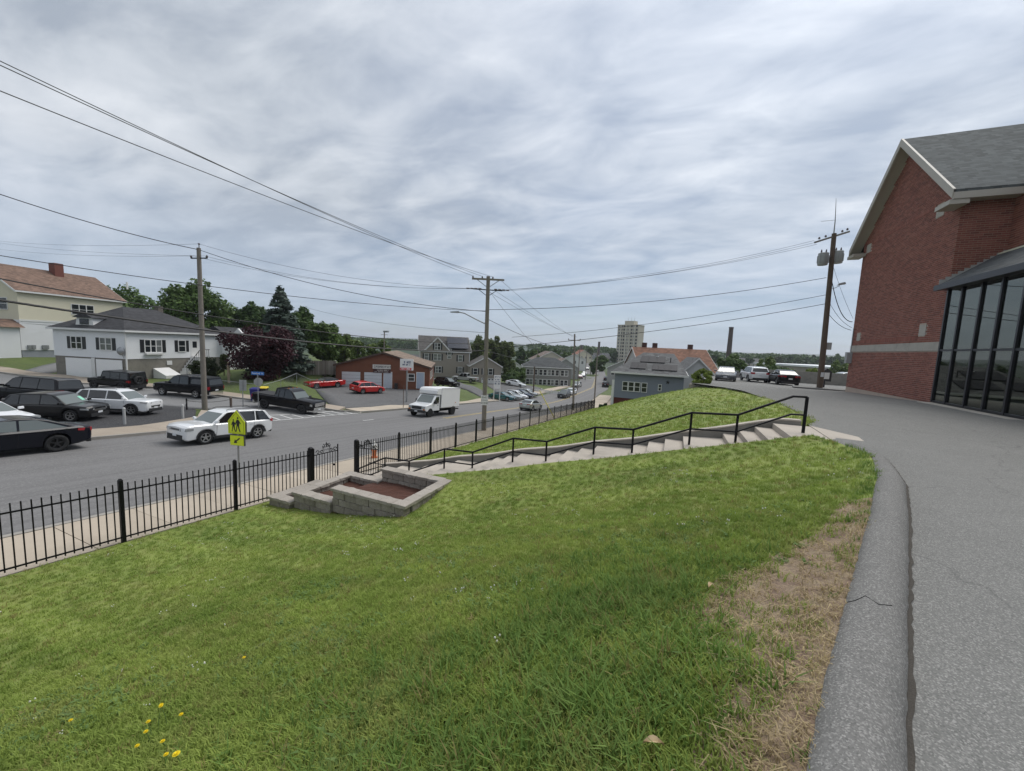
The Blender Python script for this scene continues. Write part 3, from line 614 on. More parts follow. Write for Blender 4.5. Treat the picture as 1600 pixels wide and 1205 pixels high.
def wall_run(p0, p1, ztop, zbots, cap_ext=(.05,.05), BH=.2, BL=.44, BD=.26):
    p0, p1 = Vector(p0), Vector(p1); d = (p1-p0); Ln = d.length; d.normalize(); ang = math.atan2(d.y, d.x); CH = .09
    n = max(1, round((Ln+sum(cap_ext))/.45)); cl = (Ln+sum(cap_ext))/n
    for i in range(n):
        c = p0 + d*(-cap_ext[0]+cl*(i+.5)); key = ('c', round(cl, 2), i % 3)
        if key not in BLK: BLK[key] = blockmesh(cl-.006, CH, BD+.07, len(BLK), True); BLK[key].materials.append(m_cap)
        link('cap_stone', BLK[key], plant, (c.x, c.y, ztop-CH/2+rnd.uniform(-.003,.003)), ang)
    zt = ztop-CH-.002; row = 0
    while zt > min(zbots)-.15:
        x = -.0 if row % 2 == 0 else -BL/2
        while x < Ln-.02:
            a = max(0, x); b = min(Ln, x+BL)
            if b-a > .08:
                mid = (a+b)/2; zb = lerp(zbots[0], zbots[1], mid/Ln)
                if zt > zb-.05:
                    key = (round(b-a, 2), rnd.randrange(4))
                    if key not in BLK: BLK[key] = blockmesh(b-a-.016, BH-.012, BD, 50+len(BLK)); BLK[key].materials.append(m_block)
                    c = p0 + d*mid; link('block', BLK[key], plant, (c.x+rnd.uniform(-.004,.004), c.y+rnd.uniform(-.006,.006), zt-BH/2), ang)
            x += BL
        zt -= BH; row += 1
wall_run((2.78,-6.08),(5.30,-6.08), -2.60, (-3.25,-2.95)); wall_run((5.18,-5.90),(5.18,-4.02), -2.604, (-2.95,-2.75)); wall_run((2.78,-4.08),(5.04,-4.08), -2.60, (-3.2,-2.9))
wall_run((1.28,-6.14),(2.76,-6.14), -2.98, (-3.45,-3.25)); wall_run((1.42,-5.96),(1.42,-4.42), -2.984, (-3.5,-3.5)); wall_run((1.28,-4.24),(2.76,-4.24), -2.98, (-3.5,-3.3))
wall_run((.34,-6.24),(1.26,-6.24), -3.26, (-3.7,-3.6)); wall_run((.48,-6.06),(.48,-4.7), -3.264, (-3.6,-3.6))
def mulch(x0, x1, y0, y1, z_):
    n = 16; P = np.array([[(x, y, z_+.03*math.sin(x*3.1)*math.sin(y*4.7)+rnd.uniform(-.015,.015)) for y in np.linspace(y0, y1, n)] for x in np.linspace(x0, x1, n)])
    link('mulch', grid_mesh('mulch', P, m_mulch, False), plant)
mulch(2.6, 5.12, -6.0, -4.15, -3.02); mulch(1.5, 2.66, -6.05, -4.35, -3.22); mulch(.5, 1.35, -6.15, -4.6, -3.42)
# ------------------------------------------------------------------ picket fence
PK = .019
def picket_me(): return B().box(-PK/2,PK/2,-PK/2,PK/2,0,1.34).mesh('picket')
pk_me = picket_me(); pk_me.materials.append(m_black)
def postmesh(w, h):
    b = B().box(-w/2,w/2,-w/2,w/2,-.15,h-.02); b.add([(-w/2,-w/2,h-.02),(w/2,-w/2,h-.02),(w/2,w/2,h-.02),(-w/2,w/2,h-.02),(-w/4,-w/4,h+.02),(w/4,-w/4,h+.02),(w/4,w/4,h+.02),(-w/4,w/4,h+.02)], [(4,5,6,7),(0,1,5,4),(1,2,6,5),(2,3,7,6),(3,0,4,7)])
    me = b.mesh('post'); me.materials.append(m_black); return me
post_me = postmesh(.075, 1.47); gpost_me = postmesh(.13, 1.46)
def fence(label, posts, limit):
    root = E_('picket_fence', (0, posts[0], float(zfence(posts[0]))), 0, label, 'fence'); z0 = float(zfence(posts[0])); y0 = posts[0]; cnt = 0; rest = B()
    for i, y in enumerate(posts): link('post', gpost_me if (i == 0) else post_me, root, (0, y-y0, float(zfence(y))-z0))
    for a, b in zip(posts[:-1], posts[1:]):
        za, zb = float(zfence(a))-z0, float(zfence(b))-z0
        for h in (1.20, .10): B().bar((0, a-y0, za+h), (0, b-y0, zb+h), .024, .032).obj('rail', m_black, root)
        n = 18
        for k in range(1, n+1):
            t = k/(n+1); y = lerp(a, b, t); zz = lerp(za, zb, t)+.04
            if cnt < limit: link('picket', pk_me, root, (0, y-y0, zz))
            else: rest.box(-PK/2, PK/2, y-y0-PK/2, y-y0+PK/2, zz, zz+1.34)
            cnt += 1
    if rest.v: tag(rest.obj('distant_pickets', m_black, root), None, None, None, 'stuff')
fence('black metal picket fence left of the open gate', [-4.63,-7.13,-9.60,-12.1,-14.6,-17.1], 300)
fence('long black metal picket fence right of the gate running down the street', [-2.54]+[.03+2.5*i for i in range(20)], 300)
# far lower end piece with the diagonal brace to the house
def gate(label, hinge, ang, scroll=True):
    g = E_('gate_leaf', (0.0, hinge, float(zfence(hinge))), ang, label, 'gate')   # local +x runs along the leaf
    Wd = .98
    for x in (.05, Wd): B().box(x-.016,x+.016,-.016,.016,.05,1.40).obj('stile', m_black, g)
    for z_ in (.12, 1.16): B().box(.066,Wd-.016,-.013,.013,z_-.014,z_+.014).obj('rail', m_black, g)
    for k in range(1, 9): x = .05+(Wd-.05)*k/9; B().box(x-.008,x+.008,-.008,.008,.13,1.15).obj('bar', m_black, g)
    def arc(cx, cz, r, a0, a1, rr=None, n=14): return [(cx+lerp(r, rr if rr is not None else r, i/n)*math.cos(R(lerp(a0, a1, i/n))), 0, cz+lerp(r, rr if rr is not None else r, i/n)*math.sin(R(lerp(a0, a1, i/n)))) for i in range(n+1)]
    for (cx, cz, r, a0, a1) in ((.20,1.24,.075,180,-160),(.34,1.235,.06,0,330),(.72,1.235,.06,180,-150),(.86,1.24,.075,0,340),(.53,1.47,.05,-90,250)):
        B().tube(arc(cx, cz, r, a0, a1, r*.35), .015, 6).obj('scroll', m_black, g, True)
    for (p, q) in (((.40,1.17),(.40,1.38)), ((.66,1.17),(.66,1.38)), ((.38,1.38),(.68,1.38)), ((.53,1.38),(.53,1.56))):
        B().tube([(p[0],0,p[1]),(q[0],0,q[1])], .011, 6).obj('scroll', m_black, g)
    for cx, s in ((.41,1),(.65,-1)): B().tube(arc(cx+s*.0, 1.43, .06, 90, 90-s*300, .02), .014, 6).obj('scroll', m_black, g, True)
    B().tube([(.46,0,1.23),(.46,0,1.31),(.53,0,1.26),(.60,0,1.31),(.60,0,1.23)], .010, 6).obj('scroll', m_black, g, True)
    B().box(.80,.86,-.03,.03,.62,.68).obj('latch', m_black, g)
    return g
gate('left leaf of the black scroll-topped gate, nearly closed', -4.56, R(82))
gr = gate('right leaf of the black scroll-topped gate, swung wide open', -2.60, R(14))
B().bar((.55,.02,.60),(1.35,.05,.55), .03, .02).obj('drop_bar', m_black, gr)
# ------------------------------------------------------------------ hydrant
hy = at(584, 738, 16.9); hz = g1(-1.75, -1.0)+.13
hyd = E_('fire_hydrant', (-1.75, .35, hz-.1), 0, 'white-topped orange fire hydrant seen through the open gate', 'fire hydrant')
m_or = M('hydrant_orange', (.55,.16,.06), .5); m_hw = M('hydrant_white', (.7,.7,.68), .5)
B().lathe([(0,0),(.15,0),(.15,.05),(.10,.06),(.10,.34),(.125,.35),(.125,.39),(.10,.40),(0,.40)], 16).obj('barrel', m_or, hyd, True)
bn = B().lathe([(.0,.40),(.10,.40),(.105,.60),(.12,.61),(.12,.65),(.10,.69),(.05,.76),(.03,.77),(.03,.81),(0,.81)], 16); bn.obj('bonnet', m_hw, hyd, True)
for a in (0, 90, 180): d = Vector((math.cos(R(a)), math.sin(R(a)), 0)); B().tube([d*.08+Vector((0,0,.50)), d*.17+Vector((0,0,.50))], .05, 10).obj('nozzle_cap', m_hw, hyd, True)
# ------------------------------------------------------------------ school crossing sign
m_lime = M('fluorescent_yellow_green', (.62,.72,.02), .45, .06, 3.); m_ink = M('sign_black', (.01,.01,.012), .5, 0)
m_signback = M('sign_back', (.06,.065,.06), .5)
sx, sy = -2.05, -5.80; sz = g1(sx, sy)+.13
cs = E_('crossing_sign', (sx, sy, sz), camang(0)-R(10), 'yellow-green school crossing sign with arrow plate on a steel post', 'road sign')
B().tube([(0,.03,0),(0,.03,2.35)], .03, 8).obj('post', m_galv, cs, True)
ZS = 2.62-.35
def signfr(y0): return lambda a, b, c: (a, y0-c, b)
S = .33
pent = [(-S,0),(S,0),(S,.42),(0,.80),(-S,.42)]
sp = B().prism([(a*1.0, b+ZS-.40) for a, b in pent], .018, signfr(0)).obj('warning_plate', m_lime, cs)
B().prism([(a*1.04, (b-.4)*1.04+ZS) for a, b in pent], .05, signfr(.052)).obj('plate_backing', m_signback, cs)
pr = .285; ib = [(-pr,.035),(pr,.035),(pr,.40),(0,.735),(-pr,.40)]; bo = B()
for i in range(5):
    a, b = ib[i], ib[(i+1) % 5]; bo.bar((a[0],-.0195,a[1]+ZS-.40),(b[0],-.0195,b[1]+ZS-.40),.003,.010,up=(0,1,0))
bo.obj('border', m_ink, sp)
def ped(cx, h, b):      # walking figure
    fr = signfr(-.0185); k = h/.46; q = lambda P: [(cx+x*k, ZS-.33+y*k) for x, y in P]
    b.prism(q([(.045*math.cos(t)*.62, .435+.045*math.sin(t)*.8) for t in np.linspace(0, 6.283, 9)[:-1]]), .003, fr)
    b.prism(q([(-.045,.385),(.035,.385),(.055,.27),(.05,.205),(-.045,.205),(-.055,.30)]), .003, fr)
    b.prism(q([(-.045,.21),(.0,.21),(-.035,.09),(-.055,.0),(-.085,.0),(-.065,.1)]), .003, fr)
    b.prism(q([(.0,.21),(.05,.21),(.055,.11),(.095,.0),(.06,.0),(.015,.1)]), .003, fr)
    b.prism(q([(-.045,.37),(-.10,.25),(-.08,.235),(-.03,.32)]), .003, fr); b.prism(q([(.035,.37),(.105,.27),(.09,.25),(.03,.31)]), .003, fr)
pb = B(); ped(.06, .50, pb); ped(-.11, .42, pb); pb.obj('walking_figures', m_ink, sp)
ap = B().prism([(-.26,-.80+.0),(.26,-.80),(.26,-.47),(-.26,-.47)], .018, lambda a, b, c: (a, 0-c, b+ZS)).obj('arrow_plate', m_lime, cs)
B().prism([(-.275,-.812),(.275,-.812),(.275,-.458),(-.275,-.458)], .05, lambda a, b, c: (a, .052-c, b+ZS)).obj('plate_backing', m_signback, cs)
ang = R(218); ca, sa = math.cos(ang), math.sin(ang)
B().prism([(x*ca-y*sa, x*sa+y*ca-.635+ZS) for x, y in [(-.15,-.022),(.03,-.022),(.03,-.075),(.15,0),(.03,.075),(.03,.022),(-.15,.022)]], .003, signfr(-.0185)).obj('arrow', m_ink, ap)
# ------------------------------------------------------------------ dandelions, fallen leaf
m_dand = M('dandelion_yellow', (.80,.62,.01), .7, .15, 60.); m_stem = M('dandelion_stem', (.13,.2,.06), .6)
for i, (px, py, h, nm) in enumerate([(238,1140,.16,'at the left of the front clump'),(247,1122,.20,'highest on the left side of the front clump'),(262,1112,.21,'standing tallest in the front clump'),(283,1128,.14,'at the right of the front clump'),(236,1150,.13,'low in the front clump'),(262,1165,.10,'low on the right of the front clump'),(221,1168,.07,'lowest on the left of the front clump'),(284,1190,.12,'at the bottom edge of the lawn'),(250,1200,.09,'at the bottom edge, left of the largest flower'),(377,1033,.10,'alone in the middle of the lower left lawn'),(112,1130,.08,'alone near the left edge of the lawn')]):
    p = lawn_pt(px, min(py+ (h*120), 1203)); z_ = float(lawn_z(p[0], p[1])); r = random.Random(i)
    d = E_('dandelion', (p[0], p[1], z_), r.uniform(0, 6), 'yellow dandelion '+nm, 'flower', 'dandelions in the lawn')
    lx, ly = r.uniform(-.03,.03), r.uniform(-.03,.03)
    B().tube([(0,0,-.01),(lx*.3,ly*.3,h*.5),(lx,ly,h)], .0022, 5).obj('stem', m_stem, d)
    fl = B(); k = .015 if i != 7 else .022
    for ring, (n, rr, zz) in enumerate(((14, 1.0, .002), (11, .72, .006), (7, .4, .010))):
        for j in range(n):
            a = 6.283*j/n+ring*.3; c, s = math.cos(a), math.sin(a); w = .25*k
            fl.add([(lx, ly, h+zz*.4), (lx+c*rr*k*.6-s*w, ly+s*rr*k*.6+c*w, h+zz+.002), (lx+c*rr*k, ly+s*rr*k, h+zz+.004), (lx+c*rr*k*.6+s*w, ly+s*rr*k*.6-c*w, h+zz+.002)], [(0,1,2,3)])
    fl.obj('flower_head', m_dand, d)
m_leaf = M('dead_leaf', (.45,.34,.20), .7, .2, 30.)
for (px, py, s, a, nm) in ((1019,1186,.045,.3,'tan fallen leaf on the grass by the bare patch'),(1108,929,.04,1.2,'pale scrap of leaf at the top of the bare patch')):
    p = lawn_pt(px, py); P = []
    o = B(); n = 6; L_ = []
    for i in range(n+1):
        t = i/n; w = math.sin(math.pi*min(1, t*1.05))*.38*s; L_.append(((t-.5)*2*s, w, .02*math.sin(t*3)))
    o.add([(x, w, z_+.012) for x, w, z_ in L_]+[(x, 0, z_) for x, w, z_ in L_]+[(x, -w, z_+.012) for x, w, z_ in L_], [(i, i+1, n+2+i, n+1+i) for i in range(n)]+[(n+1+i, n+2+i, 2*n+3+i, 2*n+2+i) for i in range(n)])
    lf = o.obj('fallen_leaf', m_leaf, None, True, loc=(p[0], p[1], float(lawn_z(p[0], p[1]))+.06), rz=a); tag(lf, nm, 'leaf')
# ------------------------------------------------------------------ brick building
def brickmat():
    t = NT('red_brick'); v = t.vec('obj'); n = t.noise(v, 9, 5, .6); r = t.math('FRACT', t.math('ADD', t.island(), t.math('MULTIPLY', t.orand(), 7.31)))
    col = t.ramp(r, [(0, (.17,.060,.044)), (.35, (.245,.085,.060)), (.7, (.285,.102,.072)), (1, (.33,.13,.095))]); col = t.mix(t.mapr(n, .35, .7, 0, .5), col, (.17,.072,.056))
    t.col(col); t.b.inputs['Roughness'].default_value = .85; t.bump(t.noise(v, 60, 4, .7), .4, .004); return t.m
m_brick = brickmat(); m_mortar = concrete('mortar', (.50,.40,.33), 3., .2, .2)
m_trim = M('cream_trim', (.42,.39,.34), .55, .08, 2.); m_band = concrete('limestone_band', (.46,.43,.38), 2.5, .3, .2)
m_mull = M('bronze_mullion', (.014,.014,.018), .35, .1)
BX, BY0, BY1, EZ, AZ = 23.3, 11.8, 22.3, 10.05, 14.55; YM = (BY0+BY1)/2; XB = 25.1
bld = E_('brick_building', (BX, BY0, -.30), 0, 'tall red brick building with gabled wing and glass entrance wall', 'building')
OB = Vector((BX, BY0, -.30))
def lo(x, y, z_): return (x-OB.x, y-OB.y, z_-OB.z)
def gtop(y): return AZ-abs(y-YM)*(AZ-EZ)/((BY1-BY0)/2)
w = B()
w.add([lo(BX,BY0,-1),lo(BX,BY1,-1),lo(BX,BY1,EZ),lo(BX,YM,AZ),lo(BX,BY0,EZ)], [(0,1,2,3,4)])
w.add([lo(BX,BY0,-1),lo(XB,BY0,-1),lo(XB,BY0,EZ),lo(BX,BY0,EZ)], [(0,1,2,3)])
w.add([lo(XB,BY0,5.5),lo(XB,-6,5.5),lo(XB,-6,EZ),lo(XB,BY0,EZ)], [(0,1,2,3)])
w.add([lo(BX,BY1,-1),lo(BX+16,BY1,-1),lo(BX+16,BY1,EZ),lo(BX,BY1,EZ)], [(0,1,2,3)])
w.obj('wall', m_mortar, bld)
CH, CL, MJ = .1016, .305, .016
bricks = []      # (centre, axis, length, height)
SPEC = [(13.05,13.75,9.15,9.80),(21.1,21.75,9.25,9.85),(13.1,13.75,3.08,3.70),(20.9,21.5,3.06,3.62)]
def solid(y, z_): return any(a-.02 < y < b+.02 and c-.02 < z_ < d+.02 for a, b, c, d in SPEC)
nrow = int((AZ+.3)/CH)
for r_ in range(nrow):
    z0 = -.30+r_*CH; zc = z0+CH/2
    if 2.28 < zc < 2.76: continue
    sold = any(abs(zc-q) < CH*.55 for q in (9.1,9.85,3.05,3.7)) and False
    y = BY0 + (0 if r_ % 2 == 0 else -CL/2)
    while y < BY1:
        a = max(y, BY0); b = min(y+CL, BY1); y += CL
        if b-a < .06 or zc+CH/2 > gtop((a+b)/2)-.0 or zc+CH/2 > gtop(a)+.02 or zc+CH/2 > gtop(b)+.02: continue
        if solid((a+b)/2, zc): continue
        bricks.append(((BX, (a+b)/2, zc), 'y', b-a-MJ, CH-MJ))
    if zc < EZ-.05:
        x = BX-.0 if r_ % 2 else BX-CL/2
        while x < XB:
            a = max(x, BX-.012); b = min(x+CL, XB); x += CL
            if b-a > .06 and zc > 5.5 + (a-BX)*.62: bricks.append((((a+b)/2, BY0, zc), 'x', b-a-MJ, CH-MJ))
        if zc > 6.9:
            yy = BY0
            while yy > 4:
                bricks.append(((XB, yy-CL/2, zc), 'y', CL-MJ, CH-MJ)); yy -= CL
def bkey(b): return math.dist(b[0], CAMP)
bricks.sort(key=bkey)
BM = {}
P_ = .012
near_ = [b for b in bricks if b[0][1] <= BY0+3.2 and abs(b[0][0]-XB) > .01][:300]; ns = set(map(id, near_))
for c, ax, L_, H_ in near_:
    key = (ax, round(L_, 2))
    if key not in BM:
        m_ = B()
        if ax == 'y': m_.box(-P_, .03, -L_/2, L_/2, -H_/2, H_/2)
        else: m_.box(-L_/2, L_/2, -P_, .03, -H_/2, H_/2)
        BM[key] = m_.mesh('brick'); BM[key].materials.append(m_brick)
    link('brick', BM[key], bld, lo(*c))
rest = B()
for b in bricks:
    if id(b) in ns: continue
    (x, y, z_), ax, L_, H_ = b; x, y, z_ = lo(x, y, z_); j = rnd.uniform(-.003,.002)
    if ax == 'y':
        vs = [(x-P_+j,y-L_/2,z_-H_/2),(x-P_+j,y+L_/2,z_-H_/2),(x-P_+j,y+L_/2,z_+H_/2),(x-P_+j,y-L_/2,z_+H_/2)]; bk = [(x+.01,q[1],q[2]) for q in vs]
    else:
        vs = [(x-L_/2,y-P_+j,z_-H_/2),(x+L_/2,y-P_+j,z_-H_/2),(x+L_/2,y-P_+j,z_+H_/2),(x-L_/2,y-P_+j,z_+H_/2)]; bk = [(q[0],y+.01,q[2]) for q in vs]
    rest.add(vs+bk, [(0,1,2,3),(0,1,5,4),(1,2,6,5),(2,3,7,6),(3,0,4,7)])
tag(rest.obj('brickwork', m_brick, bld), None, None, None, 'stuff')
for (a, b, c, d) in SPEC: B().box(BX-OB.x-.03, BX-OB.x+.02, a-OB.y+.02, b-OB.y-.02, c-OB.z+.02, d-OB.z-.02).obj('corner_stone', m_band, bld)
for (zc) in (9.08, 9.92, 3.0, 3.78):      # soldier-course frames between the stones
    sb = B()
    for y in np.arange(13.8, 21.05, .1016): sb.box(BX-OB.x-.022, BX-OB.x+.01, y-OB.y, y-OB.y+.09, zc-OB.z-.14 if zc in (9.08, 3.0) else zc-OB.z-.2, zc-OB.z+.10 if zc in (9.08, 3.0) else zc-OB.z+.02)
    if zc in (9.92, 3.0): tag(sb.obj('soldier_course', m_brick, bld), None, None, None, 'stuff')
bb = B()
for i in range(8): y = BY0+i*(BY1-BY0)/8; B().box(BX-OB.x-.045, BX-OB.x+.02, y-OB.y+.006, y+(BY1-BY0)/8-OB.y-.006, 2.30-OB.z, 2.74-OB.z).obj('band_stone', m_band, bld)
# roof of the wing
def shingle(name, c, k=9., tab=3.2):
    t = NT(name); v = t.vec('obj'); n = t.noise(v, 2.0, 5, .6); t.b.inputs['Roughness'].default_value = .9
    sp_ = t.nd('ShaderNodeSeparateXYZ'); t.L.new(v, sp_.inputs[0]); zf = t.math('FRACT', t.math('MULTIPLY', sp_.outputs[2], k)); row = t.math('FLOOR', t.math('MULTIPLY', sp_.outputs[2], k))
    cb_ = t.nd('ShaderNodeCombineXYZ'); t.L.new(t.math('ADD', t.math('MULTIPLY', sp_.outputs[0], tab), t.math('MULTIPLY', row, .37)), cb_.inputs[0]); t.L.new(t.math('MULTIPLY', sp_.outputs[1], tab), cb_.inputs[1]); t.L.new(row, cb_.inputs[2])
    wn = t.nd('ShaderNodeTexWhiteNoise'); fl = t.nd('ShaderNodeVectorMath', operation='FLOOR'); t.L.new(cb_.outputs[0], fl.inputs[0]); t.L.new(fl.outputs[0], wn.inputs[0])
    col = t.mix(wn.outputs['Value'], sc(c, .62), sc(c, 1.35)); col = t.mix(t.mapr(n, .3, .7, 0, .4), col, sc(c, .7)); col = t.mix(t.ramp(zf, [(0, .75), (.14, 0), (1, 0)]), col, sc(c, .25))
    t.col(col); t.bump(t.math('ADD', zf, t.noise(v, 40, 3, .6)), .4, .01); MATS[name] = t.m; return t.m
m_roofg = shingle('grey_green_shingle', (.090,.100,.100), 7., 3.6)
OV = .62; sl = (AZ-EZ)/((BY1-BY0)/2); RX1 = BX+22
rf = B()
def rp(x, y, dz): return lo(x, y, gtop(y)+dz)
for side in (-1, 1):
    ye = (BY0-OV) if side < 0 else (BY1+OV)
    rf.hexa([rp(BX-OV,ye,.06), rp(RX1,ye,.06), rp(RX1,YM,.06), rp(BX-OV,YM,.06)], [rp(BX-OV,ye,.24), rp(RX1,ye,.24), rp(RX1,YM,.24), rp(BX-OV,YM,.24)])
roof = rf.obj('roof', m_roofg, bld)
for side in (-1, 1):
    ye = (BY0-OV) if side < 0 else (BY1+OV); tr = B()
    tr.hexa([rp(BX-OV-.04,ye,-.16), rp(BX-OV+.06,ye,-.16), rp(BX-OV+.06,YM,-.16), rp(BX-OV-.04,YM,-.16)], [rp(BX-OV-.04,ye,.27), rp(BX-OV+.06,ye,.27), rp(BX-OV+.06,YM,.27), rp(BX-OV-.04,YM,.27)]); tr.obj('rake_board', m_trim, roof)
    B().hexa([rp(BX-OV+.06,ye,-.03), rp(BX+.0,ye,-.03), rp(BX+.0,YM,-.03), rp(BX-OV+.06,YM,-.03)], [rp(BX-OV+.06,ye,.055), rp(BX+.0,ye,.055), rp(BX+.0,YM,.055), rp(BX-OV+.06,YM,.055)]).obj('soffit', m_trim, roof)
    yy = ye; z_ = gtop(ye); y2 = BY0 if side < 0 else BY1
    B().box(BX-OV-OB.x, 22, min(yy,yy-side*.0)-.05-OB.y, yy+.05-OB.y, z_-.20-OB.z, z_+.10-OB.z).obj('gutter', m_trim, roof)
    B().box(BX-OV+.07-OB.x, 22, min(yy+.05*(-side), y2)-OB.y, max(yy+.05*(-side), y2)-OB.y, z_-.18-OB.z, z_-.12-OB.z).obj('soffit', m_trim, roof)
    B().box(BX-OV-.10-OB.x, BX-.02-OB.x, min(ye, y2+.5*(-side))-OB.y, max(ye, y2+.5*(-side))-OB.y, z_-.42-OB.z, z_-.21-OB.z).obj('cornice_return', m_trim, roof)
# entrance: glass wall under a lean-to
GZ0, GZ1, GT = -.22, 5.35, 2.32
ym = [11.72,10.69,9.42,8.28,7.14,6.0,4.86,3.72,2.58,1.44,.3,-.84,-1.98,-3.12,-4.26,-5.4]
for y in ym: B().box(-.07, .09, y-.075-OB.y, y+.02-OB.y, GZ0-OB.z, GZ1-OB.z).obj('mullion', m_mull, bld)
for z_, h in ((GZ0+.04,.08),(GT,.09),(GZ1-.02,.14)): B().box(-.05, .07, -5.5-OB.y, 11.70-OB.y, z_-h/2-OB.z, z_+h/2-OB.z).obj('transom', m_mull, bld)
def glass_thin(name, tint, refl=.5):
    t = NT(name); tr = t.nd('ShaderNodeBsdfTransparent'); tr.inputs[0].default_value = tuple(tint)+(1,); gl = t.nd('ShaderNodeBsdfGlossy'); gl.inputs['Roughness'].default_value = .015; gl.inputs[0].default_value = (.75,.78,.72,1)
    lw = t.nd('ShaderNodeLayerWeight'); lw.inputs[0].default_value = refl; ms = t.nd('ShaderNodeMixShader'); t.L.new(t.mapr(lw.outputs['Fresnel'], 0, 1, .16, .95), ms.inputs[0]); t.L.new(tr.outputs[0], ms.inputs[1]); t.L.new(gl.outputs[0], ms.inputs[2]); t.L.new(ms.outputs[0], t.out.inputs[0]); return t.m
m_pane = glass_thin('tinted_entrance_glass', (.42,.43,.36), .35)
for a, b in zip(ym[:-1], ym[1:]):
    for z0, z1 in ((GZ0+.08, GT-.05), (GT+.05, GZ1-.09)): B().box(.0, .012, b+.022-OB.y, a-.077-OB.y, z0-OB.z, z1-OB.z).obj('pane', m_pane, bld)
m_lean = M('dark_metal_roof', (.055,.062,.068), .5, .2, 2.)
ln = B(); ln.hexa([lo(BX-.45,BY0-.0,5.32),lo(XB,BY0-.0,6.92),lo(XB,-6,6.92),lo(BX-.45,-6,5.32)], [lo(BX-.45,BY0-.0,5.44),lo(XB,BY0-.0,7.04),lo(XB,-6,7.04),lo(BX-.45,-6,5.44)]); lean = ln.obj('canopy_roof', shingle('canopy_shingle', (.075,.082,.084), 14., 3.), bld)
B().box(-.52, -.40, -17.8, .06, 5.20-OB.z, 5.46-OB.z).obj('canopy_gutter', m_mull, lean)
B().box(-.40, -.0, -17.8, .0, 5.22-OB.z, 5.30-OB.z).obj('canopy_soffit', m_mull, lean)
for i in range(11):
    x = -.38+i*.205; z_ = 5.46+(x+.45)*.627+.0; B().box(x, x+.20, -.035, -.013, z_-OB.z, z_+.24-OB.z).obj('step_flashing', M('lead_flashing', (.36,.36,.35), .5), lean)
# inside the entrance: floor, rear wall, stair with balusters
m_in = M('lobby_wall', (.62,.60,.47), .8, .08, 1.); m_inf = M('lobby_floor', (.16,.15,.13), .5)
B().box(1.5, 1.62, -17.8, -.0, .0, 7.2).obj('lobby_wall', m_in, bld); B().box(.1, 1.5, -17.8, 0, -.1, .12).obj('lobby_floor', m_inf, bld); B().box(.12, 1.49, -.2, -.02, .12, 5.5).obj('lobby_side', m_in, bld)
m_str = M('stair_black', (.02,.02,.02), .5)
for off in (.5, 1.1): B().bar((off, -.9, .12), (off, -5.9, 3.1), .06, .28).obj('stair_stringer', m_str, bld)
for k in range(16): t = k/16; B().box(.5, 1.1, -1.2-t*4.7, -.92-t*4.7, .28+t*2.8, .32+t*2.8).obj('stair_tread', m_str, bld)
for k in range(14): t = k/14; B().box(.44,.46,-1.1-t*4.8-.012,-1.1-t*4.8+.012,.4+t*2.86,1.35+t*2.86).obj('baluster', m_str, bld)
B().bar((.45,-.9,1.3),(.45,-5.9,4.25),.05,.06).obj('stair_handrail', m_str, bld)
B().box(.3, 1.45, -9.5, -5.9, 2.95, 3.12).obj('stair_landing', m_str, bld)
B().box(-.2, 1.8, -17.8, -17.5, -.6, 10.3).obj('end_wall', m_brick, bld)
B().box(-.62,-.1,-17.4,-.2,-.1,.055).obj('entrance_sill', m_band, bld)
# services on the far corner
B().box(-.32,-.012,10.05,10.45,1.75,2.55).obj('meter_box', M('meter_grey', (.35,.36,.36), .5), bld)
B().tube([(-.06,10.3,2.55),(-.06,10.3,4.3)], .03, 8).obj('conduit', m_galv, bld)
# ------------------------------------------------------------------ vehicles
m_cglass = glassmat('car_glass', (.010,.012,.013), .03); m_cglass_l = glassmat('pale_car_glass', (.12,.14,.135), .03)
m_tyre = M('tyre_rubber', (.014,.014,.015), .8, .2, 20.); m_rims = M('silver_rim', (.48,.48,.48), .3, .1, 5., metal=.8); m_rimk = M('black_rim', (.02,.02,.022), .35)
m_plast = M('black_plastic', (.02,.02,.021), .6); m_chrome = M('chrome', (.6,.6,.6), .15, .05, 5., metal=1.); m_under = M('underbody', (.006,.006,.006), .9)
m_hl = M('headlamp', (.30,.31,.31), .06, .35, 30., spec=.9); m_tl = M('tail_lamp', (.35,.015,.02), .15, .1, spec=.8); m_amber = M('amber_lamp', (.6,.2,.03), .2)
m_plate = M('licence_plate', (.62,.64,.66), .5, .1, 20.)
def paint_m(name, c, metal=.0, rough=.28): return M('paint_'+name, c, rough, .04, 1.5, metal=metal, spec=.35 if max(c) > .1 else .05, coat=.9 if max(c) > .1 else .5)
WHL = {}
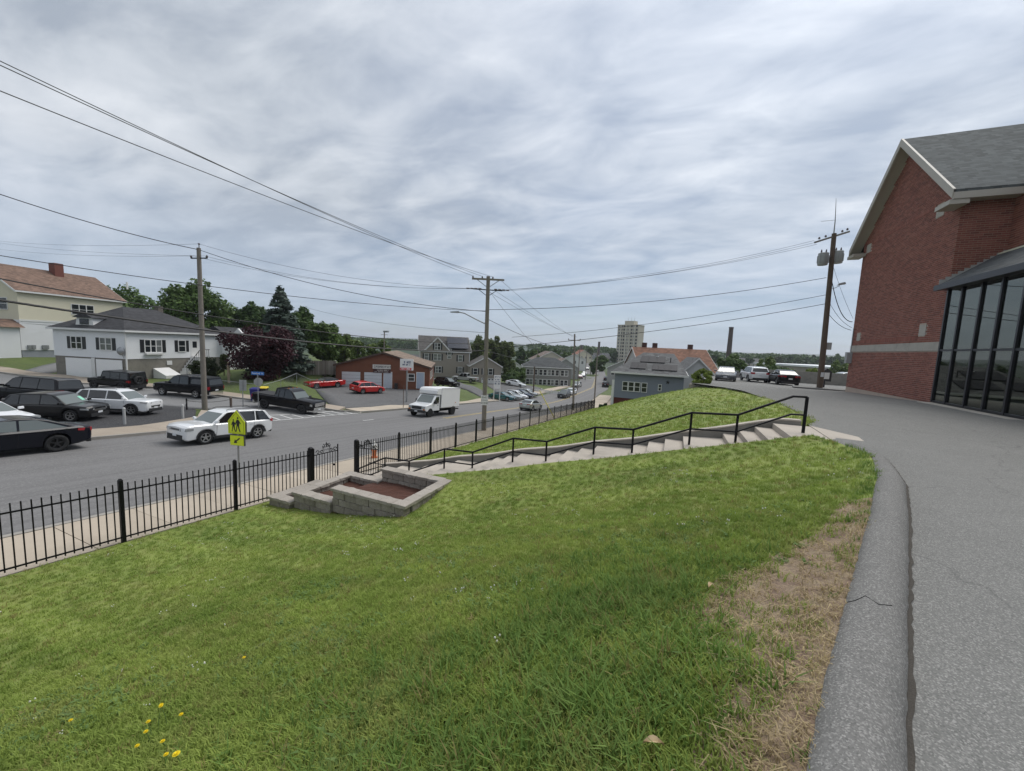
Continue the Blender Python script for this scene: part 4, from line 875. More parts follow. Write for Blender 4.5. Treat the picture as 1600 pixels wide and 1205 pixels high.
def wheel_me(r, wd, style):
    k = (round(r, 3), wd, style)
    if k in WHL: return WHL[k]
    h = wd/2; ri = r*.66
    t = B().lathe([(ri,-h*.85),(r*.80,-h),(r*.93,-h*.96),(r,-h*.7),(r,h*.7),(r*.93,h*.96),(r*.80,h),(ri,h*.85)], 26, 'y').mesh('tyre', True, 50); t.materials.append(m_tyre)
    d = B().lathe([(ri,-h*.85),(ri*.93,h*.35),(ri*.90,h*.35)], 22, 'y')
    b = B(); b.lathe([(ri*1.0,h*.86),(ri*.90,h*.80),(ri*.88,h*.4)], 22, 'y'); b.lathe([(0,h*.72),(ri*.24,h*.70),(ri*.28,h*.45)], 12, 'y')
    for i in range(5):
        a = 6.283*i/5+.3; c, s = math.cos(a), math.sin(a); q = lambda u, w, y: (u*c-w*s, y, u*s+w*c)
        b.hexa([q(ri*.18,-ri*.15,h*.45),q(ri*.92,-ri*.11,h*.55),q(ri*.92,ri*.11,h*.55),q(ri*.18,ri*.15,h*.45)], [q(ri*.18,-ri*.13,h*.72),q(ri*.92,-ri*.09,h*.80),q(ri*.92,ri*.09,h*.80),q(ri*.18,ri*.13,h*.72)])
    rm = b.mesh('rim', True, 40); rm.materials.append(m_rims if style == 's' else m_rimk)
    dk = B().lathe([(0,h*.30),(ri*.97,h*.30),(ri*.97,-h*.3),(0,-h*.3)], 18, 'y').mesh('brake_drum'); dk.materials.append(m_under)
    WHL[k] = (t, rm, dk); return WHL[k]
def add_wheels(root, xs, track, r, wd, style, detail):
    t, rm, dk = wheel_me(r, wd, style)
    for x in xs:
        for s in (1, -1):
            w = link('wheel', dk, root, (x, s*(track-wd/2), r)); w.rotation_euler = (0, 0, 0 if s > 0 else math.pi)
            link('tyre', t, w); link('rim', rm, w)
def car(name, label, cat, loc, rz, p, detail=2, group=None):
    root = E_(name, loc, rz, label, cat, group); L = p['L']; hw = p['W']/2; H = p['H']; wr = p.get('wr', .33); sill = p.get('sill', .24); xf = L/2-p['fo']; xr = xf-p['wb']; AR = wr*1.16
    pm = p['paint']; belt = p['belt']; top = p['top']   # top: [(x,z)...] front -> rear of lower body
    tx = sorted(top); 
    def ztop(x): return float(np.interp(x, [q[0] for q in tx], [q[1] for q in tx]))
    bot = sorted(p.get('bot', [(-L/2, .42), (-L/2+.25, .30), (-L/2+.7, sill), (L/2-.6, sill), (L/2-.15, .22), (L/2, .34)]))
    def zbot(x):
        z_ = float(np.interp(x, [q[0] for q in bot], [q[1] for q in bot]))
        for w in (xf, xr):
            if abs(x-w) < AR: z_ = max(z_, wr+math.sqrt(AR*AR-(x-w)**2)*p.get('ak', 1.0))
        return z_
    nose_ = p.get('nose', .16)
    def hwid(x):
        t = abs(x)/(L/2); e = p.get('taper', .13)
        return hw*(1-e*max(0, (t-.62)/.38)**2.2)
    S_ = {-L/2, L/2, L/2-.03, -L/2+.03, L/2-.10, -L/2+.10}
    for w in (xf, xr):
        for k in range(13): S_.add(w-AR*math.cos(math.pi*k/12))
        S_.add(w-AR-.004); S_.add(w+AR+.004)
    for q in top: S_.add(q[0])
    S_ |= set(np.linspace(-L/2+.2, L/2-.2, 15)); st = sorted(S_); st = [x for i, x in enumerate(st) if i == 0 or x-st[i-1] > .003]
    b = B(); nr = 12
    for x in st:
        w = hwid(x); zt = ztop(x); zb = min(zbot(x), zt-.10); e = L/2-abs(x); sq = 1.0 if e > .10 else .90+.10*math.sqrt(max(0, e/.10))
        w *= sq; zs = zt-p.get('sh', .075); zm = zb+(zs-zb)*.52
        half = [(0, zb), (w*.90, zb), (w*.985, zb+min(.05, (zs-zb)*.2)), (w*1.0, zm), (w*.985, zs), (w*.90, zt-.012), (0, zt+p.get('crown', .03))]
        ring = [(x, y, z_) for y, z_ in half]+[(x, -y, z_) for y, z_ in reversed(half[1:-1])]; b.v += ring
    n = 12
    for i in range(len(st)-1):
        for k in range(n): b.f.append((i*n+k, i*n+(k+1) % n, (i+1)*n+(k+1) % n, (i+1)*n+k))
    b.f.append(tuple(range(n))); b.f.append(tuple((len(st)-1)*n+k for k in range(n)))
    b.obj('body', pm, root, True, 32)
    B().box(xr-.5, xf+.5, -hw*.66, hw*.66, sill*.75, max(.45, belt*.62)).obj('underbody', m_under, root)
    # cabin
    def cabin(nm, prof, wb_, wt_, mat, zlo, zhi):
        c = B(); m_ = len(prof); wy = lambda z_: lerp(wb_, wt_, (z_-zlo)/(zhi-zlo))
        c.v += [(x, wy(z_), z_) for x, z_ in prof]+[(x, -wy(z_), z_) for x, z_ in prof]
        c.f += [tuple(range(m_)), tuple(reversed(range(m_, 2*m_)))]+[(i, (i+1) % m_, m_+(i+1) % m_, m_+i) for i in range(m_)]
        o = c.obj(nm, mat, root, True, 40, bevel=p.get('cb', .045), seg=3); return o, wy
    G_ = p['cab']; zhi = max(z_ for x, z_ in G_); zlo = min(z_ for x, z_ in G_); wb_ = hw*p.get('wb_', .90); wt_ = hw*p.get('wt_', .72)
    co, wy = cabin('cabin', G_, wb_, wt_, p.get('cabpaint', pm), zlo, zhi)
    def panel(nm, P4, mat, off=.008, par=None):
        a, b_, c_, d_ = [Vector(q) for q in P4]; nn = (b_-a).cross(d_-a).normalized()
        ctr = (a+b_+c_+d_)/4
        if nn.dot(ctr-Vector((p.get('cx', 0), 0, zlo+.1))) < 0: nn = -nn
        return B().hexa([q-nn*.01 for q in (a,b_,c_,d_)], [q+nn*off for q in (a,b_,c_,d_)]).obj(nm, mat, par or root)
    def front_pt(i, j, t): return (lerp(G_[i][0], G_[j][0], t), lerp(G_[i][1], G_[j][1], t))
    def shield(nm, i, j, t0, t1, ins, mat):
        (x0, z0), (x1, z1) = front_pt(i, j, t0), front_pt(i, j, t1)
        return panel(nm, [(x0, wy(z0)-ins, z0), (x0, -wy(z0)+ins, z0), (x1, -wy(z1)+ins, z1), (x1, wy(z1)-ins, z1)], mat)
    wi = p.get('ws', (0, 1)); ri_ = p.get('rs', (-2, -1)); gl = p.get('glass', m_cglass)
    sh = shield('windshield', wi[0], wi[1], .07, .93, .075, p.get('wsglass', m_cglass_l)); shield('rear_window', ri_[0], ri_[1], p.get('rt', (.10, .85))[0], p.get('rt', (.10, .85))[1], .09, gl)
    if p.get('sticker'): 
        (x0, z0), (x1, z1) = front_pt(wi[0], wi[1], .22), front_pt(wi[0], wi[1], .62); B().hexa([(x0+.012,.42,z0+.012),(x0+.012,.62,z0+.012),(x1+.012,.62,z1+.012),(x1+.012,.42,z1+.012)],[(x0+.016,.42,z0+.016),(x0+.016,.62,z0+.016),(x1+.016,.62,z1+.016),(x1+.016,.42,z1+.016)]).obj('price_sticker', M('green_sticker', (.25,.62,.45), .6), root)
    fx = [G_[wi[0]], G_[wi[1]]]; bx = [G_[ri_[0]], G_[ri_[1]]]
    def xA(z_): return fx[0][0]+(fx[1][0]-fx[0][0])*(z_-fx[0][1])/(fx[1][1]-fx[0][1])
    def xC(z_): return bx[0][0]+(bx[1][0]-bx[0][0])*(z_-bx[0][1])/(bx[1][1]-bx[0][1]) if abs(bx[1][1]-bx[0][1]) > .01 else bx[0][0]
    zl = zlo+p.get('wl', .035); zh = zhi-p.get('wh', .085)
    xs_ = [None]+list(p['pil'])+[None]
    for k in range(len(xs_)-1):
        a, c_ = xs_[k], xs_[k+1]
        P4 = []
        for z_, first in ((zl, True), (zh, True)):
            x0 = (xA(z_)-p.get('ag', .13)) if a is None else a-.035; x1 = (xC(z_)+p.get('cg', .14)) if c_ is None else c_+.035
            P4.append((x0, x1, z_))
        (a0, c0, z0), (a1, c1, z1) = P4
        if a1-c1 < .06: c1 = a1-.04 if a is None else c1; a1 = c1+.06
        for s in (1, -1):
            panel('side_window', [(a0, s*wy(z0), z0), (c0, s*wy(z0), z0), (c1, s*wy(z1), z1), (a1, s*wy(z1), z1)], gl)
    add_wheels(root, (xf, xr), hw*.985, wr, p.get('tw', .22), p.get('rim', 's'), detail)
    f = L/2; zt = ztop(f-.05)
    # lamps, grille, bumpers, plates
    lz = p.get('lz', (.60, .74)); ll = p.get('ll', .30)
    for s in (1, -1):
        w0 = hwid(f-.08); B().hexa([(f-.16,s*w0*.50,lz[0]),(f+.010,s*w0*.50,lz[0]),(f-.03,s*(w0*.98+.012),lz[0]+.02),(f-ll,s*(hwid(f-ll)+.012),lz[0]+.05)], [(f-.16,s*w0*.50,lz[1]),(f+.004,s*w0*.50,lz[1]-.02),(f-.045,s*(w0*.97+.012),lz[1]),(f-ll,s*(hwid(f-ll)+.010),lz[1]+.01)]).obj('headlight', m_hl, root)
        tz = p.get('tz', (.70, .86)); w1 = hwid(-f+.08); tlw = p.get('tlw', .5); tll = p.get('tll', .22)
        B().hexa([(-f-.012,s*w1*tlw,tz[0]),(-f+.12,s*w1*tlw,tz[0]),(-f+tll,s*(hwid(-f+tll)+.012),tz[0]+.05),(-f+.02,s*(w1*.95+.01),tz[0])], [(-f-.008,s*w1*tlw,tz[1]),(-f+.12,s*w1*tlw,tz[1]),(-f+tll,s*(hwid(-f+tll)+.010),tz[1]-.01),(-f+.025,s*(w1*.95+.008),tz[1])]).obj('tail_light', m_tl, root)
    gz = p.get('gz', (.42, .60)); gw = p.get('gw', .46)
    gm = p.get('grille', m_plast)
    gr_ = B().hexa([(f-.10,-hw*gw,gz[0]),(f+.008,-hw*gw,gz[0]),(f+.008,hw*gw,gz[0]),(f-.10,hw*gw,gz[0])], [(f-.10,-hw*gw*1.08,gz[1]),(f+.003,-hw*gw*1.08,gz[1]),(f+.003,hw*gw*1.08,gz[1]),(f-.10,hw*gw*1.08,gz[1])]).obj('grille', gm, root)
    if p.get('slots'):
        for k in range(7): y = lerp(-hw*gw*.86, hw*gw*.86, k/6); B().box(f+.004, f+.013, y-.035, y+.035, gz[0]+.02, gz[1]-.02).obj('grille_slot', m_plast, gr_)
    elif detail > 1:
        for k in range(3): z_ = lerp(gz[0]+.03, gz[1]-.03, k/2); B().box(f+.004, f+.014, -hw*gw*.98, hw*gw*.98, z_-.008, z_+.008).obj('grille_bar', m_chrome, gr_)
    B().box(f-.12, f+.012, -hw*.70, hw*.70, .25, p.get('bz', .36)).obj('front_bumper', p.get('bump', m_plast), root)
    B().box(-f-.012, -f+.12, -hw*.74, hw*.74, .28, p.get('rbz', .42)).obj('rear_bumper', p.get('bump', m_plast), root)
    B().box(f+.006, f+.020, -.16, .16, .44, .55).obj('front_plate', m_plate, root)
    pz = p.get('pz', .66); B().box(-f-.020, -f-.004, -.16, .16, pz, pz+.11).obj('rear_plate', m_plate, root)
    for s in (1, -1):
        mx = fx[0][0]-.22; B().hexa([(mx,s*(hw*.93),belt+.02),(mx+.12,s*(hw*.93),belt+.02),(mx+.09,s*(hw+.17),belt+.03),(mx-.02,s*(hw+.17),belt+.03)], [(mx,s*(hw*.93),belt+.15),(mx+.10,s*(hw*.93),belt+.14),(mx+.07,s*(hw+.17),belt+.16),(mx-.02,s*(hw+.17),belt+.17)]).obj('door_mirror', p.get('mirror', pm), root, bevel=.02)
        if p.get('clad'):
            B().box(xr+AR, xf-AR, s*hw*.97-.02, s*hw*.97+.035, sill-.02, sill+.10).obj('sill_cladding', m_plast, root)
            for w in (xf, xr):
                ab = B(); pts = [(w-AR*1.02*math.cos(math.pi*k/10), s*(hwid(w)*.99), wr+AR*1.02*math.sin(math.pi*k/10)*p.get('ak', 1.0)) for k in range(11)]
                ab.tube(pts, .035, 6).obj('arch_trim', m_plast, root, True)
        if detail > 1:
            for k, px_ in enumerate(p['doors']): B().box(px_-.006, px_+.006, s*hw*.992-.004, s*hw*.992+.0075, sill+.08, belt-.10).obj('door_seam', m_under, root)
            for px_ in p['handles']: B().box(px_-.10, px_+.10, s*hw*.985-.01, s*hw*.985+.030, belt-.155, belt-.125).obj('door_handle', p.get('mirror', pm), root)
            if p.get('beltline'): B().hexa([(xA(zlo)-.1,s*wb_,zlo-.005),(xC(zlo)+.12,s*wb_,zlo-.005),(xC(zlo)+.12,s*(wb_+.014),zlo-.005),(xA(zlo)-.1,s*(wb_+.014),zlo-.005)],[(xA(zlo)-.1,s*wb_,zlo+.025),(xC(zlo)+.12,s*wb_,zlo+.025),(xC(zlo)+.12,s*(wb_+.012),zlo+.025),(xA(zlo)-.1,s*(wb_+.012),zlo+.025)]).obj('window_trim', m_chrome, root)
    if p.get('rails'):
        for s in (1, -1): B().tube([(fx[1][0]-.15,s*wt_*.88,zhi+.02),(fx[1][0]-.3,s*wt_*.88,zhi+.07),(bx[0][0]+.25,s*wt_*.88,zhi+.07),(bx[0][0]+.1,s*wt_*.88,zhi+.0)], .018, 6).obj('roof_rail', m_plast, root, True)
    return root
def sedan(paint, **k):
    L = k.get('L', 4.85); h = L/2
    d = dict(L=L, W=1.85, H=1.46, wb=2.83, fo=.95, wr=.335, belt=.95, paint=paint,
      top=[(-h,.86),(-h+.06,1.00),(-h+.45,1.04),(-.9,.99),(.65,.95),(1.05,.92),(h-.5,.80),(h-.12,.70),(h,.58)],
      cab=[(1.12,.90),(.28,1.36),(-.20,1.45),(-.70,1.44),(-1.15,1.34),(-1.98,1.00)], ws=(0,1), rs=(4,5), rt=(.02,.85), pil=[-.30], doors=[.92,-.28,-1.25], handles=[-.12,-1.05], beltline=True, cg=.30, wl=.06, tz=(.80,.95), tlw=.42, tll=.50, lz=(.60,.72), ll=.42, gz=(.40,.60), gw=.50, pz=.62)
    d.update(k); return d
def suv(paint, **k):
    L = k.get('L', 4.40); h = L/2
    d = dict(L=L, W=1.82, H=1.64, wb=2.63, fo=.88, wr=.35, sill=.30, belt=1.02, paint=paint, clad=True, wb_=.92, wt_=.74,
      top=[(-h,.80),(-h+.03,1.02),(-h+.3,1.05),(.3,1.03),(.95,1.03),(h-.45,1.01),(h-.12,.97),(h,.88)],
      cab=[(1.08,.98),(.42,1.52),(.0,1.62),(-1.2,1.61),(-h+.42,1.53),(-h+.06,1.02)], ws=(0,1), rs=(4,5), rt=(.06,.82), pil=[-.18,-1.18], doors=[.85,-.16,-1.05], handles=[.02,-.90], tz=(.88,1.06), tlw=.62, tll=.20, lz=(.72,.88), ll=.36, gz=(.70,.86), gw=.44, rails=True, bz=.46, rbz=.50, pz=.74, cg=.16)
    d.update(k); return d
def hatch(paint, **k):
    L = k.get('L', 4.35); h = L/2
    d = suv(paint, L=L, H=1.48, W=1.82, wr=.325, sill=.22, clad=False, rails=False, belt=.93, top=[(-h,.78),(-h+.03,.95),(-h+.3,.98),(.4,.95),(1.1,.92),(h-.45,.80),(h-.1,.70),(h,.58)],
      cab=[(1.15,.90),(.30,1.38),(-.15,1.47),(-1.1,1.45),(-h+.52,1.38),(-h+.10,.96)], lz=(.60,.74), gz=(.36,.55), tz=(.80,1.0), bz=.34, rbz=.40, pz=.6)
    d.update(k); return d
def pickup(paint, **k):
    L = k.get('L', 5.8); h = L/2
    d = dict(L=L, W=1.98, H=1.98, wb=3.55, fo=1.0, wr=.42, sill=.46, belt=1.18, paint=paint, wb_=.90, wt_=.76, taper=.05, sh=.06,
      top=[(-h,1.10),(-h+.04,1.20),(-.6,1.20),(.9,1.18),(1.35,1.20),(h-.3,1.14),(h-.08,1.10),(h,.96)],
      bot=[(-h,.62),(-h+.4,.56),(-1,.46),(h-.8,.46),(h-.1,.42),(h,.48)],
      cab=[(1.42,1.12),(.86,1.78),(.45,1.96),(-.55,1.96),(-.68,1.90),(-.78,1.18)], ws=(0,1), rs=(4,5), rt=(.12,.75), pil=[.18], doors=[1.15,.20,-.70], handles=[.36,-.42], tz=(.82,1.10), tlw=.82, tll=.14, lz=(.78,.98), ll=.22, gz=(.74,.98), gw=.50, bz=.66, rbz=.64, pz=.70, grille=m_plast, bump=m_chrome, ak=.95, cg=.08, mirror=m_plast)
    d.update(k); return d
def put_wheel(px, py, ang, p, wheel='f', side=-1, z=None):
    """centre of a car whose named wheel meets the ground at a photo point"""
    w = ong(px, py) if z is None else atz(px, py, z); L = p['L']; xf = L/2-p['fo']; x = xf if wheel == 'f' else xf-p['wb']; y = side*p['W']/2*.95
    c, s = math.cos(ang), math.sin(ang); cx, cy = w[0]-(x*c-y*s), w[1]-(x*s+y*c)
    return (cx, cy, (g1(cx, cy) if z is None else z)+.02)
def put_slope(o, ang):    # sit on the fall of the street
    c, s = math.cos(ang), math.sin(ang); x, y, z_ = o.location
    p = (g1(x+c*1.4, y+s*1.4)-g1(x-c*1.4, y-s*1.4))/2.8; r = (g1(x-s*.8, y+c*.8)-g1(x+s*.8, y-c*.8))/1.6
    r = max(-.08, min(.08, r)); p = max(-.1, min(.1, p)); o.rotation_euler = (math.atan(r), -math.atan(p), ang); return o
pk_black = paint_m('black', (.006,.006,.008)); pk_navy = paint_m('blue_black', (.006,.007,.012)); pk_white = paint_m('white', (.72,.73,.74)); pk_char = paint_m('charcoal', (.020,.020,.021), .3); pk_silver = paint_m('silver', (.42,.43,.42), .5); pk_grey = paint_m('grey', (.16,.165,.16), .4); pk_red = paint_m('red', (.50,.012,.012)); pk_teal = paint_m('teal', (.012,.10,.115), .3); pk_blue = paint_m('dark_blue', (.012,.02,.045), .2); pk_sage = paint_m('sage_grey', (.19,.21,.19), .4); pk_gun = paint_m('gunmetal', (.075,.08,.085), .4)
def road_car(nm, label, x, y, ang, p, detail=2, cat='car', group=None):
    o = car(nm, label, cat, (x, y, g1(x, y)+.012), ang, p, detail, group); return put_slope(o, ang)
# --- on the main street
road_car('white_suv', 'white compact SUV with seven-slot grille driving past the crossing sign', -10.95, -1.15, R(270), suv(pk_white, slots=True, L=4.45, fo=.90, gz=(.70,.84), gw=.40, lz=(.70,.85), ll=.34, bz=.52, glass=m_cglass, grille=pk_white, mirror=pk_white), cat='car')
road_car('black_sedan', 'black sedan with black rims leaving at the left edge of the street', -13.15, -8.2, R(270.5), sedan(pk_navy, rim='k', L=4.87, wr=.355, glass=m_cglass_l))  # paler glass colour stands in for reflections and a light interior
road_car('silver_sedan', 'silver-green sedan seen from behind driving away down the street', -6.25, 34.9, R(87), sedan(paint_m('pale_sage', (.36,.39,.36), .5), L=4.55, wb=2.7))
road_car('dark_suv', 'dark SUV coming up the street far beyond the fence end', -9.4, 63.5, R(268), suv(pk_gun, H=1.7), 1)
road_car('white_car', 'white car following the dark SUV up the far street', -9.9, 71, R(268), sedan(pk_white), 1)
road_car('silver_car', 'silver car parked at the left kerb of the far street', float(bent(-12.6,92)), 92, R(268), hatch(pk_silver), 1)
road_car('red_car', 'dark red car parked on the left side of the far street', float(bent(-14.0,124)), 124, R(285), sedan(paint_m('maroon', (.16,.01,.015))), 1)
road_car('red_car', 'red car at the far end of the street', float(bent(-9.0,170)), 170, R(285), sedan(pk_red), 1)
road_car('black_car', 'black car parked at the right kerb of the far street', float(bent(-4.9,100)), 100, R(95), suv(pk_black), 1)
road_car('black_car', 'second black car farther along the right kerb of the far street', float(bent(-4.6,128)), 128, R(98), sedan(pk_black), 1)
for i, (y, off, m_, nm) in enumerate(((140,-13.5,pk_white,'white'),(150,-13.3,pk_silver,'silver'),(185,-12.8,pk_grey,'grey'))):
    road_car(nm+'_car', nm+' car in the line parked at the far end of the street', float(bent(off, y)), y, R(287), hatch(m_), 0, group='cars far down the street')
# --- used car lot
LA = R(34)
p = suv(pk_char, L=4.30, wb=2.61, H=1.6, sticker=True, rails=False, clad=False, top=[(-2.15,.80),(-2.1,1.0),(-1.8,1.04),(.3,1.0),(1.0,.99),(1.6,.95),(2.03,.88),(2.15,.78)], gz=(.56,.70), lz=(.66,.78))
c = put_wheel(110, 660, LA, p); o = car('charcoal_crossover', 'charcoal crossover with green windshield sticker parked in the corner lot', 'car', c, LA, p); put_slope(o, LA)
p = suv(pk_white, L=4.26, wb=2.55, H=1.66, gz=(.50,.64), lz=(.78,.90), rails=True, wsglass=m_cglass_l)
c = put_wheel(204, 650, LA, p); o = car('white_crossover', 'white crossover parked nose-out beside the charcoal one', 'car', c, LA, p); put_slope(o, LA)
p = sedan(pk_white, L=4.7)
o = car('white_sedan', 'white sedan at the left edge, front poking out behind the black sedan', 'car', (-21.9,-6.6,g1(-21.9,-6.6)+.04), R(20), p); put_slope(o, R(20))
p = suv(pk_black, L=5.2, W=1.98, H=1.9, wb=3.1, wr=.37, rails=False, clad=False, cab=[(1.3,1.05),(.75,1.70),(.3,1.86),(-1.9,1.86),(-2.30,1.78),(-2.54,1.05)], pil=[.05,-1.15], belt=1.1)
o = car('black_large_suv', 'long black SUV seen from behind with broad tinted rear glass', 'car', (-30.6,-2.2,g1(-30.6,-2.2)+.04), R(203), p); put_slope(o, R(203))
p = suv(pk_sage, L=4.5, H=1.75, rails=True, cab=[(1.08,.98),(.55,1.55),(.1,1.72),(-1.5,1.72),(-1.95,1.66),(-2.16,1.02)])
o = car('sage_suv', 'grey-green SUV cut off by the left edge of the picture', 'car', (-31.0,-8.6,g1(-31.0,-8.6)+.04), R(215), p); put_slope(o, R(215))
# --- side street
p = pickup(pk_black, L=5.85, wb=3.57, rim='k', top=[(-2.92,1.12),(-2.88,1.22),(-.6,1.22),(.9,1.20),(1.35,1.26),(2.5,1.22),(2.85,1.14),(2.92,.96)])
RA = R(14); o = car('black_pickup', 'black crew pickup waiting at the crosswalk mouth of the side street', 'pickup', put_wheel(470, 648, RA, p), RA, p); put_slope(o, RA)
B().box(-2.80,-.86,-.86,.86,1.222,1.26).obj('bed_cover', m_plast, o); B().box(2.90,2.95,-.62,.62,.76,1.06).obj('chrome_grille_frame', m_chrome, o)
for y in (-.5,0,.5): B().box(.2,.32,y-.05,y+.05,1.97,2.0).obj('roof_marker', m_amber, o)
p = pickup(pk_black, L=5.4, W=1.9, H=1.8, wb=3.24, wr=.37, fo=.9)
TA = R(199); tc_ = atz(298, 619, -4.32); o = car('capped_pickup', 'black pickup with a camper shell parked before the house lawn', 'pickup', (tc_[0]+.1, tc_[1]-.15, g1(tc_[0]+.1, tc_[1]-.15)+.05), TA, p); put_slope(o, TA)
sh_ = B().hexa([(-2.66,-.84,1.17),(-.80,-.84,1.17),(-.80,.84,1.17),(-2.66,.84,1.17)], [(-2.50,-.70,1.88),(-.84,-.72,1.92),(-.84,.72,1.92),(-2.50,.70,1.88)]).obj('camper_shell', pk_black, o, bevel=.04)
for s in (1,-1): B().hexa([(-2.45,s*.825,1.28),(-.95,s*.825,1.28),(-.95,s*.84,1.28),(-2.45,s*.84,1.28)],[(-2.36,s*.735,1.70),(-.97,s*.735,1.70),(-.97,s*.75,1.70),(-2.36,s*.75,1.70)]).obj('shell_window', m_cglass, sh_)
B().hexa([(-2.66,-.72,1.25),(-2.63,-.72,1.25),(-2.63,.72,1.25),(-2.66,.72,1.25)],[(-2.55,-.64,1.72),(-2.52,-.64,1.72),(-2.52,.64,1.72),(-2.55,.64,1.72)]).obj('shell_rear_window', m_cglass, sh_)
# boxy off-roader
p = suv(pk_black, L=4.4, W=1.87, H=1.84, wb=2.95, fo=.62, wr=.40, sill=.50, belt=1.12, taper=.02, clad=False, rails=False, cb=.02, wb_=.86, wt_=.78, sh=.04,
  top=[(-2.2,1.12),(.55,1.12),(.9,1.12),(2.0,1.06),(2.15,1.04),(2.2,.98)], bot=[(-2.2,.55),(2.2,.55)], cab=[(.92,1.10),(.72,1.72),(.6,1.82),(-2.05,1.82),(-2.12,1.76),(-2.18,1.12)], pil=[-.15,-1.15], gz=(.74,1.0), gw=.55, lz=(.82,.96), ll=.12, slots=True, grille=pk_black, rim='k', doors=[.72,-.2,-1.1], handles=[.0,-.9], ak=.85, bz=.62, rbz=.62, tz=(.85,1.05), tlw=.80)
WA = R(197); wc = atz(184, 607, -4.1); o = car('black_offroader', 'black boxy off-roader with rear spare wheel parked by the white garage', 'car', (wc[0]+.4, wc[1]-.1, g1(wc[0]+.4, wc[1]-.1)+.05), WA, p); put_slope(o, WA)
for s in (1,-1):
    for x in (1.58,-1.37): B().hexa([(x-.52,s*.72,.92),(x+.52,s*.72,.92),(x+.52,s*.97,.90),(x-.52,s*.97,.90)],[(x-.40,s*.72,.99),(x+.40,s*.72,.99),(x+.36,s*.97,.97),(x-.36,s*.97,.97)]).obj('fender_flare', m_plast, o)
t_, r_m, d_m = wheel_me(.40, .24, 'k'); sw = link('spare_wheel', t_, o, (-2.32, .08, 1.06)); sw.rotation_euler = (0,0,R(90)); link('rim', r_m, sw)
# --- garage yard
p = sedan(pk_red, L=4.95, W=1.92, H=1.32, wb=2.79, belt=.88, cabpaint=M('black_vinyl_roof', (.015,.015,.015), .7), top=[(-2.47,.80),(-2.4,.92),(-2.0,.95),(-.9,.92),(.4,.90),(.8,.90),(2.2,.84),(2.42,.80),(2.475,.62)], cab=[(.75,.87),(.20,1.25),(-.2,1.32),(-.8,1.31),(-1.1,1.26),(-1.75,.92)], grille=m_chrome, bump=m_chrome, gw=.8, gz=(.55,.70), lz=(.60,.70))
c = at(508, 608, 51); o = car('red_muscle_car', 'red vintage muscle car with black vinyl roof in the garage yard', 'car', (c[0], c[1], g1(c[0], c[1])+.05), camang(232), p); put_slope(o, camang(232))
p = hatch(pk_red, L=4.36); c = at(574, 612, 49); o = car('red_hatchback', 'bright red hatchback parked facing the garage doors', 'car', (c[0], c[1], g1(c[0], c[1])+.05), camang(58), p); put_slope(o, camang(58))
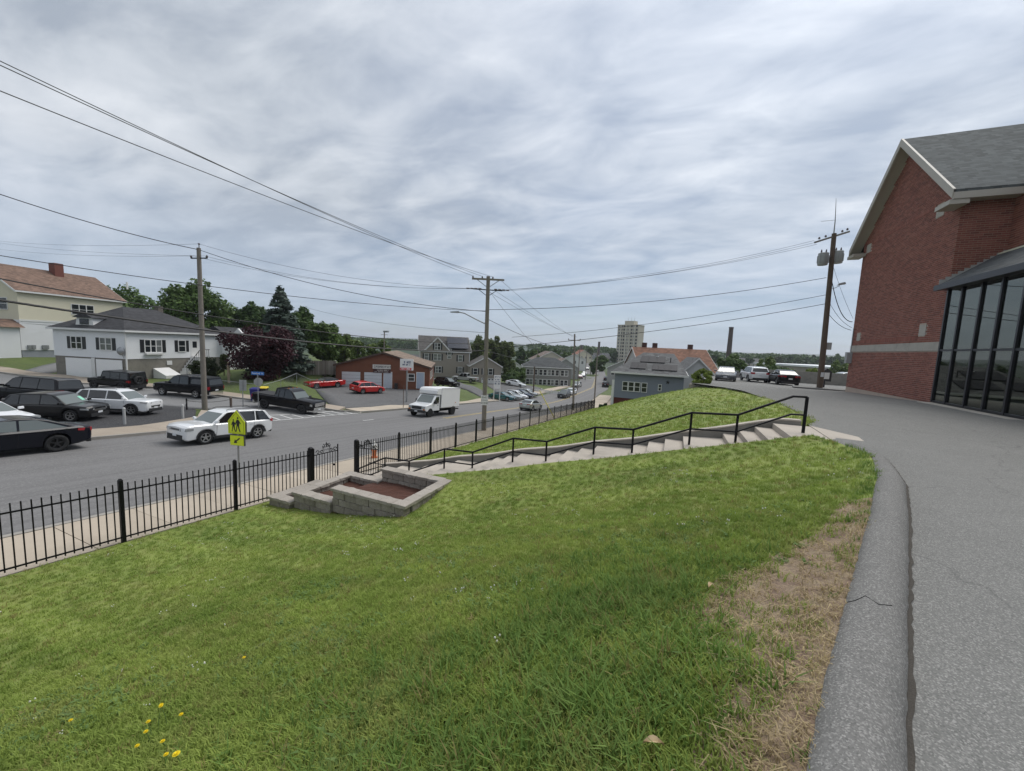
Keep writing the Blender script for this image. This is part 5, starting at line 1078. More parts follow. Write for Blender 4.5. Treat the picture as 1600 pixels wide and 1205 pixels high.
# --- box van
def box_van():
    o = E_('box_van', (-10.75, 18.55, g1(-10.75, 18.55)+.012), R(270), 'white cube van with black bumper coming up the street', 'van')
    # local x forward; wheelbase 3.53
    hw = 1.0; b = B()
    prof = [(2.95,.55),(2.98,.80),(2.90,1.10),(1.95,1.28),(1.25,2.05),(.75,2.12),(.55,2.12),(.55,.55)]
    b.prism(prof, (-hw*.98, hw*.98), lambda a, c, d: (a, d, c)); b.obj('cab', pk_white, o, True, 30, bevel=.06, seg=3)
    q = lambda t: (lerp(1.95,1.25,t), lerp(1.28,2.05,t)); (x0,z0),(x1,z1) = q(.08), q(.93)
    B().hexa([(x0,-.86,z0+.012),(x0,.86,z0+.012),(x1,.74,z1+.012),(x1,-.74,z1+.012)],[(x0+.02,-.86,z0+.03),(x0+.02,.86,z0+.03),(x1+.02,.74,z1+.03),(x1+.02,-.74,z1+.03)]).obj('windshield', m_cglass_l, o)
    for s in (1,-1):
        B().hexa([(1.75,s*.97,1.30),(.80,s*.97,1.26),(.80,s*.995,1.26),(1.75,s*.995,1.30)],[(1.28,s*.97,1.90),(.80,s*.97,1.92),(.80,s*.99,1.92),(1.28,s*.99,1.90)]).obj('side_window', m_cglass, o)
        B().box(1.45,1.60,s*1.02-.0 if s > 0 else s*1.22,s*1.22 if s > 0 else s*1.02,1.25,1.60).obj('door_mirror', m_plast, o)
        B().box(2.93,3.0,s*.55 if s > 0 else s*.93,s*.93 if s > 0 else s*.55,.80,1.02).obj('headlight', m_hl, o); B().box(2.90,2.99,s*.70 if s > 0 else s*.93,s*.93 if s > 0 else s*.70,.69,.79).obj('turn_lamp', m_amber, o)
        B().box(.85,1.02,s*.975-.01,s*.975+.03,1.08,1.12).obj('door_handle', m_plast, o)
    B().box(2.92,3.0,-.54,.54,.74,1.03).obj('grille', m_plast, o); B().box(2.86,3.08,-.98,.98,.42,.68).obj('front_bumper', m_plast, o, bevel=.03); B().box(3.08,3.09,-.16,.16,.50,.61).obj('front_plate', m_plate, o)
    bx = B().box(-3.0,.50,-1.09,1.09,.78,2.78).obj('cargo_box', M('box_white', (.74,.74,.74), .4, .05, 1.), o, bevel=.03)
    B().prism([(.50,2.10),(.50,2.78),(1.10,2.74),(1.28,2.50),(1.28,2.20),(1.15,2.13)], (-1.06,1.06), lambda a, c, d: (a, d, c)).obj('attic_box', M('box_white', (.74,.74,.74)), o, bevel=.04)
    for s in (1,-1):
        for z_ in (.82, 2.74): B().box(-2.98,.48,s*1.095-.006,s*1.095+.006,z_-.03,z_+.03).obj('edge_rail', M('alloy', (.5,.5,.5), .4, metal=.6), bx)
        B().box(.53,.62,s*.985-.012,s*.985+.012,.62,2.1).obj('door_gap', m_plast, o)
        B().box(-2.2,-2.1,s*1.10-.012,s*1.10+.012,1.2,1.3).obj('marker', m_amber, bx)
    B().box(-3.02,-2.9,-1.0,1.0,.50,.62).obj('rear_bumper', m_plast, o); B().box(-2.9,2.4,-.5,.5,.40,.78).obj('underbody', m_under, o)
    add_wheels(o, (2.15,-1.75), .97, .37, .24, 's', 2)
    for s in (1,-1): B().tube([(-1.75-.46*math.cos(math.pi*k/10), s*1.095, .42+.46*math.sin(math.pi*k/10)) for k in range(11)], .03, 6).obj('arch_trim', m_plast, o, True); B().lathe([(0,-.01),(.44,-.01),(.44,.01),(0,.01)], 20, 'y', (-1.75, s*1.086, .40)).obj('wheel_well', m_under, o)
    for s in (1,-1): B().lathe([(0,-.01),(.44,-.01),(.44,.01),(0,.01)], 20, 'y', (2.15, s*.975, .40)).obj('wheel_well', m_under, o)
    put_slope(o, R(270)); return o
box_van()
# --- cars beyond: drive, dealer lot
def yard_car(nm, label, px, py, D, a, p, cat='car', group=None, detail=1):
    c = at(px, py, D); o = car(nm, label, cat, (c[0], c[1], g1(c[0], c[1])+.07), camang(a), p, detail, group); return put_slope(o, camang(a))
yard_car('black_suv', 'black SUV parked on the lower part of the sloping drive', 698, 598, 66, -25, suv(pk_black))
yard_car('white_pickup', 'white pickup parked on the sloping drive before the tan house', 727, 590, 84, 165, pickup(pk_silver, top=[(-2.9,1.1),(-2.86,1.17),(2.5,1.12),(2.8,1.0),(2.9,.8)]), 'pickup')
for i, (px, py, D, m_, lab, tp) in enumerate(((785,616,66,pk_teal,'teal sedan first in the row on the sales lot',sedan),(797,614,69,pk_silver,'silver sedan second in the row on the sales lot',sedan),(807,613,72,pk_white,'white car third in the row on the sales lot',hatch),(815,611,75,pk_blue,'dark blue sedan fourth in the row on the sales lot',sedan),(824,610,78,pk_silver,'pale silver hatchback last in the row on the sales lot',hatch),(806,601,88,pk_white,'white sedan behind the row on the sales lot',sedan))):
    yard_car(lab.split(' ')[0]+'_lot_car', lab, px, py, D, -28, tp(m_), group='cars for sale on the far lot')
# --- upper parking lot
def upper(nm, label, px, py, z_, a, p, detail=2):
    c = atz(px, py, z_); return car(nm, label, 'car', (c[0], c[1], float(zd(c[1]))+.015), a, p, detail, None)
upper('grey_sedan', 'dark grey electric sedan facing the camera in the upper lot', 1134, 593, -.84, R(262), sedan(pk_gun, L=4.7, rim='k', gz=(.34,.42), gw=.45, beltline=False))
upper('white_upper_suv', 'white SUV seen from behind between two dark cars in the upper lot', 1177, 594, -.88, R(96), suv(pk_white, L=4.45))
upper('black_upper_sedan', 'black sedan with red tail lights seen from behind in the upper lot', 1222, 598, -.80, R(93), sedan(pk_black, L=4.7, W=1.82, tz=(.80,.95)))
upper('silver_upper_car', 'silver car half hidden by the brick building corner', 1316, 598, -.98, R(192), hatch(pk_silver))
# ------------------------------------------------------------------ buildings beyond
m_wtrim = M('white_trim', (.68,.68,.67), .5, .06, 2.); m_shut = M('black_shutter', (.012,.013,.015), .5); m_wpane = M('window_glass', (.022,.026,.029), .06, .3, 1.5, spec=.5); m_curt = M('window_glass_pale', (.16,.17,.17), .08, .4, 2.5, spec=.8)
m_found = concrete('foundation_block', (.27,.26,.235), 2.5, .35, .3, kind='obj')
def siding(name, c): return M(name, c, .6, .05, .8, spec=.3)
class House:
    def __init__(s, name, label, loc, ang, W_, D_, H_, wall, found=0.0, foundm=None, lap=.13, cat='house', walln='siding', base=-1.0, group=None):
        s.o = E_(name, loc, ang, label, cat, group); s.W, s.D, s.H, s.f = W_, D_, H_, found; s.wall = wall; s.lap = lap
        if found or base < 0: B().box(.03, W_-.03, .03, D_-.03, base, found+.01).obj('foundation', foundm or m_found, s.o)
        b = B(); z = found
        while z < H_-.01:
            z1 = min(H_, z+lap); s.row(b, 0, W_, 0, D_, z, z1); z = z1
        b.obj(walln, wall, s.o)
    def row(s, b, x0, x1, y0, y1, z, z1, k=.032):
        a = [(x0-k,y0-k,z),(x1+k,y0-k,z),(x1+k,y1+k,z),(x0-k,y1+k,z)]; c = [(x0,y0,z1),(x1,y0,z1),(x1,y1,z1),(x0,y1,z1)]; d = [(x0,y0,z),(x1,y0,z),(x1,y1,z),(x0,y1,z)]
        b.add(a+c+d, [(0,1,5,4),(1,2,6,5),(2,3,7,6),(3,0,4,7),(8,9,1,0),(9,10,2,1),(10,11,3,2),(11,8,0,3)])
    def gable(s, rise, ov, mat, axis='x', trim=None, thick=.14, rake=True):
        """ridge along the given axis"""
        W_, D_, H_ = s.W, s.D, s.H; T = trim or m_wtrim; n = W_ if axis == 'y' else D_; Ln = D_ if axis == 'y' else W_; half = n/2
        q = (lambda u, l, z: (u, l, z)) if axis == 'y' else (lambda u, l, z: (l, u, z))
        for l, k in ((0, -.022), (Ln, .022)):
            b = B(); z = 0
            while z < rise-.02:
                z1 = min(rise, z+s.lap); u0, u1 = half*z/rise, half*z1/rise
                b.add([q(u0,l+k,H_+z), q(n-u0,l+k,H_+z), q(n-u1,l,H_+z1), q(u1,l,H_+z1)], [(0,1,2,3)]); z = z1
            b.obj('gable_wall', s.wall, s.o)
        sl = rise/half; r = B()
        for sd in (0, 1):
            u_e = -ov if sd == 0 else n+ov; ze = H_-ov*sl
            r.hexa([q(u_e,-ov,ze),q(u_e,Ln+ov,ze),q(half,Ln+ov,H_+rise),q(half,-ov,H_+rise)], [q(u_e,-ov,ze+thick),q(u_e,Ln+ov,ze+thick),q(half,Ln+ov,H_+rise+thick),q(half,-ov,H_+rise+thick)])
        rf = r.obj('roof', mat, s.o); s.roof = rf
        for sd in (0, 1):
            u_e = -ov if sd == 0 else n+ov; ze = H_-ov*sl
            B().hexa([q(u_e-.03,-ov,ze-.10),q(u_e+.03,-ov,ze-.10),q(u_e+.03,Ln+ov,ze-.10),q(u_e-.03,Ln+ov,ze-.10)],[q(u_e-.03,-ov,ze+.10),q(u_e+.03,-ov,ze+.10),q(u_e+.03,Ln+ov,ze+.10),q(u_e-.03,Ln+ov,ze+.10)]).obj('eave_board', T, rf)
            if rake:
                for l in (-ov-.03, Ln+ov+.03): B().hexa([q(u_e,l-.02,ze-.12),q(u_e,l+.02,ze-.12),q(half,l+.02,H_+rise-.12),q(half,l-.02,H_+rise-.12)],[q(u_e,l-.02,ze+thick-.02),q(u_e,l+.02,ze+thick-.02),q(half,l+.02,H_+rise+thick-.02),q(half,l-.02,H_+rise+thick-.02)]).obj('rake_board', T, rf)
        return rf
    def hip(s, rise, ov, mat, ridge, trim=None):
        """ridge: ((x0,y0),(x1,y1))"""
        W_, D_, H_ = s.W, s.D, s.H; (a, b), (c, d) = ridge; e = H_; t = .12
        base = [(-ov,-ov,e),(W_+ov,-ov,e),(W_+ov,D_+ov,e),(-ov,D_+ov,e)]; rg = [(a,b,e+rise),(c,d,e+rise)]
        f = [(0,1,5,4),(1,2,5),(2,3,4,5),(3,0,4)] if abs(c-a) > abs(d-b) else [(0,1,4),(1,2,5,4),(2,3,5),(3,0,4,5)]
        r = B().add(base+rg, f+[(3,2,1,0)]); rf = r.obj('roof', mat, s.o); s.roof = rf
        fb = B(); T = trim or m_wtrim
        for i in range(4):
            p, q = base[i], base[(i+1) % 4]; fb.bar((p[0],p[1],e-.10),(q[0],q[1],e-.10),.10,.20)
        fb.obj('eave_board', T, rf); return rf
    def fr(s, face):
        W_, D_ = s.W, s.D
        return {'front': lambda u, z, n: (u, -n, z), 'right': lambda u, z, n: (W_+n, u, z), 'back': lambda u, z, n: (W_-u, D_+n, z), 'left': lambda u, z, n: (-n, D_-u, z)}[face]
    def fbox(s, face, u0, u1, z0, z1, n0, n1, name, mat, par=None):
        f = s.fr(face); return B().hexa([f(u0,z0,n0),f(u1,z0,n0),f(u1,z0,n1),f(u0,z0,n1)],[f(u0,z1,n0),f(u1,z1,n0),f(u1,z1,n1),f(u0,z1,n1)]).obj(name, mat, par or s.o)
    def window(s, face, u, z, w, h, shut=0.0, split=1, bars=True, frame=None, pane=None, fw=.09, n=0.0):
        fm = frame or m_wtrim; f0 = s.fr(face); f = lambda a_, c_, d_: f0(a_, c_, d_+n); b = B()
        def bx(u0, u1, z0, z1, n0=.0, n1=.07): b.hexa([f(u0,z0,n0),f(u1,z0,n0),f(u1,z0,n1),f(u0,z0,n1)],[f(u0,z1,n0),f(u1,z1,n0),f(u1,z1,n1),f(u0,z1,n1)])
        bx(u-w/2-fw, u+w/2+fw, z+h, z+h+fw); bx(u-w/2-fw, u+w/2+fw, z-fw, z, 0, .10); bx(u-w/2-fw, u-w/2, z, z+h); bx(u+w/2, u+w/2+fw, z, z+h)
        for k in range(1, split): uu = u-w/2+w*k/split; bx(uu-.05, uu+.05, z, z+h)
        if bars: bx(u-w/2, u+w/2, z+h*.5-.03, z+h*.5+.03, 0, .06)
        wo = b.obj('window', fm, s.o)
        for k in range(split): s.fbox(face, u-w/2+w*k/split+.0, u-w/2+w*(k+1)/split-.0, z, z+h, .012+n, .035+n, 'pane', pane or (m_wpane if rnd.random() < .7 else m_curt), wo)
        if shut:
            for sg in (-1, 1): c = u+sg*(w/2+fw+.03+shut/2); s.fbox(face, c-shut/2, c+shut/2, z-.04, z+h+.04, .0+n, .06+n, 'shutter', m_shut)
        return wo
    def door(s, face, u, z, w, h, mat, pane=True):
        d = s.fbox(face, u-w/2, u+w/2, z, z+h, 0, .05, 'door', mat); s.fbox(face, u-w/2-.09, u+w/2+.09, z, z+h+.1, 0, .035, 'door_frame', m_wtrim, d)
        if pane: s.fbox(face, u-w*.3, u+w*.3, z+h*.5, z+h*.88, .05, .06, 'pane', m_wpane, d)
        return d
    def garage_door(s, face, u, z, w, h, mat, rows=4, glaze=False):
        d = E_('garage_door', (0,0,0)); d.parent = s.o
        for r in range(rows): s.fbox(face, u-w/2, u+w/2, z+h*r/rows+.012, z+h*(r+1)/rows-.012, 0, .05, 'door_panel', mat, d)
        s.fbox(face, u-w/2, u+w/2, z, z+h, 0, .03, 'backing', m_plast, d)
        if glaze:
            for k in range(3): s.fbox(face, u-w/2+w*(k+.2)/3, u-w/2+w*(k+.8)/3, z+h*.80, z+h*.93, .05, .06, 'pane', m_wpane, d)
        return d
def frame_at(pL, pR):      # origin and heading of a front running from pL to pR (ground points)
    d = Vector((pR[0]-pL[0], pR[1]-pL[1])); return math.atan2(d.y, d.x), d.length
# --- white corner house with charcoal hip roof and two garage doors
wl = at(88, 586, 42.6); wc = at(200, 592, 41.4); ang, WW = frame_at(wl, wc); zb = -3.82
wh = House('white_house', 'white sided corner house with charcoal hip roof and two garage doors', (wl[0], wl[1], zb), ang, WW, 11.6, 5.35, siding('white_siding', (.74,.75,.76)), 2.25, concrete('rough_stone_base', (.24,.225,.195), 4., .4, .8, kind='obj'), lap=.12)
m_charc = shingle('charcoal_shingle', (.036,.036,.040), 8., 3.)
wh.hip(2.75, .35, m_charc, ((3.9,4.0),(3.9,7.6)))
m_gdoor = M('white_garage_door', (.80,.80,.80), .5, .05, 2.)
wh.garage_door('front', WW*.335, 0, WW*.36, 2.10, m_gdoor, 1); wh.garage_door('front', WW*.76, 0, WW*.36, 2.10, m_gdoor, 1)
wh.fbox('front', WW*.525, WW*.57, 0, 2.2, .02, .10, 'door_post', m_wtrim)
wh.window('front', WW*.325, 3.15, 1.30, 1.25, .42, 2); wh.window('front', WW*.73, 3.15, 1.40, 1.25, .42, 2)
bw = wh.window('right', 2.75, 3.0, 1.75, 1.35, .40, 3); wh.window('right', 6.1, 3.05, .8, 1.3, .35, 1); wh.fbox('right', 1.75, 3.75, 2.72, 2.9, .0, .35, 'bay_sill', m_wtrim)
dr = wh.door('right', 7.75, 2.45, .95, 2.1, m_wtrim); wh.fbox('right', 4.2, 4.8, 1.45, 1.95, 0, .05, 'basement_window', m_wtrim)
# porch stair
for k in range(7): wh.fbox('right', 5.35+k*.27, 5.65+k*.27, 0, .33*(k+1), .15, 1.35, 'porch_step', m_wtrim)
wh.fbox('right', 7.2, 8.5, 0, 2.40, .03, 1.35, 'porch', m_wtrim)
for k in range(8): wh.fbox('right', 5.40+k*.27, 5.43+k*.27, .33*k, .33*k+1.2, 1.33, 1.37, 'baluster', m_black)
f = wh.fr('right'); B().bar(f(5.25,1.15,1.35), f(7.3,3.35,1.35), .05).obj('stair_rail', m_black, wh.o)
for k in range(5): wh.fbox('right', 7.4+k*.25, 7.43+k*.25, 2.4, 3.3, 1.32, 1.36, 'baluster', m_black)
wh.fbox('right', 7.35, 8.55, 3.28, 3.34, 1.31, 1.37, 'porch_rail', m_black)
wh.fbox('front', WW-.02, WW+.10, 0, 5.25, .02, .12, 'downspout', m_wtrim)
# dormer
dm = B().hexa([(2.6,.25,5.55),(5.0,.25,5.55),(5.0,2.2,5.55),(2.6,2.2,5.55)], [(2.8,.30,6.55),(4.8,.30,6.55),(4.8,2.6,6.55),(2.8,2.6,6.55)]).obj('dormer', m_wtrim, wh.roof)
B().hexa([(2.5,.05,6.53),(5.1,.05,6.53),(5.1,2.9,6.53),(2.5,2.9,6.53)], [(3.7,.15,7.1),(3.9,.15,7.1),(3.9,3.4,7.1),(3.7,3.4,7.1)]).obj('dormer_roof', m_charc, wh.roof); B().box(3.25,4.35,.20,.30,5.80,6.40).obj('dormer_window', m_wpane, wh.roof)
# low rear wing with a small white gable
wing = B().box(WW-3.2, WW+1.2, 11.64, 16.0, -.5, 5.0).obj('rear_wing', siding('white_siding', (.74,.75,.76)), wh.o)
B().hexa([(WW-3.5,11.5,4.98),(WW+1.5,11.5,4.98),(WW+1.5,16.3,4.98),(WW-3.5,16.3,4.98)], [(WW-1.1,11.5,6.4),(WW-.9,11.5,6.4),(WW-.9,16.3,6.4),(WW-1.1,16.3,6.4)]).obj('wing_roof', m_charc, wing)
B().prism([(WW+.0,5.0),(WW+2.7,5.0),(WW+1.35,6.25)], (13.0,13.25), lambda a, c, d: (a, d, c)).obj('porch_gable', m_wtrim, wing)
B().lathe([(0,0),(.2,.04),(.38,.12),(.44,.2)], 16, 'y', (WW-.35,-.5,3.1)).obj('satellite_dish', m_galv, wh.o, True); B().tube([(WW-.35,-.45,3.1),(WW-.35,-.1,2.6),(WW-.35,0,2.3)], .03, 6).obj('dish_arm', m_galv, wh.o)
B().hexa([f(2.6,0,.05),f(4.4,0,.05),f(4.4,0,1.7),f(2.6,0,1.7)], [f(2.6,1.15,.05),f(4.4,1.15,.05),f(4.4,.35,1.7),f(2.6,.35,1.7)]).obj('cellar_bulkhead', m_wtrim, wh.o)
# chimney
B().box(3.4,4.0,8.0,8.6,7.2,8.6).obj('chimney', concrete('chimney_brick_grey', (.16,.14,.12), 3., .3), wh.roof)
# --- cream two-storey house
yc = at(35, 557, 50.); ye = at(196, 562, 61.5); ang, LL = frame_at(yc, ye)
yh = House('cream_house', 'cream and white two-storey house with brown shingle roof behind the white house', (yc[0], yc[1], -2.6), ang, LL, 11.0, 8.75, siding('cream_siding', (.66,.62,.48)), 0.95, M('blue_grey_foundation', (.27,.29,.32), .7), lap=.14)
m_brownsh = shingle('brown_shingle', (.175,.110,.080), 8., 3.)
yh.gable(3.4, .4, m_brownsh, 'x')
b = B(); z = .95
while z < 4.75: yh.row(b, -.03, LL+.03, -.03, 11.03, z, z+.14); z += .14
b.obj('lower_siding', siding('white_lower_siding', (.70,.71,.72)), yh.o)
yh.fbox('front', -.05, LL, 4.72, 4.95, .0, .10, 'belt_board', m_wtrim)
yh.window('front', 6.6, 6.1, 2.5, 1.35, 0, 3); yh.window('front', 13.3, 6.3, 1.5, 1.0, 0, 2, False); yh.window('left', 8.6, 6.2, 1.3, 1.4, 0, 1); yh.window('left', 3.0, 6.2, 1.3, 1.4, 0, 1)
B().box(6.4,7.4,4.2,5.3,11.0,13.4).obj('chimney', M('red_chimney_brick', (.17,.06,.045), .9, .3, 6.), yh.roof); B().box(15.5,15.7,4.2,4.4,11.0,12.2).obj('vent_pipe', m_wtrim, yh.roof)
B().box(-4.4,-.4,-.6,6.0,-1,3.9).obj('side_annex', siding('white_lower_siding', (.70,.71,.72)), yh.o); B().hexa([(-4.8,-1.0,3.88),(-.03,-1.0,3.88),(-.03,6.4,3.88),(-4.8,6.4,3.88)],[(-3.6,1.0,4.9),(-.03,1.0,4.9),(-.03,4.4,4.9),(-3.6,4.4,4.9)]).obj('annex_roof', m_brownsh, yh.o)
for u in (.5,.9,1.9,2.2): yh.fbox('front', u, u+.35, 1.1, 1.6, .04, .2, 'gas_meter', m_galv)
# --- brown auto garage
gl_ = at(525, 604, 54); gr_p = at(670, 611, 56); ang, GW = frame_at(gl_, gr_p)
m_brn = M('rust_brown_panel', (.155,.055,.028), .7, .25, .9)
gh = House('brown_garage', 'low rust-brown auto garage with white roll doors', (gl_[0], gl_[1], -5.35), ang, GW, 13.5, 3.35, m_brn, 0, m_found, lap=1.2, cat='garage', walln='wall_panel', base=-.8)
gh.gable(1.9, .3, shingle('tan_shingle', (.20,.145,.105), 6., 2.), 'y', M('dark_brown_trim', (.06,.035,.025), .6))
m_roll = M('white_roll_door', (.60,.62,.65), .5, .06, 2.); k = GW/145.
for (a, b_) in ((534,562),(568,595)): gh.garage_door('front', ((a+b_)/2-525)*k, .05, (b_-a)*k, 2.35, m_roll, 5)
gh.door('front', (604.5-525)*k, .05, 1.05, 2.4, M('pale_blue_door', (.50,.54,.60), .5), False); gh.door('front', (656-525)*k, .25, 1.0, 2.3, M('blue_grey_door', (.36,.42,.52), .5), False)
gh.window('front', (641.5-525)*k, 1.35, .8, .95, 0, 1, True); gh.fbox('front', (618-525)*k-.2, (618-525)*k+.2, 0, .95, .05, .5, 'dark_bin', m_plast)
for u in (3.0, 5.0, 8.0): gh.window('right', u, 1.5, .9, 1.0, 0, 1, True)
sg = gh.fbox('front', (581-525)*k, (609-525)*k, 2.95, 3.55, .05, .12, 'wall_sign', M('sign_white', (.62,.61,.58), .5)); sg2 = gh.fbox('front', (582-525)*k, (609-525)*k, 2.38, 2.93, .05, .12, 'lower_wall_sign', M('sign_maroon', (.045,.015,.018), .5))
def scribble(house, face, u0, u1, z, h, n, mat, par, seed=1, out=.122):      # lettering too small to read: letter-sized strokes
    r = random.Random(seed); u = u0; b = B(); f = house.fr(face)
    while u < u1:
        w = r.uniform(.45, .8)*h
        if r.random() < .16: u += w; continue
        def q(a0, a1, c0, c1): b.hexa([f(a0,c0,out-.01),f(a1,c0,out-.01),f(a1,c0,out+.004),f(a0,c0,out+.004)],[f(a0,c1,out-.01),f(a1,c1,out-.01),f(a1,c1,out+.004),f(a0,c1,out+.004)])
        s_ = h*.2; q(u, u+s_, z, z+h)
        if r.random() < .7: q(u+s_, u+w*.8, z+h-s_, z+h)
        if r.random() < .6: q(u+s_, u+w*.8, z, z+s_)
        if r.random() < .6: q(u+w*.8-s_, u+w*.8, z+s_, z+h-s_)
        elif r.random() < .7: q(u+s_, u+w*.7, z+h*.42, z+h*.58)
        u += w
    b.obj('lettering', mat, par)
scribble(gh, 'front', (583-525)*k, (608-525)*k, 3.10, .30, 12, M('letter_grey', (.10,.10,.10), .5), sg, 2); scribble(gh, 'front', (586-525)*k, (606-525)*k, 2.68, .16, 12, M('letter_pale', (.5,.48,.45), .5), sg2, 4); scribble(gh, 'front', (584-525)*k, (607-525)*k, 2.45, .14, 12, M('letter_pale', (.5,.48,.45), .5), sg2, 5)
# --- tan three-storey house
tl = at(655, 590, 93); tr = at(733, 588, 96); ang, TW = frame_at(tl, tr); k = TW/78.
m_tan = siding('tan_siding', (.285,.255,.215))
th = House('tan_house', 'tan three-storey house with black shutters and dark solar panel on the roof', (tl[0], tl[1], -7.1), ang, TW, 12, 6.9, m_tan, .4, lap=.22, base=-2)
m_grsh = shingle('grey_shingle', (.085,.080,.075), 5., 2.); th.gable(3.5, .35, m_grsh, 'x')
B().hexa([((698-655)*k,-.15,7.55),((731-655)*k,-.15,7.55),((731-655)*k,4.3,10.15),((698-655)*k,4.3,10.15)],[((698-655)*k,-.2,7.70),((731-655)*k,-.2,7.70),((731-655)*k,4.2,10.3),((698-655)*k,4.2,10.3)]).obj('solar_panel', M('solar_black', (.010,.012,.022), .2, .1), th.roof)
cx = (682-655)*k; B().prism([(cx-2.9,6.9),(cx+2.9,6.9),(cx,9.9)], (-.25,3.5), lambda a, c, d: (a, d, c)).obj('front_gable', m_tan, th.o)
for sg_ in (-1, 1): B().hexa([(cx+sg_*3.2,-.45,6.65),(cx,-.45,10.0),(cx,4,10.0),(cx+sg_*3.2,4,6.65)],[(cx+sg_*3.2,-.45,6.85),(cx,-.45,10.22),(cx,4,10.22),(cx+sg_*3.2,4,6.85)]).obj('gable_roof', m_grsh, th.roof); B().bar((cx+sg_*3.2,-.5,6.72),(cx,-.5,10.08),.08,.28).obj('gable_board', m_wtrim, th.roof)
for u, z, w, sh_, sp in ((682,7.15,1.3,.35,2),(665.5,4.6,.95,.35,1),(682,4.6,1.7,.35,2),(718,4.5,.95,.35,1),(718,1.55,.95,.35,1),(684,1.55,1.3,.35,2),(700.5,6.0,.8,.3,1)): th.window('front', (u-655)*k, z, w, 1.45 if z < 7 else 1.5, sh_, sp, n=.26 if z > 7 else 0.0)
th.window('front', (700.5-655)*k, 5.15, .8, .5, 0, 1, False); th.fbox('front', TW-.15, TW+.02, 0, 6.8, .02, .14, 'corner_board', m_wtrim); th.fbox('front', .0, .15, 0, 6.8, .02, .14, 'corner_board', m_wtrim)
# --- small tan house with garage
sl_ = at(734, 597, 89); sr = at(782, 602, 90.5); ang, SW = frame_at(sl_, sr); k = SW/48.
sh2 = House('small_tan_house', 'small tan gabled house with white garage doors', (sl_[0], sl_[1], -8.2), ang, SW, 9, 5.0, m_tan, .3, lap=.22, base=-2); sh2.gable(2.1, .3, m_grsh, 'y')
for u in (742,757,765.5): sh2.window('front', (u-734)*k, 3.0, .85, 1.35, .32, 1)
sh2.garage_door('front', (756-734)*k, .2, 1.3, 2.0, m_wtrim, 3, True); sh2.garage_door('front', (769-734)*k, .1, 2.2, 2.0, m_wtrim, 3, True)
# --- grey row house
rl = at(817, 602, 108); rr = at(891, 606, 108); ang, RW = frame_at(rl, rr); k = RW/74.
m_grey = siding('grey_siding', (.225,.220,.205))
rh = House('grey_row_house', 'long grey two-storey house with rows of white-framed windows', (rl[0], rl[1], -9.5), ang, RW, 12, 5.7, m_grey, .3, lap=.25, base=-2); rh.hip(2.6, .4, shingle('slate_shingle', (.055,.060,.062), 5., 2.), ((4,6),(RW-4,6)))
for u in (824,829.5,836,844,850.5,857.5,862.5,869.5,877.5,883.5):
    rh.window('front', (u-817)*k, 3.5, .85, 1.45, 0, 1, fw=.14); rh.window('front', (u-817)*k, .75, .85, 1.45, 0, 1, fw=.14)
rh.fbox('front', (879-817)*k, (886-817)*k, 0, .9, .02, 1.2, 'porch_steps', m_wtrim)
# --- blue-grey house with solar panels
m_bg = siding('blue_grey_siding', (.21,.235,.275)); HX0, HX1, HY = 4.95, 12.4, 32.6
bh = House('blue_grey_house', 'blue-grey house with solar panels on its roof below the parking lot', (HX0, HY, -7.0), 0, HX1-HX0, 11.5, 6.22, m_bg, 3.15, M('maroon_brick_base', (.10,.022,.016), .8, .25, 4.), lap=.15, base=-1)
m_gsh2 = shingle('mid_grey_shingle', (.105,.107,.108), 7., 2.5)
bh.hip(2.35, .4, m_gsh2, ((2.6,5.5),(6.2,5.5)))
for px in (977,986.5,996,1007): u = aty(px, 600, HY)[0]-HX0; bh.window('front', u, 4.05, .52, 1.0, 0, 1, fw=.07)
bh.window('front', aty(1031.5, 600, HY)[0]-HX0, 4.35, .25, .65, 0, 1, fw=.07); bh.window('front', aty(989, 620, HY)[0]-HX0, 1.7, .55, 1.0, 0, 1, fw=.08); bh.window('front', aty(1012, 620, HY)[0]-HX0, 1.9, .9, .7, 0, 1, fw=.08)
st_ = [(.26*math.cos(R(90+36*i))*(1 if i % 2 == 0 else .4), .26*math.sin(R(90+36*i))*(1 if i % 2 == 0 else .4)) for i in range(10)]; su = aty(1044, 590, HY)[0]-HX0
B().prism([(su+a, 5.35+c) for a, c in st_], (-.06,-.025), lambda a, c, d: (a, d, c)).obj('barn_star', m_shut, bh.o)
def onroof(x, y): return 6.22+min(1, max(0, (y+.4)/5.9))*2.35
m_sol = M('solar_dark', (.020,.020,.024), .6, .1, spec=.2)
for (x0, x1, y0, y1, n) in ((1.55,3.3,.55,2.15,2),(4.0,6.7,.45,1.95,4),(2.5,5.3,2.45,4.2,3)):
    for i in range(n):
        a = lerp(x0, x1, i/n)+.01; c = lerp(x0, x1, (i+1)/n)-.01; B().hexa([(a,y0,onroof(a,y0)+.07),(c,y0,onroof(c,y0)+.07),(c,y1,onroof(c,y1)+.07),(a,y1,onroof(a,y1)+.07)],[(a,y0,onroof(a,y0)+.12),(c,y0,onroof(c,y0)+.12),(c,y1,onroof(c,y1)+.12),(a,y1,onroof(a,y1)+.12)]).obj('solar_panel', m_sol, bh.roof)
B().tube([(5.9,2.9,onroof(5.9,2.9)),(5.9,2.9,onroof(5.9,2.9)+.55)], .05, 8).obj('vent_pipe', m_shut, bh.roof); B().box(4.2,4.5,4.0,4.3,onroof(4,4),onroof(4,4)+.22).obj('skylight', m_wtrim, bh.roof)
bh.fbox('front', -.3, 0, 0, 5.2, -.3, .02, 'porch_post', m_wtrim)
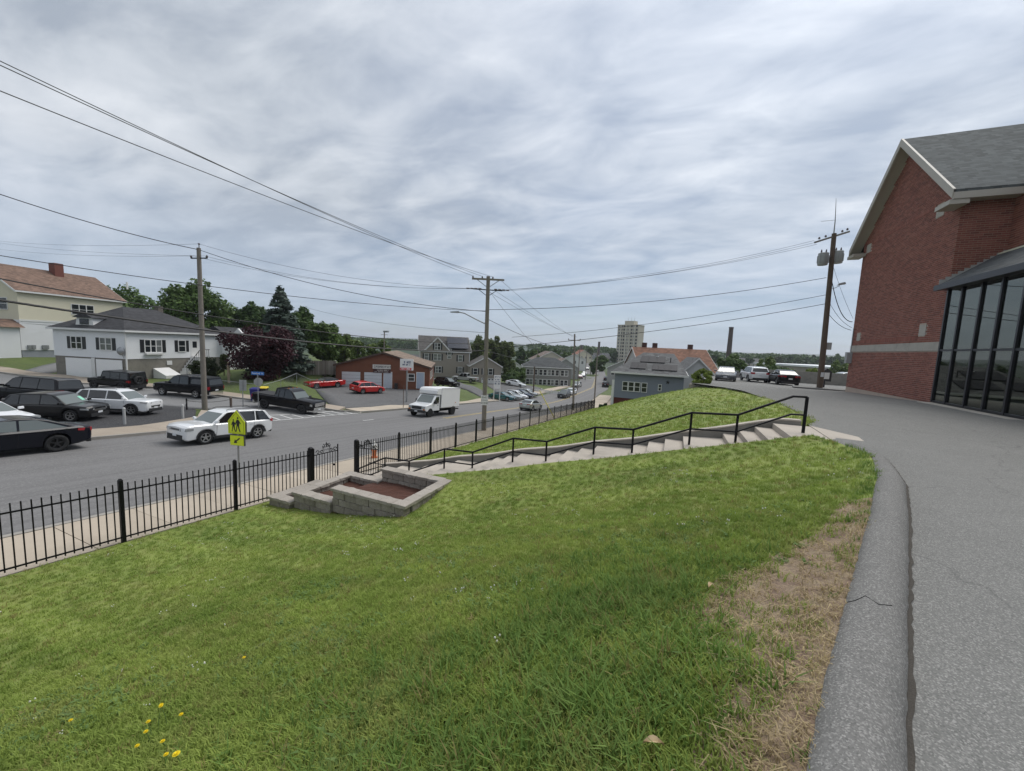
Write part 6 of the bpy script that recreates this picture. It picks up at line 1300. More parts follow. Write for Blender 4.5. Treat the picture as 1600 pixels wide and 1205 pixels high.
# --- brown-roofed hall behind it
q0 = at(1003, 585, 74); q1 = at(1124, 585, 74); ang, QW = frame_at(q0, q1)
qh = House('brown_roofed_hall', 'long hall with a broad brown shingle roof behind the blue-grey house', (q0[0], q0[1], -6.5), ang, QW, 13, 4.4, siding('hall_siding', (.42,.42,.40)), .5, lap=.3, base=-3); qh.gable(4.6, .3, shingle('hall_brown_shingle', (.20,.098,.062), 5., 2.), 'x')
for u in (2.0, 4.2, 11.6): B().box(u, u+.8, 6.6, 7.4, 8.6, 10.1).obj('chimney', M('dark_chimney_brick', (.07,.03,.025), .9, .3, 5.), qh.roof)
# lower grey gable nearer the lot
q2 = at(1060, 590, 58); gg = House('grey_gable_house', 'grey shingled gable roof with white rake between the two houses', (q2[0], q2[1], -6.5), 0.15, 5.2, 9, 4.9, siding('pale_siding', (.45,.46,.46)), .5, lap=.3, base=-2); gg.gable(2.6, .3, m_gsh2, 'y')
# --- small structures at the upper lot
p0 = at(1265, 596, 43); w1 = E_('lot_wall', (p0[0]-6, p0[1]+1.5, -1.6), R(-6), 'low grey block wall along the back of the upper lot', 'wall')
for r_ in range(6):
    for c_ in range(24): B().box(c_*.6+(.3 if r_ % 2 else 0)+.006, c_*.6+.6+(.3 if r_ % 2 else 0)-.006, 0, .3, r_*.3+.006, r_*.3+.3-.006).obj('block', m_found, w1)
s0 = at(1200, 592, 48); sh3 = House('white_shed', 'small pale shed gable behind the parked white SUV', (s0[0]-1.2, s0[1], -5.0), R(20), 2.6, 3, 3.3, siding('cream_shed', (.62,.60,.52)), 0, lap=.2, cat='shed', base=-1); sh3.gable(1.1, .15, m_gsh2, 'y')
s1 = at(1146, 590, 50); sh4 = House('grey_shed', 'dark-roofed shed gable behind the grey electric sedan', (s1[0], s1[1], -5.3), R(20), 4.2, 4, 3.4, siding('pale_siding', (.45,.46,.46)), 0, lap=.2, cat='shed', base=-1); sh4.gable(1.2, .2, m_charc, 'x')
# --- long white-roofed warehouse
a0 = at(1180, 585, 150); a1 = at(1312, 595, 120); ang, AW = frame_at(a0, a1)
ah = House('warehouse', 'long low warehouse with a white flat roof beyond the upper lot', (a0[0], a0[1], -10), ang, AW, 30, 9.0, M('warehouse_wall', (.30,.27,.24), .8, .2, .3), 0, lap=1.5, cat='warehouse', base=-1); B().box(-.5, AW+.5, -.5, 30.5, 9.0, 9.6).obj('roof', M('white_membrane', (.70,.72,.74), .6), ah.o)
for u in np.arange(4, AW-3, 5.): ah.window('front', u, 5.2, 2.2, 1.6, 0, 2, False, frame=m_galv)
# --- tower block
t0 = at(962, 560, 330); t1 = at(984, 560, 322); ang, TW2 = frame_at(t0, t1)
m_conc = M('tower_concrete', (.50,.46,.37), .8, .08, .2); tw = House('tower_block', 'beige concrete tower block on the skyline', (t0[0], t0[1], -10), ang, TW2*1.45, 12, 33.5, m_conc, 0, lap=2.8, cat='tower block', walln='wall', base=-2)
TWW = TW2*1.45
B().box(TWW*.28, TWW*.72, 2, 10, 33.5, 37.2).obj('penthouse', m_conc, tw.o); B().box(-.3, TWW+.3, -.3, 12.3, 33.3, 33.9).obj('parapet', m_conc, tw.o)
for x in (.35,.5,.65): B().tube([(TWW*x,6,37),(TWW*x,6,40.5)], .12, 5).obj('antenna', m_galv, tw.o)
for fl in range(12):
    for i, x in enumerate(np.linspace(.08, .92, 8)):
        tw.fbox('front', TWW*x-.7, TWW*x+.7, fl*2.8+1.0, fl*2.8+2.5, .0, .06, 'window', m_wpane if (i % 3) else m_curt)
for x in (.17,.42,.58,.83): tw.fbox('front', TWW*x-.4, TWW*x+.4, 0, 33.3, .0, .5, 'concrete_fin', M('tower_fin', (.58,.55,.47), .8), None)
# --- chimney stacks
for (px, pyt, D, rb, rt_, lab) in ((1137,511,210,1.55,1.05,'tall brick mill chimney above the round tree'),(934,534,420,1.7,1.2,'slim dark mill chimney far up the street'),(907,539,430,1.7,1.2,'short dark mill chimney beside the distant white house')):
    b0 = at(px, 570, D); t_z = at(px, pyt, D)[2]; o = B().lathe([(0,-6),(rb,-6),(rt_,t_z+9-.8),(rt_*1.12,t_z+9-.7),(rt_*1.12,t_z+9),(0,t_z+9)], 16).obj('mill_chimney', M('old_chimney_brick', (.085,.062,.055), .9, .3, .4), None, True, loc=(b0[0], b0[1], -9)); tag(o, lab, 'chimney')
# --- houses strung out to the skyline
m_ro = [shingle('far_roof_'+n, c, 3., 1.) for n, c in (('grey', (.10,.10,.10)), ('red', (.24,.10,.06)), ('brown', (.17,.13,.11)), ('slate', (.06,.065,.07)))]
m_wa = [siding('far_wall_'+n, c) for n, c in (('white', (.66,.66,.64)), ('beige', (.50,.46,.38)), ('grey', (.33,.33,.32)), ('cream', (.60,.55,.42)), ('blue', (.36,.40,.45)))]
FAR = [(862,549,150,13,9,3.2,2,1,12,'beige gabled house behind the grey row house'),(899,553,190,11,10,2.5,0,0,-8,'white house with dark roof left of the far street'),(884,560,135,10,9,3.2,2,2,5,'brown-roofed house right behind the grey row house'),(913,547,290,13,11,4.0,1,3,10,'cream house with red roof up the far street'),(976,562,120,10,9,2.6,3,2,-20,'grey house with dark roof before the tower block'),(952,556,330,16,12,4.0,0,0,0,'pale house on the right of the far street'),(784,566,125,11,9,2.5,0,2,10,'low grey-roofed house behind the tan houses'),(806,566,140,9,9,3,0,0,20,'small white house left of the grey row house'),(575,549,120,10,8,2.0,0,0,8,'white outbuilding behind the brown garage'),(634,554,140,16,9,2.0,0,0,0,'long pale roof beyond the brown garage'),(556,552,92,8,7,1.6,0,3,12,'white flat-topped house behind the wooden fence'),(945,552,420,22,14,4,3,2,15,'dark-roofed house on the skyline'),(1022,553,420,24,14,4,1,1,10,'red-roofed house on the skyline left of the hall'),(1175,560,330,20,14,4,0,1,0,'grey-roofed house on the skyline beyond the warehouse'),(1235,557,400,18,14,4,3,0,10,'white house on the skyline right of the warehouse'),(930,551,500,20,14,4,2,1,5,'beige house on the skyline above the far street'),(888,552,320,16,12,4,3,3,5,'cream house on the skyline left of the far street')]
for (px, ty, D, w, d, rise, ro, wa, a, lab) in FAR:
    c = at(px, ty, D); z0 = max(-9.5, g1(c[0], c[1])-.3); h = c[2]-z0-rise-.15; hz_ = House('distant_house', lab, (c[0]-w/2*math.cos(camang(a)), c[1]-w/2*math.sin(camang(a)), z0), camang(a), w, d, h, m_wa[wa], 0, lap=.5, base=-3); hz_.gable(rise, .4, m_ro[ro], 'y' if w < 14 else 'x')
    for i in range(max(2, int(w/3.2))):
        for fl in range(max(1, int((h-.4)/2.7))): hz_.window('front', (i+.5)*w/max(2, int(w/3.2)), h-2.2-fl*2.7, .95, 1.4, 0, 1, D < 160)
# ------------------------------------------------------------------ trees and shrubs
def leafmat(name, a, b, trans=.25):
    t = NT(name); r = t.island(); v = t.vec('pos'); n = t.noise(v, .45, 3, .5)
    col = t.mix(r, a, b); col = t.mix(t.mapr(n, .35, .65, 0, .45), col, sc(a, .62)); t.col(col); t.b.inputs['Roughness'].default_value = .6; t.b.inputs['Specular IOR Level'].default_value = .25
    tr = t.nd('ShaderNodeBsdfTranslucent'); t.L.new(col, tr.inputs[0]); ms = t.nd('ShaderNodeMixShader'); ms.inputs[0].default_value = trans
    t.L.new(t.b.outputs[0], ms.inputs[1]); t.L.new(tr.outputs[0], ms.inputs[2]); t.L.new(ms.outputs[0], t.out.inputs[0]); MATS[name] = t.m; return t.m
m_maple = leafmat('maple_leaf', (.062,.112,.026), (.125,.195,.050)); m_lite = leafmat('light_leaf', (.095,.150,.032), (.160,.215,.055)); m_dkleaf = leafmat('dark_leaf', (.044,.086,.024), (.090,.145,.040)); m_redl = leafmat('red_maple_leaf', (.028,.007,.011), (.068,.016,.024)); m_sprc = leafmat('blue_spruce_needle', (.070,.105,.080), (.140,.180,.145)); m_willow = leafmat('willow_leaf', (.095,.130,.040), (.155,.190,.068)); m_olive = leafmat('olive_leaf', (.055,.075,.022), (.090,.110,.035)); m_hedge = leafmat('hedge_leaf', (.020,.034,.010), (.045,.060,.018)); m_yew = leafmat('bright_shrub_leaf', (.14,.20,.032), (.24,.30,.06))
m_bark = M('bark', (.085,.070,.055), .9, .35, 6., bump=.6)
def leaves(name, P, Nn, size, mat, parent, rng, asp=1.35):
    n = len(P); a = rng.normal(size=(n, 3)); t1 = np.cross(Nn, a); t1 /= np.linalg.norm(t1, axis=1, keepdims=True)+1e-9; t2 = np.cross(Nn, t1); t2 /= np.linalg.norm(t2, axis=1, keepdims=True)+1e-9
    s = size*rng.uniform(.55, 1.25, (n, 1)); u = t1*s*asp/2; v = t2*s/2
    V = np.empty((n, 4, 3)); V[:,0] = P-u*1.0; V[:,1] = P+v*.85-u*.1; V[:,2] = P+u; V[:,3] = P-v*.85-u*.1
    me = bpy.data.meshes.new(name); me.vertices.add(4*n); me.vertices.foreach_set('co', V.astype(np.float32).ravel()); me.loops.add(4*n); me.loops.foreach_set('vertex_index', np.arange(4*n, dtype=np.int32))
    me.polygons.add(n); me.polygons.foreach_set('loop_start', np.arange(0, 4*n, 4, dtype=np.int32)); me.polygons.foreach_set('loop_total', np.full(n, 4, np.int32)); me.update(calc_edges=True); me.materials.append(mat)
    return link(name, me, parent)
def broad(name, label, loc, h, r, mat, n=5200, leaf=.36, trunk=.25, seed=1, squash=.85, nb=34, group=None, base=.12, cat='tree'):
    """loc = base; h total height; r crown radius"""
    rng = np.random.default_rng(seed); o = E_(name, loc, rng.uniform(0, 6), label, cat, group)
    ch = h*(1-base); cz = h*base+ch*.5; blobs = []
    for i in range(nb):
        d = rng.normal(size=3); d /= np.linalg.norm(d); rad = rng.uniform(.25, .78)**.7
        if ch*.5 > 1.3*r and abs(d[2]) > .6: rad *= .80
        c = np.array([d[0]*r*rad, d[1]*r*rad, cz+d[2]*ch*.5*(rad if d[2] > 0 or base > .04 else min(1., rad*1.35))]); br = min(r*.62, .5*(r+ch*.45))*rng.uniform(.30, .52)*(1.1-.35*rad); blobs.append((c, br))
    w = np.array([b[1]**2 for b in blobs]); w /= w.sum(); k = rng.choice(nb, n, p=w); d = rng.normal(size=(n, 3)); d /= np.linalg.norm(d, axis=1, keepdims=True)
    rr = rng.uniform(.62, 1.08, (n, 1)); C_ = np.array([blobs[i][0] for i in k]); Rb = np.array([blobs[i][1] for i in k])[:,None]
    P = C_+d*Rb*rr*np.array([1, 1, squash*min(1.7, max(1., ch*.5/r))]); P[:,2] = np.maximum(P[:,2], h*base*.75+.1*rng.random(n)); Nn = d*.75+rng.normal(size=(n, 3))*.5+np.array([0,0,.35]); Nn /= np.linalg.norm(Nn, axis=1, keepdims=True)
    leaves('crown', P, Nn, leaf, mat, o, rng)
    b = B(); tb = h*base+ch*.35; b.tube([(0,0,-.4),(.05*r*.1,0,tb*.5),(0,.05*r,tb)], [trunk*1.25, trunk, trunk*.65], 9)
    for i in range(7):
        c = blobs[i][0]; b.tube([(0,.03*r,tb*rng.uniform(.55, .95)), tuple(c*.55+np.array([0,0,tb*.25])), tuple(c)], [trunk*.5, trunk*.3, trunk*.1], 6)
    b.obj('trunk', m_bark, o, True); return o
def spruce(name, label, loc, h, r, mat, n=7000, seed=1):
    rng = np.random.default_rng(seed); o = E_(name, loc, 0, label, 'tree'); nb = 260; z = (rng.random(nb)**1.05)*.97; ang = rng.uniform(0, 6.283, nb); L_ = r*(1-z)**.85*rng.uniform(.75, 1.12, nb)+.15
    k = rng.choice(nb, n, p=(L_**1.3)/(L_**1.3).sum()); t = rng.random(n)**.7; ln = L_[k]*t; dx, dy = np.cos(ang[k]), np.sin(ang[k]); side = rng.normal(size=n)*.16*(L_[k]*.8+.3)*(1.1-t*.6)
    P = np.stack([dx*ln-dy*side, dy*ln+dx*side, .35+z[k]*h*.96-ln*.22+rng.normal(size=n)*.10+.06*t*t*L_[k]], -1); P[:,2] = np.maximum(P[:,2], .1)
    Nn = np.stack([dx*.35, dy*.35, np.ones(n)], -1)+rng.normal(size=(n, 3))*.45; Nn /= np.linalg.norm(Nn, axis=1, keepdims=True)
    leaves('crown', P, Nn, .40, mat, o, rng, 1.7); B().tube([(0,0,-.4),(0,0,h*.5),(0,0,h*.97)], [.26,.15,.02], 8).obj('trunk', m_bark, o, True); return o
def tree_px(px, base_y, top_y, wpx, D, mat, name, label, fn=broad, zb=None, **k):
    c = at(px, base_y, D); zb = min(c[2], g1(c[0], c[1])+.05) if zb is None else zb; zt = at(px, top_y, D)[2]; return fn(name, label, (c[0], c[1], zb), zt-zb, wpx*D/600/2, mat, **k)
tree_px(312, 560, 433, 128, 62, m_maple, 'maple_tree', 'large round green maple behind the white house', n=14000, leaf=.42, seed=2, trunk=.4, nb=60)
tree_px(188, 540, 438, 120, 78, m_maple, 'maple_tree', 'green tree behind the cream house', n=9000, leaf=.5, seed=3, trunk=.4, nb=46)
tree_px(398, 560, 462, 60, 66, m_dkleaf, 'dark_tree', 'dark green tree between the maple and the spruce', n=7500, leaf=.42, seed=4, nb=44)
tree_px(440, 588, 444, 92, 52, m_sprc, 'blue_spruce', 'tall blue-grey spruce behind the red maple', spruce, zb=-3.0, n=17000, seed=5)
tree_px(470, 570, 466, 62, 60, m_dkleaf, 'dark_tree', 'dark tree just right of the spruce', n=5200, leaf=.4, seed=6)
tree_px(506, 585, 491, 62, 57, m_maple, 'maple_tree', 'green tree right of the spruce over the wooden fence', n=9000, leaf=.38, seed=7, nb=46)
tree_px(536, 582, 512, 42, 66, m_lite, 'light_tree', 'light green tree behind the brown garage corner', n=4500, leaf=.38, seed=8)
tree_px(560, 575, 526, 30, 74, m_lite, 'light_tree', 'pale green small tree left of the lamp post', n=3200, leaf=.38, seed=9)
tree_px(591, 574, 527, 40, 78, m_lite, 'light_tree', 'feathery light green tree behind the garage roof', n=4000, leaf=.36, seed=10, nb=20)
tree_px(410, 582, 494, 112, 46.5, m_redl, 'red_maple', 'broad dark red Japanese maple on the house lawn', n=11000, leaf=.26, seed=11, squash=.8, base=.0, nb=60, trunk=.2)
tree_px(528, 600, 562, 34, 58, m_dkleaf, 'dark_shrub', 'dark shrub in front of the wooden fence', n=2600, leaf=.25, seed=12, base=.02, trunk=.06, cat='shrub')
tree_px(350, 577, 545, 14, 47, m_olive, 'small_tree', 'thin green shrub at the white house corner', n=1200, leaf=.2, seed=13, base=.02, trunk=.05, cat='shrub')
tree_px(320, 578, 556, 46, 43.0, m_hedge, 'clipped_bush', 'rounded clipped dark bush before the white house porch', n=7000, leaf=.15, seed=14, base=.0, trunk=.08, nb=60, squash=.8, cat='shrub')
# middle distance
tree_px(750, 592, 514, 40, 104, m_willow, 'willow_tree', 'tall loose tree left of the centre pole', n=7000, leaf=.55, seed=20, nb=44, base=.02)
tree_px(774, 594, 513, 40, 108, m_willow, 'willow_tree', 'tall loose tree right of the centre pole', n=7000, leaf=.55, seed=21, nb=44, base=.02)
tree_px(792, 594, 521, 32, 106, m_willow, 'willow_tree', 'lower loose tree right of the centre pole', n=5500, leaf=.55, seed=22, nb=40, base=.02)
tree_px(738, 595, 528, 30, 112, m_maple, 'maple_tree', 'dark tree behind the tan house corner', n=3500, leaf=.5, seed=23)
tree_px(806, 598, 568, 34, 98, m_maple, 'round_shrub', 'round green bush left of the grey row house', n=4500, leaf=.35, seed=24, base=.02, cat='shrub')
tree_px(795, 602, 580, 30, 92, m_dkleaf, 'dark_shrub', 'dark bushes behind the row of cars for sale', n=3000, leaf=.35, seed=25, base=.02, cat='shrub')
for i, (px, ty, w, D, m_, lab) in enumerate(((812,537,30,170,m_dkleaf,'dark round tree left of the beige gable'),(830,540,28,165,m_maple,'mid green tree beside the dark round one'),(848,538,30,185,m_dkleaf,'dark tree directly behind the beige gable'),(868,541,30,210,m_dkleaf,'dark tree right of the beige gable'),(882,545,22,205,m_maple,'small tree above the grey row house end'),(841,552,18,150,m_lite,'yellow-green young tree above the row house roof'),(918,538,12,330,m_maple,'narrow tree beside the red-roofed house'),(936,552,24,190,m_maple,'round green tree standing over the far street'),(926,562,16,165,m_dkleaf,'small dark tree left of the far street'),(956,545,16,330,m_dkleaf,'dark tree left of the tower block'),(1020,545,26,240,m_olive,'tree right of the tower block behind the hall roof'),(1045,550,20,260,m_olive,'low tree behind the hall chimneys'),(1090,548,24,250,m_maple,'green tree at the right end of the hall roof'))):
    tree_px(px, 600, ty, w, D, m_, 'distant_tree', lab, seed=40+i, n=3200, leaf=.42+D/420, trunk=.3, nb=34, base=.03, zb=-8.5)
# trees right of the hall
tree_px(1145, 598, 541, 52, 66, m_maple, 'chestnut_tree', 'dense round tree right of the brown hall roof', n=8500, leaf=.36, seed=60, zb=-6.0)
tree_px(1197, 590, 545, 36, 92, m_lite, 'light_tree', 'open pale green tree above the white SUV', n=2600, leaf=.4, seed=61, nb=14, zb=-7)
tree_px(1200, 592, 562, 62, 74, m_dkleaf, 'dark_shrub', 'dark bushes behind the parked cars', n=5000, leaf=.36, seed=62, zb=-6, base=.02, cat='shrub')
tree_px(1228, 594, 566, 36, 76, m_maple, 'green_shrub', 'green bush behind the black sedan', n=3500, leaf=.34, seed=63, zb=-6, base=.02, cat='shrub')
tree_px(1265, 594, 568, 36, 62, m_yew, 'yellow_green_shrub', 'bright yellow-green bush left of the right pole', n=4200, leaf=.26, seed=64, zb=-5, base=.02, cat='shrub')
tree_px(1310, 596, 556, 34, 110, m_lite, 'light_tree', 'light green tree at the brick building edge', n=3600, leaf=.42, seed=65, zb=-7)
for i, (px, ty, w, D) in enumerate(((1112,551,18,300),(1168,553,14,330),(1215,552,18,330),(1230,549,14,380),(1250,553,18,360),(1266,551,16,370),(1290,552,20,350),(1305,550,18,330),(1330,551,18,300),(1345,553,24,300))):
    tree_px(px, 590, ty, w, D, (m_dkleaf, m_maple, m_olive)[i % 3], 'skyline_tree', ('dark','green','olive')[i % 3]+' tree on the right skyline, '+('first','second','third','fourth','fifth','sixth','seventh','eighth','ninth','tenth')[i]+' counting from the left', n=1500, leaf=1.1, seed=80+i, zb=-8, nb=16)
# small plants by the upper lot corner
def bush(loc, r, h, mat, label, seed, n=1800, leaf=.09): return broad('shrub', label, loc, h, r, mat, n, leaf, .03, seed, .8, 16, None, .02, 'shrub')
a = atz(1092, 601, -.62); bush((a[0], a[1]+.2, -.75), .95, 1.15, m_yew, 'bright green rounded shrub at the corner of the upper lot', 90, 4200, .10)
bush((a[0]+.35, a[1]+1.2, -.85), .75, 1.65, m_yew, 'taller rounded shrub behind the bright one at the lot corner', 91, 3600, .10)
# low edging of the shrub bed
eb = E_('bed_edging', (a[0]-.6, a[1]-.8, -.85), R(-8), 'pale stone edging round the shrub bed at the lot corner', 'edging')
for k in range(5): B().box(k*.46+.005, k*.46+.455, -.12, .12, 0, .28).obj('edging_stone', m_cap, eb, bevel=.02)
for k in range(4): B().box(-.12, .12, .15+k*.46, .15+k*.46+.45, .0, .26+.05*k).obj('edging_stone', m_cap, eb, bevel=.02)
# far-off woods read as one mass
def woods(name, label, az0, az1, D, n, mat, zt, leaf, seed):
    rng = np.random.default_rng(seed); a = rng.uniform(az0, az1, n); d = D*rng.uniform(.93, 1.1, n); px = R(YAW)-a
    x = CAMP[0]-np.sin(px)*d; y = CAMP[1]+np.cos(px)*d; top = zt*(.65+.35*np.sin(a*31+seed)*np.sin(a*77))+3
    P = np.stack([x, y, -9+rng.random(n)**.6*(top+9)], -1); Nn = rng.normal(size=(n, 3))+np.array([0,0,.6]); Nn /= np.linalg.norm(Nn, axis=1, keepdims=True)
    o = leaves(name, P, Nn, leaf, mat, None, rng, 1.2); tag(o, label, None, None, 'stuff')
woods('far_woods', 'far-off band of trees under the left skyline', R(-30), R(-6), 520, 9000, m_maple, 1.5, 3.4, 5)
woods('far_woods', 'far-off band of trees under the right skyline', R(2), R(48), 480, 9000, m_dkleaf, 3.0, 3.2, 9)
woods('ridge_woods', 'hazy wooded ridge on the horizon', R(-50), R(50), 1500, 9000, m_dkleaf, 6.0, 11., 12)
a = at(943, 628, 48); bush((a[0], a[1], g1(0, a[1])-.2), .8, 2.6, m_dkleaf, 'dark upright bush at the corner of the blue-grey house', 95, 2600, .16)
# ------------------------------------------------------------------ utility poles and wires
m_pole = M('weathered_pole', (.23,.205,.175), .9, .25, 3., bump=.5, fine=.3); m_pole2 = M('brown_pole', (.13,.095,.07), .9, .3, 3., bump=.5, fine=.3); m_xarm = M('crossarm_wood', (.22,.20,.17), .9, .2, 4.); m_ins = M('insulator', (.12,.10,.10), .3); m_tank = M('transformer_grey', (.34,.35,.35), .5, .12, 3.); m_wire = M('cable_black', (.016,.016,.017), .6); m_wire2 = M('bare_wire', (.10,.10,.10), .5)
def pole(name, label, x, y, zb, zt, r0, r1, mat, lean=(0,0)):
    o = E_(name, (x, y, zb), 0, label, 'utility pole'); h = zt-zb; B().tube([(0,0,-.5),(lean[0]*.5,lean[1]*.5,h*.5),(lean[0],lean[1],h)], [r0, (r0+r1)/2, r1], 14).obj('shaft', mat, o, True); return o, h
# left pole
pL = atz(320, 640, -4.42); LX, LY = pL[0], pL[1]; LZ = at(318, 388, (pL[:2]-CAMP[:2]) @ FWD)[2]; LZB = g1(LX, LY)
oL, hL = pole('utility_pole', 'weathered wooden utility pole at the used car lot corner', LX, LY, LZB, LZ, .19, .135, m_pole)
B().bar((-.75,-.15,hL-.75),(.75,.15,hL-.75),.06,.08).obj('crossarm', m_black, oL)
for x in (-.72,.72): B().lathe([(0,0),(.06,0),(.08,.06),(.05,.16),(0,.18)], 10, 'z', (x,x*.2,hL-.71)).obj('insulator', m_ins, oL, True)
B().lathe([(0,0),(.03,0),(.03,.25),(.07,.28),(.07,.36),(0,.38)], 10, 'z', (.05,0,hL-.02)).obj('insulator', m_ins, oL, True)
# centre pole
CX_, CY_ = -2.02, float(aty(756, 668, 14.2)[1]); cp = atx(756, 668, -2.02); CY_ = cp[1]; CZB = g1(-2.02, CY_)+.12; Dc = (np.array([CX_, CY_])-CAMP[:2]) @ FWD; CZ = at(763, 432, Dc)[2]; cl = at(763, 432, Dc)
oC, hC = pole('utility_pole', 'weathered wooden utility pole with crossarm and street lamp on the near sidewalk', CX_, CY_, CZB, CZ, .19, .14, m_pole, (cl[0]-CX_, cl[1]-CY_))
tx_, ty_ = cl[0]-CX_, cl[1]-CY_
ca_ = Vector((math.cos(camang(2)), math.sin(camang(2)), 0))
def cpt(u, z): return Vector((tx_, ty_, z))+ca_*u
B().bar(cpt(-1.22,hC-.22), cpt(1.22,hC-.22), .11, .13).obj('crossarm', m_xarm, oC)
for s in (-1, 1): B().bar(cpt(s*.85,hC-.26), cpt(0,hC-.85), .03, .05).obj('brace', m_galv, oC); B().bar(cpt(s*.7,hC-1.0), cpt(0,hC-1.5), .03, .04).obj('brace', m_black, oC)
B().bar(cpt(-1.1,hC-.98), cpt(1.1,hC-1.02), .07, .07).obj('lower_arm', m_black, oC)
for u in (-1.15,-.45,.35): B().lathe([(0,0),(.05,0),(.07,.06),(.04,.15),(0,.16)], 8, 'z', tuple(cpt(u,hC-.16))).obj('insulator', m_ins, oC, True)
for u in (-1.5,-1.2,-.9,-.6,.6,.9,1.2,1.5): B().tube([cpt(u-.12,hC-.93-.02*abs(u)), cpt(u+.12,hC-.93-.02*abs(u))], .055, 8).obj('strain_insulator', m_ins, oC, True)
# lamp arm over the street
lz = hC-3.05; B().tube([Vector((tx_*.7,ty_*.7,lz-.55)), Vector((tx_,ty_,lz-.2))-ca_*.8, Vector((tx_,ty_,lz+.22))-ca_*1.7, Vector((tx_,ty_,lz+.3))-ca_*2.2], .045, 8).obj('lamp_arm', m_galv, oC, True)
B().hexa([Vector((tx_,ty_,lz+.22))-ca_*2.15+Vector(v) for v in ((0,-.10,0),(0,.10,0))]+[Vector((tx_,ty_,lz+.22))-ca_*2.75+Vector(v) for v in ((0,.07,0),(0,-.07,0))], [Vector((tx_,ty_,lz+.36))-ca_*2.15+Vector(v) for v in ((0,-.10,0),(0,.10,0))]+[Vector((tx_,ty_,lz+.30))-ca_*2.75+Vector(v) for v in ((0,.07,0),(0,-.07,0))]).obj('lamp_head', m_galv, oC)
def text(s, size, mat, parent, loc, rot, name='lettering'):
    cu = bpy.data.curves.new(name, 'FONT'); cu.body = s; cu.size = size; cu.align_x = 'CENTER'; cu.align_y = 'CENTER'; cu.extrude = .002; tmp = bpy.data.objects.new(name, cu); me = bpy.data.meshes.new_from_object(tmp); bpy.data.objects.remove(tmp); me.materials.clear(); o = link(name, me, parent, None, 0, mat); o.location = loc; o.rotation_euler = rot; return o
# school zone plate on the pole (a sign hung on it)
fz = at(756, 625, Dc); sd_ = camang(0); zs = fz[2]-CZB; dirn = Vector((math.sin(sd_), -math.cos(sd_), 0))
zsn = E_('school_zone_sign', (CX_+tx_*.15+dirn.x*.2, CY_+ty_*.15+dirn.y*.2, fz[2]), sd_, 'white school zone sign fixed to the centre pole', 'road sign')
B().box(-.27,.27,-.008,.008,-.38,.38).obj('plate', M('sign_white_clean', (.72,.72,.72), .45, .04), zsn)
for s_, z_, k_ in (('END', .22, .20), ('SCHOOL', 0.0, .135), ('ZONE', -.22, .20)): text(s_, k_, m_ink, zsn, (0,-.011,z_), (R(90),0,0))
# far pole at the fence
PX_, PY_ = -1.9, float(atx(895, 652, -1.9)[1]); PD = (np.array([PX_, PY_])-CAMP[:2]) @ FWD; PZ = at(898, 522, PD)[2]; PZB = g1(PX_, PY_)+.1
pt_ = at(898, 522, PD); oP, hP = pole('utility_pole', 'slim grey utility pole standing at the fence farther down the street', PX_, PY_, PZB, PZ, .17, .11, m_pole, (pt_[0]-PX_, pt_[1]-PY_))
B().bar((pt_[0]-PX_-.9,pt_[1]-PY_,hP-.9),(pt_[0]-PX_+.9,pt_[1]-PY_,hP-.9),.07,.09).obj('crossarm', m_xarm, oP)
for u in (-.85,.85): B().lathe([(0,0),(.07,0),(.08,.08),(.04,.2),(0,.22)], 8, 'z', (pt_[0]-PX_+u,pt_[1]-PY_,hP-.86)).obj('insulator', m_ins, oP, True)
# dark pole across the street
qd = ong(833, 620); oD, hD = pole('utility_pole', 'dark brown pole on the far sidewalk beside the sales lot', qd[0], qd[1], qd[2], at(834, 573, (qd[:2]-CAMP[:2]) @ FWD)[2], .17, .13, m_pole2)
# right pole with transformers
rb = atz(1281, 606, -.60); Dr = (rb[:2]-CAMP[:2]) @ FWD; rt_ = at(1303.5, 365, Dr); oR, hR = pole('utility_pole', 'tall utility pole with transformers and antenna beside the brick building', rb[0], rb[1], -.72, rt_[2], .21, .15, m_pole2, (rt_[0]-rb[0], rt_[1]-rb[1]))
rx_, ry_ = rt_[0]-rb[0], rt_[1]-rb[1]
def rpt(px, py): q = at(px, py, Dr); return Vector((q[0]-rb[0], q[1]-rb[1], q[2]+.72))
B().bar(rpt(1273,379), rpt(1327,362), .12, .13).obj('crossarm', m_xarm, oR)
for px, py in ((1280,374),(1290,371),(1316,363),(1324,360)): v = rpt(px, py); B().lathe([(0,0),(.05,0),(.08,.05),(.05,.16),(0,.18)], 8, 'z', tuple(v)).obj('insulator', m_ins, oR, True)
for px, py in ((1286,405),(1309,402)):
    v = rpt(px, py); tk = B().lathe([(0,-.46),(.30,-.46),(.33,-.42),(.33,.38),(.35,.40),(.33,.44),(.12,.50),(0,.50)], 18, 'z', tuple(v)).obj('transformer', m_tank, oR, True)
    for a in range(8): c, s = math.cos(a*.785), math.sin(a*.785); B().box(v.x+c*.36-.02, v.x+c*.36+.02, v.y+s*.36-.02, v.y+s*.36+.02, v.z-.3, v.z+.25).obj('cooling_fin', m_tank, tk)
    for dx in (-.15,.15): B().lathe([(0,0),(.05,0),(.06,.1),(.03,.24),(0,.25)], 8, 'z', (v.x+dx,v.y,v.z+.48)).obj('bushing', m_ins, tk, True)
B().bar(rpt(1284,402), rpt(1312,399), .08, .12).obj('tank_bracket', m_galv, oR)
B().tube([rpt(1302.5,368), rpt(1305,345), rpt(1306.5,310)], [.05,.035,.012], 8).obj('antenna_mast', m_tank, oR, True); B().tube([rpt(1283,346), rpt(1305,344)], .015, 6).obj('antenna_rod', m_tank, oR)
